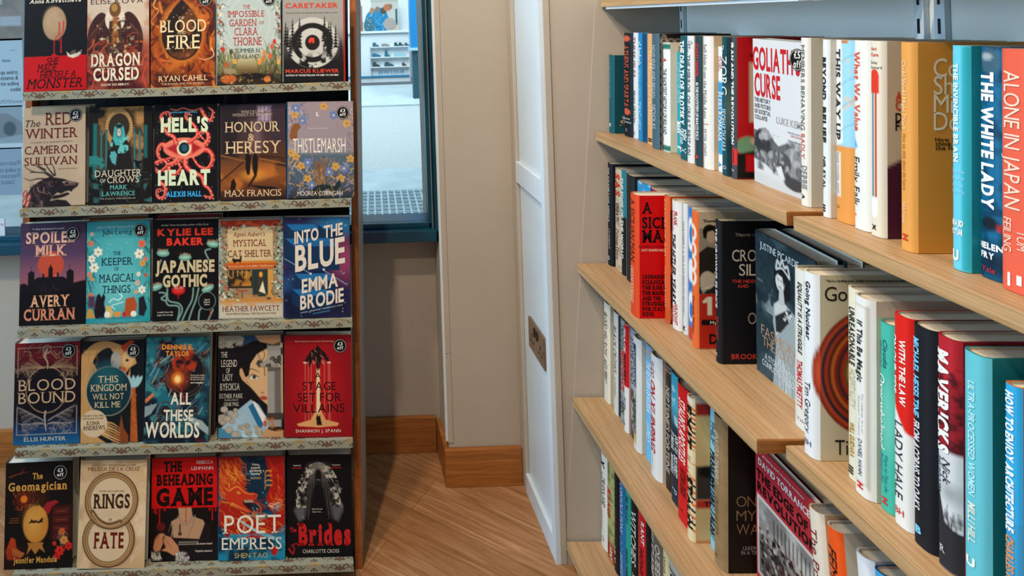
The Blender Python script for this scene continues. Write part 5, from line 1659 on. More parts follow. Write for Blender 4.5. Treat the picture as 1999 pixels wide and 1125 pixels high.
# top shelf
xt, zt = 0.685, CAM_H + 0.0128
for (k0, k1, lb) in ((k_wall, KU1, 'top oak shelf of the far bay, seen from below'), (KU2, 0.33, 'top oak shelf of the near bay, seen from below')):
    root = empty('bookshelf_board', (xt, k1 * F / 1000, zt))
    tag(root, lb, 'shelf', 'oak shelves of the bookcase')
    ln = (k0 - k1) * F / 1000 - .0005
    v = [(0.003, 0, 0), (XBK - xt, 0, 0), (XBK - xt, ln, 0), (0.003, ln, 0), (0.003, 0, .021), (XBK - xt, 0, .021), (XBK - xt, ln, .021), (0.003, ln, .021)]
    MB().hexa(v).build('board', M['shelf'], root)
    MB().box((0, 0, 0), (0.003, ln, .021)).build('front_edging', M['shelf_edge'], root)
    MB().box((0.0035, .0, -.006), (0.028, ln * .97, -.0005)).build('steel_batten', M['white_panel'], root)

# back panel and slotted uprights
struct(MB().box((XB - 0.003, .25, 0), (XB + .0005, yN - .0065, 2.2)).build('wall_bookcase', m_noise('pale_back_panel', '#e0e0da', '#e6e6e0', 3, .5, .3, .02)))


def upright(kc, label):
    y = kc * F / 1000
    root = empty('slotted_upright', (XB - .0035, y, .1))
    tag(root, label, 'shelf upright', 'slotted steel uprights')
    MB().box((-.009, -.008, 0), (0, .008, 2.0)).build('rail', M['white_panel'], root, bevel=.001)
    m = MB()
    for i in range(46):
        z = .02 + i * .0425
        m.box((-.0096, -.002, z), (-.0088, .002, z + .022))
    m.build('slots', M['black'], root)


upright(KU1 + .0105, 'slotted white steel upright, left one of the close pair on the back panel')
upright(KU2 - .0045, 'slotted white steel upright, right one of the close pair on the back panel')
upright(KFAR - .018, 'slotted steel upright in the far corner of the bookcase')
# ------------------------------------------------------------------ display stand of face-out books
KD = [1.323, 1.31, 1.30, 1.288, 1.273]
LEDGE = [(44, 683, 169.7), (38, 684.5, 398), (34, 688, 633), (29, 689.3, 868), (24, 690.5, 1110)]
BETA = math.radians(7.5)
stand = empty('book_display_stand', (-.4, KD[4] * F / 1000, 0))
tag(stand, 'tall tiered wooden display stand of face-out books with patterned paper on its shelves', 'display stand')
so = np.array(stand.location, dtype=np.float32)


def sput(mb, name, mat, bevel=0):
    for i, v in enumerate(mb.v):
        mb.v[i] = v - so
    return mb.build(name, mat, stand, bevel=bevel)




def ledge_paper(seed):
    """grey green paper with brown scrolls, gold tufts and small birds; x 0..1 along the shelf, y 0 at the back of the top"""
    A = Art(620, 34, .064, '#8d8b78')
    A.px = .0008
    per = .152
    B, G_ = '#4b3527', '#96773f'
    x = -.1 + seed * .037
    while x < 1.1:
        for sy in (.012, .046):
            for sg in (-1, 1):
                A.line([(x + sg * .002, sy + .012), (x + sg * .012, sy - .002), (x + sg * .022, sy - .006), (x + sg * .026, sy + .003), (x + sg * .018, sy + .005)], .0042, B, 1, .002)
                A.ell(x + sg * .012, sy + .008, .0045, .004, '#5c3f30')
                A.line([(x + sg * .024, sy), (x + sg * .034, sy + .006), (x + sg * .036, sy + .013)], .003, B, 1, .0015)
            A.ell(x, sy + .002, .004, .007, '#6a4434')
            bx = x + per * .29
            A.line([(bx - .008, sy - .002), (bx, sy + .004), (bx + .009, sy - .004)], .0032, '#2f2a26', 1, .001)
            A.line([(bx, sy + .004), (bx - .004, sy + .008)], .002, '#2f2a26')
            bx = x + per * .71
            A.line([(bx - .009, sy - .004), (bx, sy + .004), (bx + .008, sy - .002)], .0032, '#2f2a26', 1, .001)
            gx = x + per * .5
            r = random.Random(seed * 7 + int(x * 99))
            for _ in range(16):
                A.line([(gx + r.uniform(-.02, .02), sy - .012 + r.uniform(0, .008)), (gx + r.uniform(-.024, .024), sy - .012 + r.uniform(0, .01))], .0018, r.choice([G_, '#b09252', '#6d5a38']))
            A.line([(gx, sy + .016), (gx, sy + .008)], .003, B); A.ell(gx, sy + .006, .004, .003, B); A.ell(gx - .007, sy + .011, .003, .003, B); A.ell(gx + .007, sy + .011, .003, .003, B)
        x += per
    return A


LZ = []
for i, (xl, xr, y) in enumerate(LEDGE):
    k = KD[i]
    zc = at((xl + xr) / 2, y, k).z
    a, d = at(xl, y, k).x, at(xr, y, k).x
    LZ.append(zc)
    yf = k * F / 1000
    tb = math.tan(BETA)
    th = 16.5 * k / 1000
    m = MB()
    for (x0, x1, ya, yb_) in ((a, d, yf, yf + .012), (a + .034, d - .004, yf + .012, yf + .108)):
        v = []
        for lo in (True, False):
            for (x, yy) in ((x0, ya), (x1, ya), (x1, yb_), (x0, yb_)):
                zt_ = zc - tb * (yy - yf)
                v.append((x, yy, zt_ - (th if ya == yf else .012) if lo else zt_))
        m.hexa(v, lin('#8a8775'))
    # the patterned paper, wrapped over the front lip and the top
    P_ = ledge_paper(i)
    w_ = d - a
    depth = .03
    tot = th + depth
    zz, yy = [], []
    for t in P_.Y[:, 0] / P_.ymax * tot:
        if t < depth:
            yy.append(yf + depth - t); zz.append(zc - tb * (depth - t) + .0003)
        else:
            yy.append(yf - .0003); zz.append(zc - (t - depth))
    Yg = np.repeat(np.array(yy)[:, None], P_.nx, 1); Zg = np.repeat(np.array(zz)[:, None], P_.nx, 1)
    Xg = a + .0005 + (w_ - .001) * P_.X
    ok = Xg
    grid(m, np.stack([ok, Yg, Zg], -1), P_.C)
    sput(m, 'shelf', M['print'])
# side panels
def sidepts(xt, xb, kt, kb, yt=-160, yb_=1111):
    return at(xt, yt, kt), at(xb, yb_, kb)
def panel(xl0, xr0, xl1, xr1, name, mat, k0, k1, dk, splay=0.0):
    A0, B0 = at(xl0, -160, k0), at(xl1, 1111, k1)
    A1, B1 = at(xr0, -160, k0), at(xr1, 1111, k1)
    d = dk * F / 1000
    v = [(B0.x, B0.y, 0), (B1.x, B1.y, 0), (B1.x + splay, B1.y + d, 0), (B0.x + splay, B0.y + d, 0), (A0.x, A0.y, A0.z), (A1.x, A1.y, A0.z), (A1.x + splay, A1.y + d, A0.z), (A0.x + splay, A0.y + d, A0.z)]
    sput(MB().hexa(v), name, mat, .0015)
    return A0, B0, A1, B1
k0p, k1p = 1.44, 1.306
panel(681, 693, 693, 708, 'side_panel', M['oak_side'], k0p, k1p, .013)
panel(681.5, 692.5, 693.5, 707.5, 'outer_board', M['grey_side'], k0p + .0135, k1p + .0135, .155, .022)
panel(57, 71, 32, 46, 'side_panel', M['oak_side'], 1.436, 1.402, .07)
# back board between the side panels
kb0, kb1 = 1.475, 1.415
A0, B0 = at(76, -160, kb0), at(52, 1111, kb1)
A1, B1 = at(678, -160, kb0), at(690, 1111, kb1)
t = .012
v = [(B0.x, B0.y, .01), (B1.x, B1.y, .01), (B1.x, B1.y + t, .01), (B0.x, B0.y + t, .01), (A0.x, A0.y, A0.z), (A1.x, A1.y, A0.z), (A1.x, A1.y + t, A0.z), (A0.x, A0.y + t, A0.z)]
sput(MB().hexa(v), 'back_board', M['black_board'])
a, d = at(52, 1111, 1.31), at(690, 1111, 1.31)
sput(MB().box((a.x, 1.312 * F / 1000, 0), (d.x, 1.325 * F / 1000, .03)), 'plinth', M['black_board'])

DB = [
    # fn, row, xl_b, xr_b, y_b, xl_t, xr_t, y_t, thickness, label
    (c_egg_blood, 0, 46, 169, 173, 48, 169, -14, .032, 'black and red cover with a cream egg dripping blood, top row of the display'),
    (c_dragon_rider, 0, 170, 291, 172.5, 170, 291, -14, .034, 'beige and rust red cover with dark dragon wings around a golden figure'),
    (c_fire_egg, 0, 294.5, 420, 169.5, 294.5, 419, -14, .036, 'orange flame cover with a dark oval scale and pale gold title, top row centre'),
    (c_garden, 0, 424, 549, 166.7, 424, 548, -14, .03, 'pale grey green cover bordered with flowers and frogs, with red title'),
    (c_target, 0, 554, 674.6, 164.5, 554, 674, -14, .03, 'grey cover with black and white target rings of pine forest, top right of the display'),
    (c_wolf_stag, 1, 42.5, 167.5, 400.5, 47.3, 165.6, 210, .03, 'tan cover with a dark antlered wolf head and maroon title'),
    (c_throne, 1, 172.5, 297.5, 397, 176, 297, 209, .032, 'dark cover with a teal robed figure on a throne before a gold sunburst'),
    (c_tentacles, 1, 299.5, 425, 395, 305, 424, 204.6, .03, 'black cover with red octopus tentacles around an eye'),
    (c_cloister, 1, 431.5, 558.5, 391.7, 430.5, 557.8, 204, .03, 'brown shadowy cover with two dark figures walking in a golden lit hall'),
    (c_thistle, 1, 563, 691.8, 390.5, 563, 690.7, 199.7, .034, 'mauve cover crowded with blue and gold flowers around a castle tower'),
    (c_moon_castle, 2, 36.5, 166.7, 628, 42, 167.3, 435.8, .03, 'purple cover with an orange moon behind a black castle'),
    (c_teal_cat, 2, 168.8, 292.5, 625, 168.8, 293.5, 432.6, .03, 'teal cover with flowers, a black cat and steaming cups'),
    (c_flytraps, 2, 298, 426, 623, 300.7, 426.5, 429.8, .03, 'black cover with pale green flytrap plants and red author lettering'),
    (c_cat_shop, 2, 427.7, 554, 619.7, 427.7, 553, 428, .032, 'cream and green cover showing a shop front with an orange awning'),
    (c_blue_space, 2, 555.8, 684, 621.8, 555.8, 684, 426, .03, 'navy starry cover with huge slanted cream block letters'),
    (c_phoenix, 3, 25.4, 156, 868.4, 29.7, 157, 670, .045, 'black cover fading from red to blue with gold winged ornament'),
    (c_bird_kingdom, 3, 157, 281.5, 864.8, 159, 281.7, 665.8, .036, 'tan and dark teal cover with a curling golden bird and orange tower'),
    (c_space_battle, 3, 282, 405, 866, 287.6, 414.7, 660, .035, 'dark space battle cover with fiery explosion and orange author lettering'),
    (c_swordswoman, 3, 426.6, 553, 855.5, 427, 553, 656, .032, 'cover with half a young face beside an upright sword hilt'),
    (c_villain_stage, 3, 557, 688.3, 855, 558.4, 686.8, 656, .03, 'deep red cover with a dark hanging hand above a golden pool of light'),
    (c_dragon_egg, 4, 7.6, 140.5, 1111, 11.3, 141.6, 903.5, .044, 'black cover with a cracked golden egg on a stand, bottom left of the display'),
    (c_two_rings, 4, 150.7, 282, 1112, 160.5, 289.3, 900, .032, 'sand coloured cover with two interlocked metal rings'),
    (c_headless, 4, 295.2, 425.5, 1095, 297.3, 424.6, 894, .034, 'red and black cover with a pale necklaced torso and clasped hands'),
    (c_red_dragon, 4, 426.8, 556.8, 1095, 428.3, 556.2, 892, .034, 'blue cover with a fiery red dragon head and white title'),
    (c_veil, 4, 561, 690, 1088.7, 563, 686, 889.8, .036, 'black cover with a lace veiled figure and red gothic title, bottom right of the display'),
]
SEC = {  # second copies tucked directly behind, only their edges show
    5: ('#a58d74', .006, .004, 'second tan hardback tucked behind the antlered wolf cover'),
    11: ('#7a4a26', -.02, .006, 'brown topped hardback hidden behind the teal cat cover'),
    12: ('#7c1c20', .004, .007, 'dark red hardback tucked behind the flytrap cover'),
    15: ('#1c4c86', .003, .006, 'second blue backed hardback behind the gold winged cover'),
    17: ('#3a2218', .007, .004, 'dark brown hardback standing behind the space battle cover'),
    21: ('#1a1413', .008, .005, 'black hardback standing behind the two rings cover')}
for n, (fn, row, xlb, xrb, yb, xlt, xrt, yt, T, lab) in enumerate(DB):
    s = fn()
    kf = KD[row]
    zl = LZ[row]
    # where the foot of the book meets the sloping shelf, from its height in the photo
    mid = ((xlb + xrb) / 2, yb)
    ky = kf + .012
    for _ in range(12):
        zsurf = zl - math.tan(BETA) * (ky - kf) * F / 1000
        D = RD(*mid)[1]
        ky = .5 * ky + .5 * min(max((CAM_H - zsurf) * 1000 / D, kf + .004), kf + .02)
    if ky < kf + .004:
        ky = kf + .004
    zb = zl - math.tan(BETA) * (ky - kf) * F / 1000
    H = .24
    for _ in range(6):
        kt = ky + H * math.sin(BETA) * 1000 / F
        H = (at((xlt + xrt) / 2, yt, kt).z - zb) / math.cos(BETA)
    XL, XR = at(xlb, yb, ky).x, at(xrb, yb, ky).x
    TL, TR = at(xlt, yt, kt).x, at(xrt, yt, kt).x
    W = ((XR - XL) + (TR - TL)) / 2
    roll = .75 * math.atan(((TL + TR) / 2 - (XL + XR) / 2) / (H * math.cos(BETA)))
    bk = make_book(lab, W, T, H, s['front'], s['spine'], s['spine'], ftext=s['t'], sticker=s.get('st'), bulge=.004, group='face-out books on the display stand')
    lift = max(0, W * math.sin(roll)) + .0006
    mx = (XL + XR) / 2
    bk.location = (mx - W / 2, ky * F / 1000, zb + lift)
    bk.rotation_euler = (-BETA, roll, 0)
    if n in SEC:
        c_, dx, dz, lb = SEC[n]
        cb = math.cos(BETA)
        b2 = make_book(lb, W, .024, H + dz, c_, c_, c_, group='second copies behind the display books')
        b2.location = (bk.location.x + dx, bk.location.y + (T + .002) * cb, bk.location.z - (T + .002) * math.sin(BETA))
        b2.rotation_euler = (-BETA, roll, 0)
# ------------------------------------------------------------------ spine-out books on the shelves
def mean_of(a):
    m = Art(2, 2, 1.5)
    m.C[:] = a.C.mean((0, 1))
    return m


def place_row(s, rows, kend, group, Xfix=None):
    xf, dr0 = SH[s]
    ks = []
    for b in rows:
        xa, xb, yb = b['x'][0], b['x'][1], b['y'][0]
        if Xfix:      # depth from the x position alone
            X = Xfix
            drop = dr0 + TILT * (X - xf)
            k = 1000 * (X + ROLL * drop) / ((xa - PX) * (1 + ROLL * ROLL))
        else:
            R, D = RD(xa, yb)
            X = .7
            for _ in range(5):
                drop = dr0 + TILT * (X - xf)
                k = drop * 1000 / D
                X = R * k / 1000
        k = min(k, b.get('k', 9))
        if not ks:
            k = min(k, (yN - .0075) * 1000 / F)
        ks.append([k, X])
    for i, b in enumerate(rows):
        k, X = ks[i]
        if i and k > ks[i - 1][0] - .009:
            k = ks[i][0] = ks[i - 1][0] - .009
    for i, b in enumerate(rows):
        k, X = ks[i]
        if not Xfix:      # keep the spine on its photographed column
            drop = dr0 + TILT * (X - xf)
            D = drop * 1000 / k
            X = ((b['x'][0] - PX) * (1 + ROLL * ROLL) - ROLL * D) * k / 1000
            ks[i][1] = X
        kn = ks[i + 1][0] if i + 1 < len(rows) else kend
        T = (k - kn) * F / 1000 - .0010
        if b.get('gap'):
            drop = dr0 + TILT * (X - xf)
            k2 = 1000 * (X + ROLL * drop) / ((b['x'][1] - PX) * (1 + ROLL * ROLL))
            T = min(T, max(.010, (k - k2) * F / 1000 + .001))
        if 'T' in b:
            T = min(T, b['T'])
        W = min(b.get('W', .155), XBK - X - .012)
        D_t = RD(b['x'][0], b['y'][1])[1]
        z0 = shelf_z(s, X)
        H = (CAM_H - z0) - D_t * k / 1000
        if 'H' in b:
            H = b['H']
        bl = min(b.get('bulge', .005), .3 * T)
        o = make_book(b['l'], W, T, H, b.get('f', b['s'] if isinstance(b['s'], str) else mean_of(b['s'])), b['s'], b.get('back'), ftext=b.get('ft', ()), stext=b.get('st', ()), pages=b.get('pg', 'pages'), bulge=bl, group=group)
        o.location = (X + bl * .35, k * F / 1000 - T - .0004, z0 + .0006)
        o.rotation_euler = (0, TILT, 0)
        if b.get('chk'):
            print('book', b['l'][:30], round(k, 3), round(X, 3), round(T * 1000), round(H * 1000))


def sp(col, bands=(), ny=90, nx=14, fn=None):
    A = Art(nx, ny, 8.0, col)
    for (y0, y1, c) in bands:
        A.rect(-.1, y0 * 8, 1.1, y1 * 8, c)
    if fn:
        fn(A)
    return A


AT = 'spine_author'
r1 = []
def diamonds(A):
    for i in range(14):
        y = (i + .7) * 1.5 / 14
        A.ring(.06, y, .035, .05, .012, '#a99c8c')
    for i in range(9):
        A.ring(.06 + i * .1, .1, .045, .03, .012, '#a99c8c')
def c_athens(A):
    A.ell(.5, .45, .35, .22, '#c2553a'); A.ell(.5, 6.1, .35, .25, '#c2553a')
def c_twenty(A):
    A.rect(.3, .12, .8, .4, '#c9c6b8'); A.poly([(.2, .85), (.5, .62), (.7, .8), (.5, .95)], '#c9c6b8'); A.poly([(.15, 1.2), (.4, 1.02), (.6, 1.1), (.6, 1.25), (.2, 1.25)], '#c9c6b8')
A50 = Art(40, 60, 1.5, '#14444c'); c_twenty(A50)
ADI = Art(60, 90, 1.5, '#1d191b'); diamonds(ADI)
AGR = Art(50, 75, 1.5, '#cfc6b2'); AGR.rect(.12, .05, .95, 1.45, '#1b4a3c'); AGR.rect(.26, .13, .85, 1.4, '#c6bda8')
ASAND = Art(30, 60, 1.5, '#b19a80'); ASAND.cloud(9, 3, '#6b4d3c', .5, .7, .9)
AMP = Art(20, 60, 1.5, '#cdb99a'); AMP.rect(0, .68, 1, 1.5, '#c5442a')
def map_spine(A):
    A.rect(-.1, 0, 1.1, 4.65, '#8ec3dc'); A.cloud(2.2, 3, '#b9b6ad', .6, .64, 1, (A.Y < 4.5) * 1.)
    A.poly([(-.1, 0), (.52, 0), (.56, 4.5), (.1, 4.75), (-.1, 4.7)], '#d8d8d4')
    for y in (1, 2, 3, 4): A.line([(.45, y), (1.1, y - .5)], .03, '#6f9ab0')
    A.rect(.03, 4.95, .45, 6.9, '#d2cfc9'); A.rect(.5, 0, .8, .15, '#b5713a')
def match_spine(A):
    A.rect(.3, 2, .42, 6.5, '#2f6f8c'); A.rect(.42, 2, .5, 6.5, '#c9bb98'); A.rect(.5, 2, .62, 6.5, '#b5301f')
    A.ell(.47, 1.45, .28, .3, '#c93626'); A.rect(.19, 1.45, .75, 2.15, '#c93626')
    A.ell(.42, 6.95, .24, .3, '#dcdcda'); A.rect(.18, 6.4, .66, 6.95, '#dcdcda')
AMAT = Art(50, 75, 1.5, '#cbbfa8'); AMAT.poly([(-.1, 1.0), (.2, .86), (1.1, .55), (1.1, 1.6), (-.1, 1.6)], '#4b1f38'); AMAT.poly([(.1, 1.0), (.16, .9), (.18, 1.5), (.1, 1.5)], '#3a1a2e')
def beyond(A):
    for y in (1.2, 2.2, 3.2, 4.2, 5.4, 6.4):
        A.poly([(.6, y), (1.1, y + .12), (1.1, y + .35), (.6, y + .1)], '#d8dcdc')
AIR = Art(50, 90, 1.5, '#b01418'); AIR.rect(.14, .27, 1, .9, '#bfae93'); AIR.ell(.5, 1.2, .3, .2, '#2b2220'); AIR.ell(.12, 1.15, .14, .1, '#6f9a76'); AIR.ell(.2, 1.1, .05, .04, '#c9a888'); AIR.poly([(-.1, 1.25), (.2, 1.2), (.5, 1.3), (.5, 1.5), (-.1, 1.5)], '#14110f'); AIR.rect(.1, 1.24, 1, 1.42, '#c0141a'); AIR.rect(.2, 1.3, .26, 1.42, '#14110f'); AIR.line([(.35, .2), (.16, .2)], .03, '#14110f')


def add(L, l, x, y, s, **kw):
    kw.update(l=l, x=x, y=y, s=s)
    L.append(kw)


K, Wt, CR = '#131316', '#d9dad6', '#cdc3b0'
add(r1, 'small dark green book with a Roman numeral cover, first on the upper row', (1189, 1198), (255, 107), '#13505a', f=A50, gap=1, W=.13,
    st=[('A SHORT HISTORY OF ROME', .05, .55, .5, .4, '#4f8f92', ''), ('IN', .88, .92, .5, .4, '#c9ccc6', 'b')], ft=[('A', .5, .45, .14, .1, '#b9a98c', 's'), ('V', .42, .93, .14, .1, '#b58a5c', 's'), ('50', .3, 1.3, .42, .1, '#b58a6c', 's')])
add(r1, 'black spine with red serif title and red helmet figures on the upper row', (1218.3, 1236), (263, 64), sp('#10181f', fn=c_athens), f='#0e2a33', bulge=.006,
    st=[('ATHENS AND SPARTA', .12, .72, .45, .62, '#c2553a', 's'), ('ADRIAN', .83, .016, .5, .7, '#c9c6c0', 'H', AT), ('GOLDSWORTHY', .865, .016, .5, .9, '#c9c6c0', 'H', AT), ('X', .94, .03, .5, .3, '#9a9894', 'H', AT)])
add(r1, 'slim pale grey spine with dark red title, third on the upper row', (1237, 1245), (269, 64), '#c5cbcd', st=[('THESE ISLES', .04, .42, .5, .55, '#7a2b2a', 's'), ('BRIAN GROOM', .55, .85, .5, .5, '#3a5a50', '', AT), ('YALE', .93, .97, .5, .4, '#55504c', '', AT)])
add(r1, 'bright blue spine with white title beside the slim pale grey one', (1245.5, 1255), (272, 64), sp('#1a7fb5', fn=lambda A: A.rect(.6, 0, 1.1, 8, '#0c3f66')), f='#0c3f66', bulge=.007,
    st=[('al-Jumhuria', .08, .3, .3, .5, '#c9dfe8', 'bi'), ('MEDIEVAL HORIZONS', .34, .62, .3, .3, '#7fc0dc', ''), ('EDMUND HARDY', .64, .9, .3, .36, '#9fd0e4', '', AT)])
add(r1, 'slim tan spine with pale cream title beside the bright blue one', (1263, 1272), (280, 66), '#cf9e68', st=[('The Memory of the Hand', .15, .82, .5, .4, '#e6cba5', 's'), ('II', .94, .97, .5, .4, '#2b1d12', 'b', AT)])
add(r1, 'slate blue spine with thin white title and a black cover chain of diamonds', (1272.5, 1286), (287, 66), '#3f5c6b', f=ADI, gap=1, st=[('HOW ENGLAND BEGAN', .1, .56, .5, .4, '#a9bcc4', ''), ('NICHOLAS', .62, .83, .5, .45, '#a9bcc4', '', AT)])
add(r1, 'short white spine with green end bands and a green framed cream cover', (1294.6, 1308), (294, 83), sp('#d3d8d8', [(0.01, .06, '#1b6a5a'), (.94, .99, '#1b6a5a')]), f=AGR, gap=1,
    st=[('THE SHORTEST HISTORY OF IRELAND', .24, .84, .5, .5, '#2b3a36', ''), ('A', .14, .18, .5, .5, '#c2382a', 'b')])
add(r1, 'short thin turquoise book tucked against the dark teal one with bold white title', (1320.7, 1327), (299, 102), '#1596a8', st=[('STRATEGY OF DENIAL', .1, .5, .5, .5, '#8fd0d4', ''), ('MARK', .68, .8, .3, .5, '#dfe9e9', 'b', AT), ('THOMAS', .72, .86, .75, .4, '#dfe9e9', 'b', AT), ('P', .92, .97, .5, .6, '#dfe9e9', 'b', AT)])
add(r1, 'dark teal spine with bold white title running its length on the upper row', (1327.3, 1341), (308, 70), '#15525c', f='#0d2a33', st=[('THE DEATH OF TROTSKY', .04, .72, .35, .5, '#d9e0df', 'B'), ('JOSH', .75, .84, .62, .35, '#d9e0df', 'b', AT), ('IRELAND', .77, .88, .28, .35, '#d9e0df', 'b', AT), ('X', .9, .95, .5, .5, '#b9c4c4', 's', AT)])
add(r1, 'pale grey spine with dark spaced title right of the dark teal one', (1342, 1353.5), (316, 70), '#c9cbcb', f=ASAND, st=[('THE MIRROR OF GREAT BRITAIN', .15, .94, .45, .5, '#3f4a55', 's'), ('Clare', .04, .1, .7, .4, '#5a6470', 'i', AT), ('Jackson', .06, .13, .35, .4, '#5a6470', 'i', AT)], gap=1)
add(r1, 'dark slate spine with red and white block lettering on the upper row', (1358.2, 1371.7), (322, 70), '#1e3a44', f=AMP, st=[('STANLEY JOHNSON', .06, .31, .5, .5, '#c9343a', 'b', AT), ('IN THE FOOTSTEPS OF MARCO POLO', .36, .8, .5, .45, '#d3d8d6', 'b'), ('A', .91, .95, .5, .45, '#c9343a', 'b')], gap=1)
add(r1, 'thick white spine with faint grey title about bygone advice, upper row', (1374.6, 1390), (327, 71), '#d4d3cf', f='#c9b08c', gap=1, bulge=.008, st=[('Self-Help from the Middle Ages', .06, .62, .45, .42, '#77756f', 's'), ('PETER JONES', .7, .9, .45, .3, '#8a8680', 'w', AT), ('v', .66, .012, .5, .8, '#b5553a', 'H')])
add(r1, 'short white and sky blue spine with red top lettering, upper row', (1402.5, 1409), (334, 91), sp('#d5dadb', [(.28, .86, '#2f8fc4')]), st=[('PETER', .08, .18, .65, .35, '#b54a4a', '', AT), ('SARRIS', .08, .2, .25, .35, '#b54a4a', '', AT), ('PLEBS ROMANA', .36, .76, .5, .55, '#dfe9ee', 's'), ('A', .92, .96, .5, .5, '#2f8fc4', 'b', AT)])
add(r1, 'dark teal glossy spine with large white italic serif title, upper row', (1409.5, 1428), (339, 72), sp('#14464f', fn=lambda A: (A.rect(.7, 0, 1.1, 8, '#0a1c22'), A.ell(.9, 4.2, .25, .8, '#5a6a55', .5, soft=.3))), f='#0a1c22', bulge=.007,
    st=[('The', .06, .12, .3, .3, '#c9d2d0', 'si'), ('ZORG', .14, .42, .42, .6, '#c9d2d0', 's'), ('SIDDHARTH KARA', .52, .83, .4, .4, '#c9d2d0', 's', AT), ('O', .93, .955, .5, .3, '#c9d2d0', 's', AT)])
add(r1, 'charcoal spine with wide white block title and small red panel, beside a red cover', (1428.6, 1443), (347, 72.5), sp('#3c4347', [(.79, .9, '#b8322f')]), f=AIR, gap=1, bulge=.006,
    st=[('IRAN AND THE REVOLUTION', .04, .76, .45, .6, '#d5d7d6', 'B'), ('HOMA', .8, .89, .6, .3, '#3c1a1a', '', AT), ('Yale', .94, .016, .5, .5, '#c9c9c6', 'H', AT)], T=.028)
place_row(1, r1, .906, 'hardbacks on the upper row of the far bay')
r1b = []
add(r1b, 'white hardback with grey and red spine title beside the white cover with grey busts', (1564, 1580), (399, 74), '#d3d0c8', f='#c9c2b2', gap=1, bulge=.006,
    st=[('MEMBERS BEHAVING', .04, .55, .45, .42, '#4f545c', 's'), ('BADLY', .57, .72, .45, .42, '#c2452f', 's'), ('DEBBIE', .76, .9, .66, .34, '#5a6068', 's', AT), ('KILROY', .76, .9, .26, .34, '#5a6068', 's', AT), ('A', .93, .96, .5, .3, '#222222', 'B', AT)], T=.024)
place_row(1, r1b, .757, 'hardbacks on the upper row of the far bay')
r11 = []
add(r11, 'pale grey spine with black broken block letters, first on the near upper shelf', (1606.5, 1627), (417, 77.5), sp('#cfd5d6', fn=beyond), f='#cbc9c0', st=[('BEYOND', .1, .34, .42, .6, '#22262a', 'B'), ('BELIEF', .38, .58, .42, .6, '#22262a', 'B'), ('NIR EYAL', .66, .84, .45, .36, '#22262a', 'b', AT), ('III', .93, .97, .4, .4, '#22262a', 'b', AT)], k=.742)
add(r11, 'map printed spine, blue above and orange below with a slab serif title', (1631.5, 1662), (427, 78), sp('#cf8d45', fn=map_spine, ny=140, nx=24), st=[('THIS WAY UP', .05, .55, .3, .3, '#26282b', 'sb'), ('MARK COOPER-JONES', .62, .85, .3, .12, '#8a8a8a', 's', AT), ('JAY FOREMAN', .64, .83, .15, .12, '#8a8a8a', 's', AT), ('O', .92, .016, .3, .2, '#7a4a20', 'H', AT)], bulge=.008)
add(r11, 'white spine with orange red title and blue bird mark, near upper shelf', (1667.8, 1697), (442, 79), sp('#d5d6d2', fn=lambda A: A.poly([(.02, 3.95), (.28, 4.3), (.4, 4.5), (.22, 4.62), (.05, 4.75)], '#3f9fd0')), st=[('What We Value', .06, .48, .34, .42, '#d1543a', 'b'), ('Emily Falk', .62, .88, .33, .36, '#2b2f33', '', AT), ('P', .93, .02, .25, .15, '#d1543a', 'H', AT)], bulge=.008, f='#c9c3b4')
add(r11, 'cream book with a tall red tipped matchstick drawn on its spine', (1700, 1727), (456, 80), sp('#d0c9b8', fn=match_spine, ny=160, nx=30), f=AMAT, gap=1, bulge=.008,
    st=[('Art', .04, .018, .45, .4, '#c9583a', 'Hb'), ('Cure', .07, .018, .5, .5, '#c9583a', 'Hb'), ('Daisy', .11, .015, .45, .5, '#333333', 'H'), ('Fancourt', .135, .015, .55, .7, '#333333', 'H'), ('X', .955, .025, .45, .3, '#1b1b1b', 'HB')],
    ft=[('Art', .13, .42, .13, .075, '#c9502c', 'b'), ('Cure', .165, .49, .2, .075, '#c9502c', 'b'), ('Daisy', .165, .58, .2, .07, '#2b211f', 'b'), ('Fancourt', .235, .645, .34, .07, '#2b211f', 'b'), ('A heart-warming', .4, .08, .5, .035, '#8c3a22', 'b')])
add(r11, 'wide amber hardback with pale rounded title on its cover, near upper shelf', (1758.6, 1787), (484, 82.6), '#d3944a', f='#d8933c', gap=1, bulge=.007,
    st=[('Could Should Might Don\'t', .09, .42, .45, .26, '#e6c9a0', ''), ('How we think about the future', .44, .71, .45, .22, '#a86a2a', ''), ('Nick Foster', .77, .87, .45, .2, '#e6c9a0', '', AT), ('H', .92, .95, .5, .35, '#c23a26', 'B', AT)],
    ft=[('Could', .31, .18, .38, .13, '#f0e2c8', ''), ('Should', .345, .305, .45, .13, '#f0e2c8', ''), ('Might', .32, .435, .4, .13, '#f0e2c8', ''), ("Don't", .31, .56, .38, .13, '#f0e2c8', ''), ('How we', .23, .69, .2, .03, '#4a3018', 'b'), ('think about', .28, .72, .3, .03, '#4a3018', 'b'), ('the future', .26, .75, .26, .03, '#4a3018', 'b')])
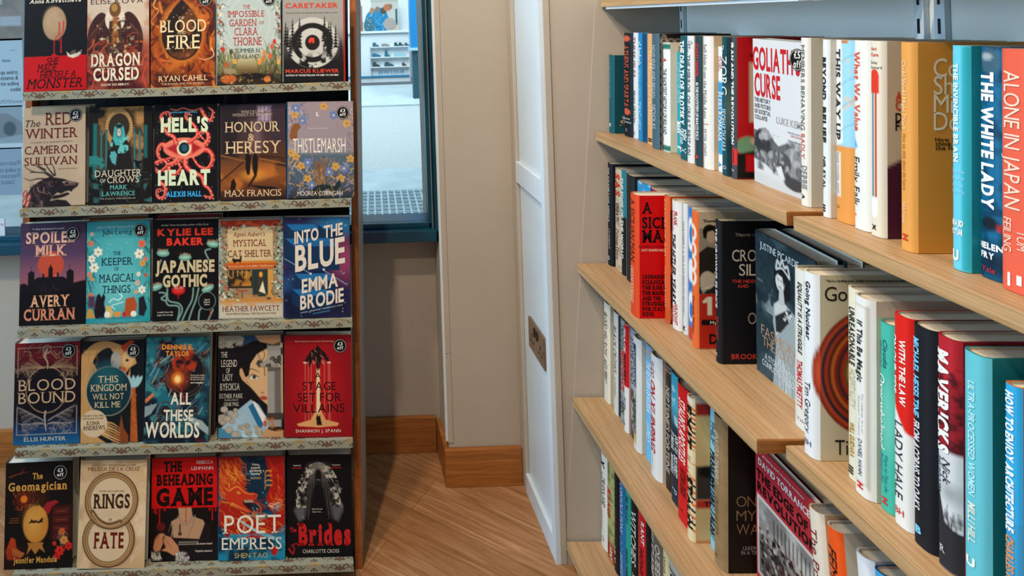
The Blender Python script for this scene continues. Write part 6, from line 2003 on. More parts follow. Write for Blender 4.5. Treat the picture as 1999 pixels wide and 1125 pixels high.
add(r11, 'sky blue spine with pale glowing block title, near upper shelf', (1858.8, 1912), (521, 89), sp('#5fbdd6', fn=lambda A: A.rect(.7, 0, 1.1, 8, '#2f9fae')), f='#1f8f9f', bulge=.009,
    st=[('THE INVINCIBLE BRAIN', .08, .52, .42, .3, '#cfe2e2', 'B'), ('The Clinically Proven', .56, .016, .45, .8, '#8fd3e4', 'H'), ('Plan to Age-Proof', .59, .016, .45, .8, '#8fd3e4', 'H'), ('Your Brain and', .62, .016, .45, .7, '#8fd3e4', 'H'), ('Stay Sharp for Life', .65, .016, .45, .8, '#8fd3e4', 'H'), ('MAJID', .79, .028, .5, .6, '#d5e4e2', 'HB', AT), ('FOTUHI', .83, .028, .45, .62, '#d5e4e2', 'HB', AT), ('U', .935, .05, .4, .35, '#dfe8e4', 'HB', AT)])
add(r11, 'deep blue spine with heavy white title and small dark motorcycle picture', (1912.5, 1951), (535, 90.6), sp('#14628a', fn=lambda A: (A.cloud(3, 4, '#0c3550', .45, .7, .9), A.rect(-.1, 6.9, 1.1, 8, '#0b1f33', .9, .3), A.ell(.5, .5, .35, .45, '#3a5a6c'), A.ell(.4, .35, .2, .12, '#b9c4c4', .6), A.ell(.5, 6.1, .35, .22, '#14202a'), A.ell(.85, 6.2, .12, .12, '#a82a2a'))), bulge=.007,
    st=[('THE WHITE LADY', .11, .7, .42, .5, '#dfe4e4', 'B'), ('HELEN', .86, .028, .5, .85, '#dfe4e4', 'HB', AT), ('FRY', .9, .028, .42, .5, '#dfe4e4', 'HB', AT), ('Yale', .96, .022, .45, .5, '#b52a30', 'Hs', AT)])
add(r11, 'coral red spine with cream title, nearest on the near upper shelf', (1951.6, 2000), (557, 95), '#d95c45', f='#c9503c', bulge=.008, st=[('ALONE IN JAPAN', .09, .66, .42, .4, '#ecc9b4', ''), ('TOM', .74, .82, .66, .22, '#ecc9b4', '', AT), ('FEILING', .7, .84, .3, .22, '#ecc9b4', '', AT), ('i', .95, .06, .35, .08, '#efe4d8', 'HB', AT), ('I', .945, .04, .6, .12, '#efe4d8', 'HB', AT)], T=.04)
place_row(11, r11, .44, 'hardbacks on the near upper shelf')

# ---- second row
r2 = []
GT = Art(110, 165, 1.5, '#b9a98f')
GT.rect(0, .9, 1.1, 1.5, '#b52a1c'); GT.rect(0, .18, 1, .9, '#8f8472'); GT.poly([(.0, .9), (.0, .45), (.1, .38), (.3, .42), (.5, .5), (.5, .9)], '#26221e'); GT.ell(.13, .22, .085, .08, '#16120f'); GT.ell(.145, .27, .05, .075, '#b59c80'); GT.poly([(.05, .28), (.07, .16), (.2, .15), (.2, .2), (.1, .22), (.08, .3)], '#16120f'); GT.poly([(.0, .8), (.3, .58), (.32, .62), (.05, .9)], '#9a9282'); GT.ell(.1, .75, .09, .1, '#b9ae98'); GT.line([(.03, .85), (.2, .8)], .01, '#d6d0c0')
GT.rect(.03, 1.18, .3, 1.24, '#191210'); GT.rect(.1, .93, .155, 1.13, '#dcd3bf'); GT.poly([(.04, .98), (.1, .93), (.1, .99), (.05, 1.0)], '#dcd3bf')
GN = Art(90, 135, 1.5, '#cbc3a8')
cols = ['#8c2f1c', '#b5482a', '#2a2a38', '#a83a20', '#5a2a1c', '#c0642c', '#8c2a1a', '#3a3038', '#b5301f', '#7a5a30', '#c09a4a', '#6a2a1a', '#a34a26', '#2a2430', '#8a6238', '#b5743a', '#5a3020']
for i, c in enumerate(cols):
    GN.ell(.48, .79, .53 - i * .029, .52 - i * .029, c)
FC = Art(100, 150, 1.5, '#22323a')
FC.cloud(3, 3, '#4f646c', .45, .75, .9); FC.cloud(6, 9, '#141f26', .5, .75, .8); FC.cloud(8, 12, '#7f8f92', .5, .7, .8, ((FC.X < .35) & (FC.Y > .5) & (FC.Y < .8)) * 1.)
FC.rect(0, 1.0, 1, 1.5, '#2a3a40', .6, .1)
SQ = lambda pts: [(.45 + (x - .43) * 1.3, .40 + (y - .44) * 1.13) for x, y in pts]
def fe(x, y, rx, ry, c):
    (X_, Y_), = SQ([(x, y)])
    FC.ell(X_, Y_, rx * 1.3, ry * 1.15, c)
FC.poly(SQ([(.3, 1.5), (.34, 1.2), (.36, 1.0), (.32, .85), (.33, .68), (.4, .62), (.5, .62), (.6, .66), (.66, .8), (.7, 1.0), (.72, 1.15), (.8, 1.5)]), '#8d999c')
FC.poly(SQ([(.34, .68), (.42, .6), (.5, .62), (.5, .8), (.36, .95)]), '#b5bcbc')
FC.poly(SQ([(.35, .78), (.5, .66), (.56, .64), (.56, .72), (.42, .9), (.36, .92)]), '#25282b')
FC.poly(SQ([(.345, .5), (.34, .36), (.4, .3), (.5, .31), (.55, .4), (.55, .54), (.49, .6), (.46, .5)]), '#14181b')
fe(.42, .44, .058, .085, '#bfc3c1'); FC.poly(SQ([(.41, .5), (.46, .49), (.48, .64), (.4, .64)]), '#aab0af')
FC.poly(SQ([(.36, .42), (.37, .35), (.44, .33), (.49, .4), (.47, .47), (.45, .39), (.39, .38)]), '#14181b')
FC.line(SQ([(.37, .33), (.39, .26), (.42, .29), (.45, .24), (.48, .29), (.52, .27), (.54, .35)]), .025, '#c4cac9'); FC.line(SQ([(.37, .345), (.45, .31), (.54, .365)]), .02, '#c4cac9')
fe(.4, .43, .01, .006, '#1a1d20'); fe(.438, .43, .01, .006, '#1a1d20'); fe(.415, .49, .016, .006, '#3a3035'); FC.line(SQ([(.395, .415), (.385, .415)]), .006, '#33383a')
FC.line(SQ([(.62, .72), (.68, .95), (.65, 1.2)]), .06, '#aab1b1'); fe(.64, 1.22, .04, .06, '#b0b6b6'); FC.splat(16, .5, .66, .62, .76, .008, .02, ['#cfd4d3', '#9aa3a4'], 8)
FC.strokes(60, .4, 1.1, .8, 1.5, .25, 1.5, .01, ['#a9b3b4', '#6f7c80', '#c0c7c8'], 4, .15)
add(r2, 'black spine with thin white title, first on the second row', (1187, 1201), (512, 317), '#15171c', st=[('THE SCRAMBLE FOR AMERICA', .04, .58, .5, .34, '#b9bcbc', 's'), ('CLEMENT', .64, .84, .6, .34, '#8f8a80', 's', AT), ('KNOX', .64, .8, .25, .3, '#8f8a80', 's', AT), ('O', .91, .95, .5, .4, '#b9bcbc', 'b', AT)])
add(r2, 'cream spine with large red initials at the top, second row', (1201, 1213.5), (521, 326), sp('#b5a48c', fn=lambda A: A.cloud(3, 5, '#7a6a58', .5, .75, .6)), st=[('SAS', .05, .27, .5, .62, '#b5231f', 'sb'), ('GREAT', .34, .5, .5, .35, '#26211c', 'b'), ('ESCAPES', .5, .52, .5, .3, '#26211c', 'b'), ('Damien Lewis', .6, .9, .5, .35, '#26211c', 's', AT)], f='#9a8a74')
add(r2, 'spine teal above and black below with white title, second row', (1214, 1221), (533, 329), sp('#1d7080', [(.45, 1.1, '#14171a')]), f='#c4c0b4', st=[('THE EDGE OF THE WORLD', .08, .85, .5, .45, '#d0d8d6', 'b')], gap=1)
add(r2, 'black hardback standing just left of the bright red cover, second row', (1222.5, 1229), (543, 338), '#1f2226', f='#1b1c1f', back='#1b1c1f', k=1.235)
add(r2, 'bright blue topped hardback pushed back behind the bright red cover', (1243, 1249), (546, 347), sp('#2a86b5', fn=lambda A: A.cloud(3, 5, '#a9cfe0', .5, .7, .9)), f='#15181c', k=1.19, H=.246)
add(r2, 'white and crimson hardback pushed back behind the bright red cover', (1270, 1278), (556, 362), sp('#d3cfc6', [(0, .05, '#8c1c30')]), f='#c4bcae', k=1.14, H=.245)
add(r2, 'bright red cover with heavy black slab lettering and orange spine', (1231, 1246), (607, 374), '#c9431f', f='#c8080c', back='#c8080c', gap=1, bulge=.006,
    st=[('A SICILIAN MAN', .04, .56, .5, .45, '#5a1a10', 's'), ('CAROLINE MOOREHEAD', .6, .9, .45, .4, '#e0b89a', '', AT)],
    ft=[('A', .1, .15, .14, .135, '#1a0a0a', 'sb'), ('SICILIAN', .385, .33, .7, .14, '#1a0a0a', 'sb'), ('MAN', .24, .495, .42, .15, '#1a0a0a', 'sb'), ('Excellent and memorable', .24, .62, .5, .025, '#5a0a0a', ''), ('LUCY HUGHES-HALLETT', .21, .665, .37, .03, '#e0c0a8', 'b'),
        ('LEONARDO', .2, .99, .33, .05, '#1a0a0a', 'sB'), ('SCIASCIA,', .19, 1.056, .31, .05, '#1a0a0a', 'sB'), ('THE RISE OF', .215, 1.123, .36, .05, '#1a0a0a', 'sB'), ('THE MAFIA', .195, 1.19, .32, .05, '#1a0a0a', 'sB'), ('AND THE', .155, 1.255, .24, .05, '#1a0a0a', 'sB'), ('STRUGGLE', .185, 1.32, .3, .05, '#1a0a0a', 'sB'), ("FOR ITALY'S", .215, 1.385, .36, .05, '#1a0a0a', 'sB'), ('SOUL', .115, 1.447, .16, .05, '#1a0a0a', 'sB')])
AFL = Art(30, 90, 1.5, '#3a0f10'); AFL.cloud(4, 3, '#d0521f', .5, .7, .9); AFL.rect(0, 0, 1, .15, '#c9541f'); AFL.cloud(5, 8, '#d8642a', .4, .6, .9, (AFL.Y > 1.1) * 1.)
add(r2, 'orange spine with pale title and a flame edged cover beside the bright red one', (1298, 1306.5), (625, 380), sp('#c9552a', fn=lambda A: A.rect(-.1, 7.1, 1.1, 8, '#a8431c', .7, .3)), f=AFL, gap=1, st=[('ECHOES OF ASH', .03, .48, .5, .4, '#e0a580', 's'), ('WILLIAM BOYLE', .55, .88, .5, .3, '#e0a580', 's', AT)])
add(r2, 'thick white spine with black italic title and small red lines, second row', (1313.5, 1328), (635, 388), '#cfcfcb', f='#c9c3b6', bulge=.008, gap=1, T=.036,
    st=[('FRANK', .08, .19, .68, .3, '#b5262c', 'b', AT), ('McDONOUGH', .08, .24, .33, .26, '#b5262c', '', AT), ('THE HITLER YEARS', .26, .8, .45, .5, '#1c1d20', 'bi'), ('HOLOCAUST', .8, .96, .7, .26, '#b5262c', 'b'), ('1933-1945', .82, .95, .35, .26, '#b5262c', '')])
add(r2, 'slim white spine with small spaced lettering and black logo, second row', (1334, 1344), (649, 395), '#c6cacc', f='#c4bfb4', st=[('MORTIMER\'S A TO Z OF ENGLISH HISTORY', .14, .86, .45, .32, '#4a5058', 'ws'), ('X', .93, .98, .45, .55, '#22252a', 'B', AT)])
add(r2, 'narrow blue spine with big white rounded shapes, second row', (1343.5, 1351), (656, 402), sp('#2f6fb0', fn=lambda A: (A.ell(.5, 1.6, .45, 1.0, '#cfd8e0'), A.ell(.5, 1.6, .2, .6, '#2f6fb0'), A.ell(.5, 3.8, .4, .7, '#cfd8e0'), A.ell(.5, 6.0, .4, .9, '#cfd8e0'), A.ell(.5, 6.2, .2, .5, '#2f6fb0'), A.rect(-.1, 7.2, 1.1, 8, '#b53a2c'))), k=1.0)
add(r2, 'orange book with a guitar player photograph and big white numeral', (1351.5, 1362), (672, 408), sp('#d0602c', fn=lambda A: [A.ring(.45, y, .32, .4, .18, '#dcd3c4') for y in (1.3, 2.3, 3.1, 3.9)] and None), f=GT, gap=1, st=[('Dominic Mohan', .63, .9, .5, .4, '#5a2412', '', AT)],
    ft=[("'Dominic absolutely nails it...'", .4, .1, .7, .03, '#2b2320', 'b'), ('My Brilliant Year', .38, 1.21, .5, .035, '#d8cdb8', 'b'), ('Dominic', .37, 1.39, .5, .11, '#1b1210', 'b'), ('0', .3, 1.03, .16, .2, '#dcd3bf', 'B')])
add(r2, 'thick black hardback with white and red lettering on spine and cover, second row', (1397.7, 1411), (702, 427), '#191a1f', f='#121216', gap=1, bulge=.009,
    st=[("THE CROWN'S SILENCE", .06, .62, .4, .42, '#c4c6c6', 'b'), ('BROOKE', .68, .84, .6, .28, '#a3362c', '', AT), ('NEWMAN', .68, .84, .26, .28, '#a3362c', '', AT), ('X', .93, .96, .4, .35, '#c4c6c6', 's', AT)],
    ft=[('CROWN\'S', .42, .36, .62, .12, '#bdb5a4', ''), ('SILENCE', .5, .51, .62, .12, '#bdb5a4', ''), ('THE HIDDEN HISTORY', .42, .63, .62, .035, '#b5382c', 'b'), ('AND', .235, .68, .13, .035, '#b5382c', 'b'), ("'Diligently researched'", .35, .14, .4, .03, '#9a948a', ''), ('BROOKE NEWMAN', .48, 1.42, .76, .055, '#b5382c', 'b'), ('O', .34, 1.02, .1, .12, '#8a8478', 's')])
place_row(2, r2, .914, 'hardbacks on the second row of the far bay')
r2b = []
add(r2b, 'slim off white spine with small black italic and red title, second row', (1550, 1568), (823, 518), '#cfcfc8', bulge=.006, pg='pages', f='#c9c6ba', st=[('EQUALITY IS A STRUGGLE', .08, .53, .48, .22, '#2a2c30', 'bi'), ('THOMAS PIKETTY', .57, .87, .45, .3, '#b5262c', 'b', AT), ('Yale', .94, .018, .5, .45, '#8a8a86', 'Hs', AT)])
place_row(2, r2b, .7535, 'hardbacks on the second row of the far bay')
r12 = []
add(r12, 'white hardback with concentric coloured hoops filling its cover', (1570, 1596), (876, 524), sp('#d2d6d8', fn=lambda A: [A.ell(1 + .48 * 4.9, 4.21, (.53 - i * .029) * 4.9, (.52 - i * .029) * 5.33, c) for i, c in enumerate(cols[:4])] and None), f=GN, back='#d2d6d8', gap=1, bulge=.011, k=.7420,
    st=[('Going Nuclear', .05, .37, .55, .3, '#2b2f33', 'b'), ('How the Atom Will Save the World', .06, .42, .2, .2, '#7f93a3', ''), ('Tim Gregory', .6, .88, .5, .36, '#2b2f33', '', AT), ('BH', .93, .03, .5, .45, '#5a6068', 'H', AT)],
    ft=[('Going Nuclear', .53, .15, .98, .115, '#26201c', ''), ('Tim Gregory', .54, 1.39, .82, .12, '#26201c', ''), ("'This is a thrilling book, vividly written and inspiring in its vision for the future'", .5, .045, .9, .02, '#2b2622', 'b')])
add(r12, 'narrow cream spine with black and gold title next to the hooped cover', (1655.7, 1668), (926, 556), '#d1ccb4', f='#c9c2a8', bulge=.006,
    st=[('UNREASONABLE', .1, .4, .5, .42, '#2b2a24', 'b'), ('HOSPITALITY', .42, .62, .5, .42, '#bdb698', 'b'), ('WILL GUIDARA', .7, .88, .5, .34, '#a8842f', 'b', AT), ('III', .93, .97, .4, .4, '#2b2a24', 'b', AT)])
add(r12, 'wide cream hardback with a thin framed spine and small red mark', (1669, 1705), (950, 570), sp('#d5d5cf', fn=lambda A: (A.line([(.85, .3), (.85, 7.6)], .02, '#8a7a60', curve=False), A.line([(.78, .38), (.78, 7.5)], .012, '#a3957c', curve=False), A.line([(.1, .38), (.78, .38)], .03, '#a3957c', curve=False), A.line([(.1, 7.5), (.78, 7.5)], .03, '#a3957c', curve=False))), f='#c9c3b2', gap=1, bulge=.012,
    st=[('If This Be Magic', .12, .43, .5, .28, '#2b2d30', 'b'), ('The Unlikely Art of', .48, .68, .62, .1, '#b5b3aa', ''), ('Shakespeare Translated', .5, .7, .45, .1, '#b5b3aa', ''), ('DANIEL HAHN', .72, .9, .5, .2, '#3a3c40', 'w', AT), ('H', .935, .965, .5, .3, '#c9302c', 'B', AT)])
add(r12, 'green turquoise paperback height spine with white script title', (1718.8, 1745), (984, 623), sp('#3fa895', fn=lambda A: A.ell(.7, 4, .5, 1.4, '#7cc4b4', .4, soft=.2)), bulge=.008, f='#2a7f70',
    st=[('Claudia', .09, .24, .55, .24, '#14405c', 'si', AT), ('Hammond', .1, .24, .22, .22, '#14405c', 'si', AT), ('Overwhelmed', .28, .68, .32, .42, '#dfe9e4', 'si'), ('Ways to Take the', .7, .9, .6, .2, '#1b6a86', 'si'), ('Pressure Off', .7, .86, .3, .2, '#1b6a86', 'si'), ('H', .93, .965, .5, .36, '#c9302c', 'B', AT)])
add(r12, 'spine red above and white below with bold white and dark lettering', (1746, 1781), (1011, 606.5), sp('#d8d8d4', fn=lambda A: A.poly([(-.1, -1), (1.1, -1), (1.1, 4.5), (.7, 4.3), (.3, 3.7), (.05, 3.2), (-.1, 3.1)], '#cc2018')), bulge=.009, f='#c41c18',
    st=[('WITH THE LAW', .11, .42, .62, .28, '#e6dcd6', 'b'), ('ON OUR SIDE', .1, .38, .2, .26, '#e6dcd6', 'b'), ('LADY HALE', .51, .87, .42, .4, '#2f353d', '', AT), ('BH', .93, .03, .45, .45, '#c4302c', 'H', AT)])
add(r12, 'black spine with pale blue and white block lettering, near second row', (1783, 1824), (1047, 626), '#1b1d22', f='#16171b', bulge=.009, st=[('MICHAEL HESELTINE', .06, .42, .3, .3, '#6fc0e4', 'b', AT), ('FROM ACORNS TO OAKS', .44, .84, .32, .3, '#c9cdd0', 'b'), ('B', .93, .035, .4, .25, '#6fc0e4', 'HB', AT)])
def mav(A):
    A.rect(-.1, -1, 1.1, 1.5, '#a8222c', 1, .2); A.cloud(5, 4, '#3a1418', .45, .7, .9, ((A.Y > 1.0) & (A.Y < 4.0)) * 1.); A.rect(-.1, 3.9, 1.1, 8, '#c4c8cb', 1, .05)
    A.ell(.7, 5.3, .3, .3, '#6a6e72', .6, soft=.2); A.poly([(-.1, 5.8), (.2, 5.2), (.35, 5.8), (.5, 6.4), (1.1, 6.6), (1.1, 8), (-.1, 8)], '#2a2a2e'); A.strokes(16, .4, 6.2, 1, 6.6, .4, -1.57, .06, ['#1e1f22'], 3, .1, 0)
add(r12, 'crimson and white spine with a bold white title over a dark landscape', (1830.6, 1879), (1091, 646.6), sp('#8c1c26', fn=mav, ny=160, nx=26), f='#8c1c26', bulge=.009, st=[('MAVERICKS', .06, .5, .38, .62, '#dfe0de', 'B'), ('Nick', .52, .63, .58, .28, '#26282b', 'si', AT), ('Higham', .52, .68, .28, .28, '#3f4a55', 'si', AT), ('R', .92, .03, .4, .25, '#c9cbcc', 'Hs', AT)])
add(r12, 'very wide turquoise hardback with pale title, near second row', (1882, 1930), (1132, 676), '#5fb6c2', f='#1e7f80', gap=1, bulge=.013, st=[('ULTRA-PROCESSED WOMEN', .12, .6, .5, .26, '#a9dce2', 'b'), ('MILLI HILL', .63, .8, .5, .3, '#cfd8cc', 'b', AT), ('U', .88, .04, .45, .35, '#dfe8e4', 'HB', AT)])
add(r12, 'bright blue spine with tall white slanted title, rightmost on the near second row', (1962, 1992), (1200, 743), sp('#2f9fd4', fn=lambda A: A.rect(-.1, 4.6, 1.1, 8, '#3a8fbb', .6)), f='#b5682a', gap=1, bulge=.008, st=[('HOW TO ENJOY ARCHITECTURE', .03, .62, .45, .55, '#dfe6e6', 'B'), ('CHARLES HOLLAND', .64, .97, .45, .55, '#c98a5a', 'B', AT)], T=.03)
place_row(12, r12, .44, 'hardbacks on the near second shelf')

# ---- third row
r3 = []
EX = Art(40, 120, 1.5, '#cbb27c'); EX.rect(0, 0, 1, .07, '#d8d0c0'); EX.rect(0, .04, 1, .17, '#a8251c'); EX.rect(0, .7, 1, 1.05, '#3a322c'); EX.ell(.15, .76, .12, .06, '#17120f'); EX.rect(0, 1.05, 1, 1.14, '#b5301f'); EX.ell(.55, 1.4, .2, .14, '#17120f'); EX.rect(0, 1.48, 1, 1.5, '#d0703a')
def exs(A):
    A.rect(-.1, -1, 1.1, .35, '#d8cfb8')
    for (y0, y1) in ((.3, 2.6), (4.2, 7.4)):
        for i in range(9):
            y = y0 + (y1 - y0) * i / 9
            A.line([(0, y), (.5, y + .12), (1, y + .35)], .12, '#1b1512' if i % 2 else '#c9602c', 1)
            A.rect(.0, y, .35, y + .15, '#1b1512')
    A.line([(-.1, 2.7), (1.1, 2.9)], .05, '#c9602c'); A.line([(-.1, 3.5), (1.1, 3.7)], .05, '#c9602c')
def stripes_blue(A):
    A.cloud(4, 6, '#1b4a5c', .5, .7, .8)
def seadark(A):
    A.grad([(0, '#2f8fa8'), (2, '#3f98b0'), (3.2, '#1b3a4a'), (4, '#10161c'), (8, '#1c2c3a')]); A.cloud(3, 4, '#9fc4cc', .55, .7, .8, ((A.Y > .8) & (A.Y < 3.2)) * 1.)
add(r3, 'cream paperback spine with dark red title, first on the third row', (1178.8, 1190), (770, 583), '#cfc8b6', f='#c9c0ac', gap=1, bulge=.004, st=[('BLOOD WILL FLOW', .1, .54, .5, .42, '#5a2a2a', 'i'), ('ALEX PERRY', .57, .82, .5, .42, '#3a3a3c', 'i', AT)], H=.246)
add(r3, 'off white spine with thin spaced dark title, third row', (1198, 1209), (800, 590), sp('#c4c4be', fn=lambda A: A.rect(.88, 0, 1.1, 8, '#26262a')), f='#26262a', gap=1, st=[('BLACK CROWS', .14, .6, .42, .5, '#55565a', 's'), ('SUMMERS', .64, .84, .42, .36, '#a3a39c', '', AT)], H=.246)
add(r3, 'grey photographic spine with red lettering beside a red topped white one, third row', (1211, 1219), (818, 614), sp('#8d9492', fn=lambda A: A.cloud(3, 5, '#4a5258', .5, .7, .7)), st=[('SHADOW', .05, .3, .5, .45, '#2f4248', 's', AT), ('MISCHANCE', .3, .68, .5, .5, '#b5343a', 'b'), ('LEN', .8, .9, .5, .5, '#3a4448', 'b')], H=.246)
add(r3, 'spine red on top and white below with slanted black and white title, third row', (1219, 1231), (837, 620), sp('#d0d0cc', [(0, .58, '#b8141c')]), st=[('PEACE', .04, .27, .45, .5, '#dcd0cc', 'bi'), ('MAKERS', .28, .54, .45, .5, '#26181a', 'bi'), ('PETER', .68, .8, .45, .36, '#3a3c40', 'i', AT), ('A', .92, .95, .4, .3, '#3a3c40', 'b', AT)], H=.25)
add(r3, 'grey blue spine with thin dark title and dark foot, third row', (1231, 1237), (848, 630), sp('#8a9ca6', fn=lambda A: (A.rect(-.1, 4.4, 1.1, 8, '#3a4448'), A.cloud(4, 3, '#aeb5b2', .5, .7, .7, (A.Y > 4.4) * 1.))), st=[('STONE LANDS', .08, .5, .5, .55, '#2f4452', '')], H=.25)
add(r3, 'wide white spine with a navy panel and old map figures, third row', (1237, 1256), (868, 632), sp('#c9c9c4', fn=lambda A: (A.rect(.02, .5, .62, 3.6, '#1f2f4c'), A.rect(.02, 3.7, .6, 7.0, '#5a5450'), A.cloud(5, 3, '#b5ab98', .5, .65, .9, ((A.Y > 3.7) & (A.X < .6)) * 1.), A.rect(.02, 6.8, .6, 7.5, '#b59a5c'))), gap=1, f='#c4bba6', bulge=.007,
    st=[('DISCOVERY', .12, .44, .34, .36, '#b9c0c8', 's'), ('OF', .47, .5, .34, .2, '#c9c0b0', 's'), ('BRITAIN', .56, .8, .34, .36, '#26282c', 's'), ('GRAHAM ROBB', .85, .016, .34, .5, '#4a4438', 'H', AT)], H=.25, T=.046)
add(r3, 'light blue slim spine with pale title, third row', (1260, 1271), (888, 650), sp('#5fb0dc', fn=lambda A: A.cloud(2, 5, '#a88a80', .5, .7, .8, (A.Y < .9) * 1.)), st=[('THE RETURN OF RUSSIA', .14, .58, .45, .42, '#cfe2ec', 'b'), ('JAMES', .66, .84, .45, .45, '#9fd0e8', 'b', AT)], H=.25)
add(r3, 'thick white spine with large slanted red title, third row', (1271.5, 1290), (918, 672), '#cfd0ce', f='#c9c1b0', bulge=.009, gap=1, T=.042, st=[('RUDD', .06, .19, .42, .3, '#b52a34', 'i', AT), ('ON XI JINPING', .22, .8, .42, .5, '#b51c28', 'bi'), ('HOW XI IS SHAPING THE WORLD', .82, .95, .4, .1, '#8a8c8e', '')], H=.255)
add(r3, 'dark brown spine with spaced white title, third row', (1299, 1309), (946, 690), sp('#2b2522', fn=lambda A: (A.cloud(2, 6, '#6a4a3a', .55, .7, .7), A.ell(.2, .45, .3, .2, '#8c1c20'))), st=[("NEPTUNE'S FORTUNE", .18, .86, .5, .4, '#b9b4ac', 'w'), ('JULIAN', .02, .016, .5, .7, '#b9b4ac', 'H', AT), ('SANCTON', .05, .016, .5, .8, '#b9b4ac', 'H', AT)], H=.255)
add(r3, 'spine with blue sea spray above and dark waves below with white lettering, third row', (1309.5, 1322), (969, 712), sp('#1c3a4a', fn=seadark, ny=120), st=[('DON\'T LET', .46, .6, .7, .32, '#c9d0d0', 'b'), ('IT BREAK', .46, .6, .3, .32, '#c9d0d0', 'b'), ('DICK EVERETT', .62, .78, .6, .3, '#c9d0d0', 'b', AT), ('MANNING', .64, .78, .26, .28, '#c9d0d0', 'b', AT), ('P', .88, .92, .5, .4, '#8fb5b9', 's', AT)], H=.255)
add(r3, 'bright red spine with white slanted title, third row', (1322, 1344), (1000, 739), '#c4181c', f='#1b1012', bulge=.007, st=[("STALIN'S APOSTLES", .1, .56, .5, .42, '#dccfc8', 'bi'), ('ANTONIA SENIOR', .6, .8, .55, .36, '#5a0c10', 'b', AT), ('Y', .9, .93, .4, .3, '#5a0c10', '', AT)])
add(r3, 'cream spine with swirling black and orange lettering, third row', (1342.6, 1366), (1042, 767), sp('#d3c29a', fn=exs, ny=160, nx=26), f=EX, gap=1, bulge=.009, T=.034, st=[('EXIT', .06, .36, .5, .7, '#17110e', 'B'), ('STALIN', .56, .92, .55, .7, '#17110e', 'B'), ('THE KINGDOM', .42, .012, .5, .55, '#3a2a20', 'H'), ('FROM 1941 TO', .44, .012, .5, .55, '#3a2a20', 'H'), ('JONATHAN', .5, .012, .4, .4, '#3a2a20', 'H', AT)],
    ft=[('THE KREMLIN', .4, 1.095, .6, .05, '#1b120f', 'b')])
add(r3, 'slim light blue spine with wavy black lettering, third row', (1386, 1395), (1061, 790), sp('#7fb5c9', fn=lambda A: [A.line([(0, y), (1, y + .25)], .1, '#1b2a33') for y in np.linspace(3, 7.2, 16)] and None), st=[('PHILIP', .1, .25, .5, .45, '#26506a', '', AT), ('PRESIDENTIAL TALES', .3, .9, .5, .7, '#141c22', 'Bi')], H=.255)
add(r3, 'tall hardback with brown gold spine and black cover lettered in bronze', (1395, 1417), (1088, 812), sp('#8c7250', fn=lambda A: A.cloud(1.5, 3, '#7a6244', .4, .7, .6)), f='#16110e', back='#16110e', gap=1, bulge=.009, st=[('JENS STOLTENBERG', .1, .45, .5, .3, '#c9bda8', 'i', AT), ('ON MY WATCH', .55, .8, .45, .3, '#6a5236', 'i'), ('X', .92, .95, .4, .25, '#5a452c', 's', AT)],
    ft=[('ON', .2, .79, .22, .1, '#8c6a48', 'l'), ('MY', .2, .93, .22, .1, '#8c6a48', 'l'), ('WATCH', .35, 1.065, .52, .1, '#8c6a48', 'l'), ('LEADING NATO', .34, 1.25, .36, .035, '#9a948c', 's'), ('IN A TIME OF WAR', .36, 1.295, .44, .035, '#9a948c', 's')], H=.262)
place_row(3, r3, .8782, 'hardbacks on the third row of the far bay')

# ---- lowest row
r4 = []
def bang(A):
    A.cloud(3, 4, '#5a6a3c', .5, .7, .8); A.rect(-.1, 6.6, 1.1, 8, '#a81c1a', 1, .3); A.cloud(3, 9, '#7a1c14', .55, .7, .8, (A.Y > 5.4) * 1.)
add(r4, 'white spine with small black crow and serif title, first on the lowest row', (1173.7, 1185), (1066, 885), '#cdccc4', st=[('MILENA AND', .24, .55, .65, .34, '#3a3c40', 's'), ('MARGARETE', .2, .55, .28, .3, '#3a3c40', 's'), ('GWEN STRAUSS', .6, .82, .3, .26, '#a35a4a', '', AT), ('X', .06, .14, .4, .7, '#16161a', 'B'), ('O', .88, .93, .5, .3, '#77756f', '', AT)], H=.232)
add(r4, 'olive green spine with red lettering and red foot, lowest row', (1185.5, 1199), (1084, 885), sp('#9a9a62', fn=bang), st=[('BANG', .3, .58, .35, .55, '#b5281c', 'B'), ('HUNCHBACK', .04, .22, .4, .25, '#5a6040', '', AT), ('ARMY', .84, .98, .7, .3, '#c9c4b0', 'b', AT)], H=.245)
add(r4, 'black spine with a small flame coloured patch, lowest row', (1199.6, 1210), (1107, 885), sp('#131216', fn=lambda A: A.ell(.1, 3.9, .25, .7, '#8c2a1c', .8, soft=.2)), st=[('CARDINAL', .1, .5, .2, .3, '#a8a49a', 's'), ('LILY', .75, .92, .3, .4, '#c4c0b4', 'bi', AT)], H=.245)
add(r4, 'mid blue spine with thin pale serif title, lowest row', (1210, 1222), (1125, 885), '#1f5f94', st=[('CONSOLATIONS', .05, .52, .5, .45, '#a9c4dc', 's'), ('DAVID WHYTE', .72, .92, .5, .4, '#a9c4dc', 's', AT), ('OO', .56, .68, .5, .5, '#4f8fc0', 's')], H=.245)
add(r4, 'green turquoise spine with black lettering, lowest row', (1222, 1231.5), (1145, 885), '#1f9080', st=[('THE TEA LADY', .08, .34, .5, .4, '#12332e', 'b'), ('AMANDA WEINBERG', .58, .9, .5, .4, '#12332e', 'b', AT)], H=.245)
add(r4, 'black spine with large white slanted serif title, lowest row', (1231.5, 1245), (1166, 885), '#141316', st=[('WITCHES', .12, .62, .55, .55, '#cfcdc8', 's'), ('STACEY THOMAS', .6, .85, .18, .3, '#5aa090', 's', AT), ('SIEVERS', .7, .95, .6, .35, '#b9b6b0', 's', AT)], H=.245)
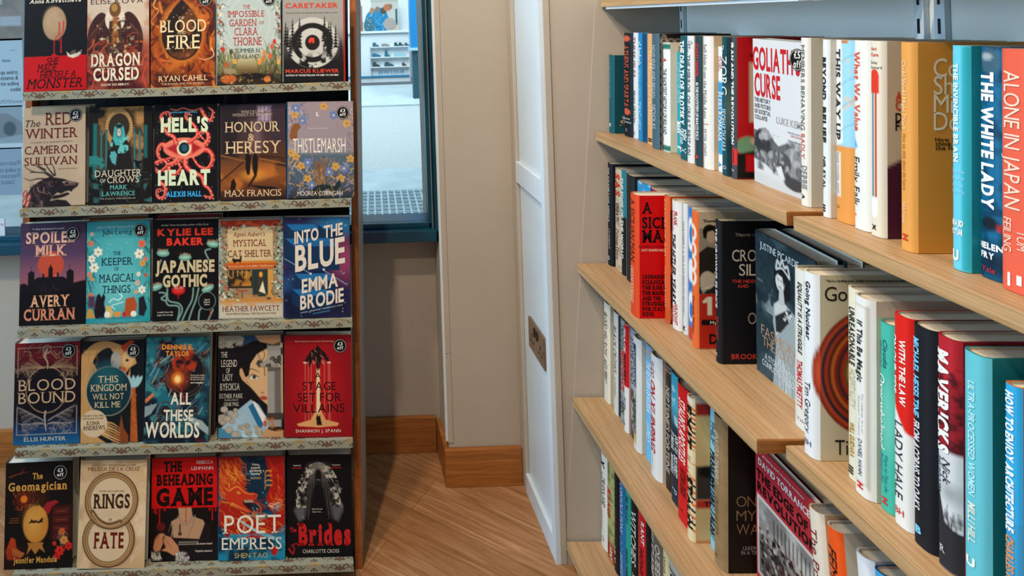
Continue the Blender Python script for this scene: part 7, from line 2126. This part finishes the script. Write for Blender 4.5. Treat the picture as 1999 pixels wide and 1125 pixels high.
add(r4, 'red spine with orange edge and black lettering, lowest row', (1246, 1260), (1190, 885), sp('#b81820', fn=lambda A: A.rect(-.1, 0, .22, 8, '#c98a54')), st=[('RANT', .1, .3, .75, .3, '#d8c9c0', 'b'), ('MONSTER', .35, .75, .6, .4, '#5a0c14', 'b')], H=.245)
add(r4, 'plain black spine between the red and taupe ones, lowest row', (1261, 1271), (1214, 900), '#121115', H=.245, st=[('NOTES', .7, .9, .5, .3, '#3a3a40', '')])
add(r4, 'wide taupe spine with pale serif title, lowest row', (1271.5, 1294), (1230, 900), '#5f564e', bulge=.007, st=[('QUEEN', .1, .42, .7, .3, '#c9c2b6', 's'), ('ELIZABETH', .06, .55, .25, .32, '#c9c2b6', 's'), ('II', .55, .6, .6, .3, '#c9c2b6', 's')], H=.25)
add(r4, 'slim pale yellow spine, lowest row', (1295, 1305), (1265, 900), '#c9bf8f', st=[('WHAT WE', .1, .4, .5, .4, '#7a6a4a', '')], H=.25)
add(r4, 'pale grey spine with dark serif title, nearest on the lowest row', (1306, 1324), (1285, 900), '#a5a39e', st=[('JOLIE', .1, .4, .5, .45, '#3a3a40', 's')], H=.25, T=.04)
place_row(4, r4, 1.0, 'hardbacks on the lowest row of the far bay', Xfix=.641)


# ---- face-out books standing flat against the aisle side
def face_out(label, k, X, s, W, T, H, art, ft, spine, sticker=None, extra=0.0):
    b = make_book(label, W, T, H, art, spine, spine, ftext=ft, sticker=sticker, bulge=.004, group=None)
    b.location = (X, k * F / 1000, shelf_z(s, X) + .001)
    b.rotation_euler = (0, TILT + extra, -math.pi / 2)
    return b


GO = Art(90, 135, 1.5, '#c6cacd')
GO.poly([(0, 1.25), (0, 1.02), (.1, .93), (.25, .9), (.35, .98), (.5, 1.05), (.65, 1.0), (.8, 1.02), (1, 1.15), (1, 1.42), (.7, 1.4), (.55, 1.3), (.4, 1.33), (.25, 1.28)], '#5c5e60')
GO.ell(.17, 1.06, .16, .13, '#3a3b3d'); GO.ell(.25, .97, .1, .06, '#8a8c8e'); GO.ell(.78, 1.17, .2, .14, '#7f8183'); GO.ell(.6, 1.2, .14, .1, '#4a4b4d'); GO.cloud(9, 5, '#26272a', .5, .7, .8, ((GO.Y > .95) & (GO.Y < 1.35)) * 1.); GO.cloud(12, 8, '#a9abad', .55, .7, .7, ((GO.Y > .95) & (GO.Y < 1.35)) * 1.)
GO.poly([(.45, 1.27), (.55, 1.24), (.6, 1.33), (.5, 1.35)], '#c9cccf'); GO.rect(0, 1.38, 1, 1.5, '#b5b9bc', .7, .03); GO.ell(.8, 1.38, .2, .06, '#3a3b3d')
face_out('white cover with condensed red title above grey stone busts, face out on the upper row', .8955, .731, 1, .1215, .03, .2495, GO,
         [("GOLIATH'S", .46, .2, .92, .24, '#b51c24', 'b'), ('CURSE', .29, .47, .52, .24, '#b51c24', 'b'), ('THE HISTORY', .19, .63, .33, .045, '#55585c', 'b'), ('AND FUTURE', .19, .69, .33, .045, '#55585c', 'b'), ('OF SOCIETAL', .19, .75, .33, .045, '#55585c', 'b'), ('COLLAPSE', .16, .81, .26, .045, '#55585c', 'b'), ('LUKE KEMP', .72, .79, .5, .07, '#a09c9c', 'b', AU),
          ("'Absolutely essential reading'", .83, .88, .3, .02, '#6a6c70', '', SM), ('LEWIS DARTNELL', .84, .91, .2, .02, '#b54a4a', '', SM), ("'Deeply sobering and strangely inspiring'", .83, .96, .3, .02, '#6a6c70', '', SM)], '#b9bcc0', ((.885, .165, '£5', .145)))
FT = [('JUSTINE PICARDIE', .42, .13, .66, .07, '#c4cdd0', '', AU), ('FASHIONING', .5, 1.02, .8, .1, '#b08a68', 'l'), ('THE CROWN', .5, 1.13, .76, .1, '#b08a68', 'l'), ('A STORY OF POWER,', .46, 1.28, .6, .06, '#c4cdd0', '', SM), ('CONFLICT AND COUTURE', .48, 1.36, .74, .06, '#c4cdd0', '', SM)]
face_out('dark teal cover with a grey photograph of a woman in a tiara and evening gown', .9015, .729, 2, .1395, .036, .2485, FC, FT, '#1d2b33')
face_out('dark blue hardback standing behind the tiara cover', .8985, .7705, 2, .142, .028, .2495, '#15222b', [], '#15222b')
ER = Art(90, 135, 1.5, '#a82a34')
ER.rect(.02, .52, .96, 1.36, '#c9c4bc'); ER.rect(.05, .55, .93, 1.33, '#7a7572'); ER.cloud(5, 6, '#b5afa8', .45, .65, .9, ((ER.Y > .55) & (ER.Y < .85) & (ER.X > .05) & (ER.X < .93)) * 1.)
for x in np.linspace(.3, .9, 11):
    ER.line([(x, .62), (x, .9)], .016, '#2f2a28', curve=False)
ER.rect(.05, .95, .93, 1.33, '#3a3534', .8, .04)
ER.splat(300, .07, .8, .91, 1.31, .01, .03, ['#1c1919', '#2a2626', '#4a4442', '#8a827c', '#3a1c1e', '#141213', '#a39b92'], 3, 1.5)
ER.splat(30, .08, .78, .9, 1.0, .008, .014, ['#b5ada2', '#8c8078'], 5)
face_out('red cover with a black and white crowd photograph and slanting black title, bottom row', .8775, .698, 13, .146, .012, .2465, ER,
         [('DAVID TORRANCE', .45, .16, .8, .07, '#d8cfc8', 'b', AU), ('THE EDGE OF', .42, .3, .8, .1, '#17090b', 'B'), ('REVOLUTION', .48, .43, .9, .1, '#17090b', 'B'), ('THE GENERAL STRIKE', .5, 1.42, .86, .07, '#17090b', 'B'), ('A gripping and riveting account', .42, .06, .7, .025, '#c9b5b0', 'b', SM)], '#8c1f28')
# black book lying behind it
face_out('black hardback standing behind the red crowd photograph cover', .8775, .7145, 13, .147, .02, .243, '#121216', [], '#121216')


def leaning(label, xt, yt, W, T, H, X, lean, front, spine, st, ft=(), bulge=.007, pg='pages'):
    """hardback on the near bottom shelf, its top leaning towards the far end"""
    R, D = RD(xt, yt)
    k = X / R * 1000
    z0 = shelf_z(13, X)
    yfar_top = k * F / 1000
    o = make_book(label, W, T, H, front, spine, ftext=ft, stext=st, bulge=bulge, pages=pg, group='leaning books on the near bottom shelf')
    a = math.radians(lean)
    # far edge of the spine top sits at the photographed depth
    y0 = yfar_top - H * math.sin(a) - T * math.cos(a)
    o.location = (X + bulge, y0, z0 + .0008 + T * math.sin(a))
    o.rotation_euler = (-a, TILT, 0)
    return o


FE = Art(90, 135, 1.5, '#c9c3b4'); FE.line([(.2, .1), (.24, .35)], .015, '#8c3a5a', curve=False); FE.poly([(.22, .42), (.3, .42), (.4, .78), (.34, .8)], '#a81c28'); FE.rect(.42, .78, 1, 1.05, '#c96a74'); FE.rect(.42, 1.1, 1, 1.5, '#d0501f'); FE.rect(.1, .8, .34, 1.5, '#d3cdbf')
leaning('cream spined book with dark red serif title leaning on the red crowd cover', 1562, 980, .135, .027, .258, .664, 6.5, '#c9b48e', '#cfc6b4', [('The Price of Victory', .1, .9, .45, .42, '#7a1c2a', 's')], pg='pages_grey')
leaning('bright orange spined book with black title leaning at the bottom right', 1596, 1002, .135, .027, .257, .666, 6.5, FE, '#d8521c', [('FEMONOMICS', .1, .7, .45, .5, '#1b1412', 'i')])
leaning('white spined book with heavy black title leaning at the bottom right', 1650, 1057, .14, .027, .257, .668, 6.0, '#b9bcbf', '#cfd4d8', [('THE NEW', .16, .5, .45, .5, '#1b1d22', 'B')], bulge=.009)
BO = sp('#3f9fd0', fn=lambda A: A.rect(.2, .8, .9, 8, '#c9784a'))
leaning('blue hardback with an orange spine panel, nearest at the bottom right', 1684.4, 1091, .14, .0215, .257, .668, 6.0, '#14406a', BO, [('O', .14, .2, .5, .3, '#26282b', '')], bulge=.009)
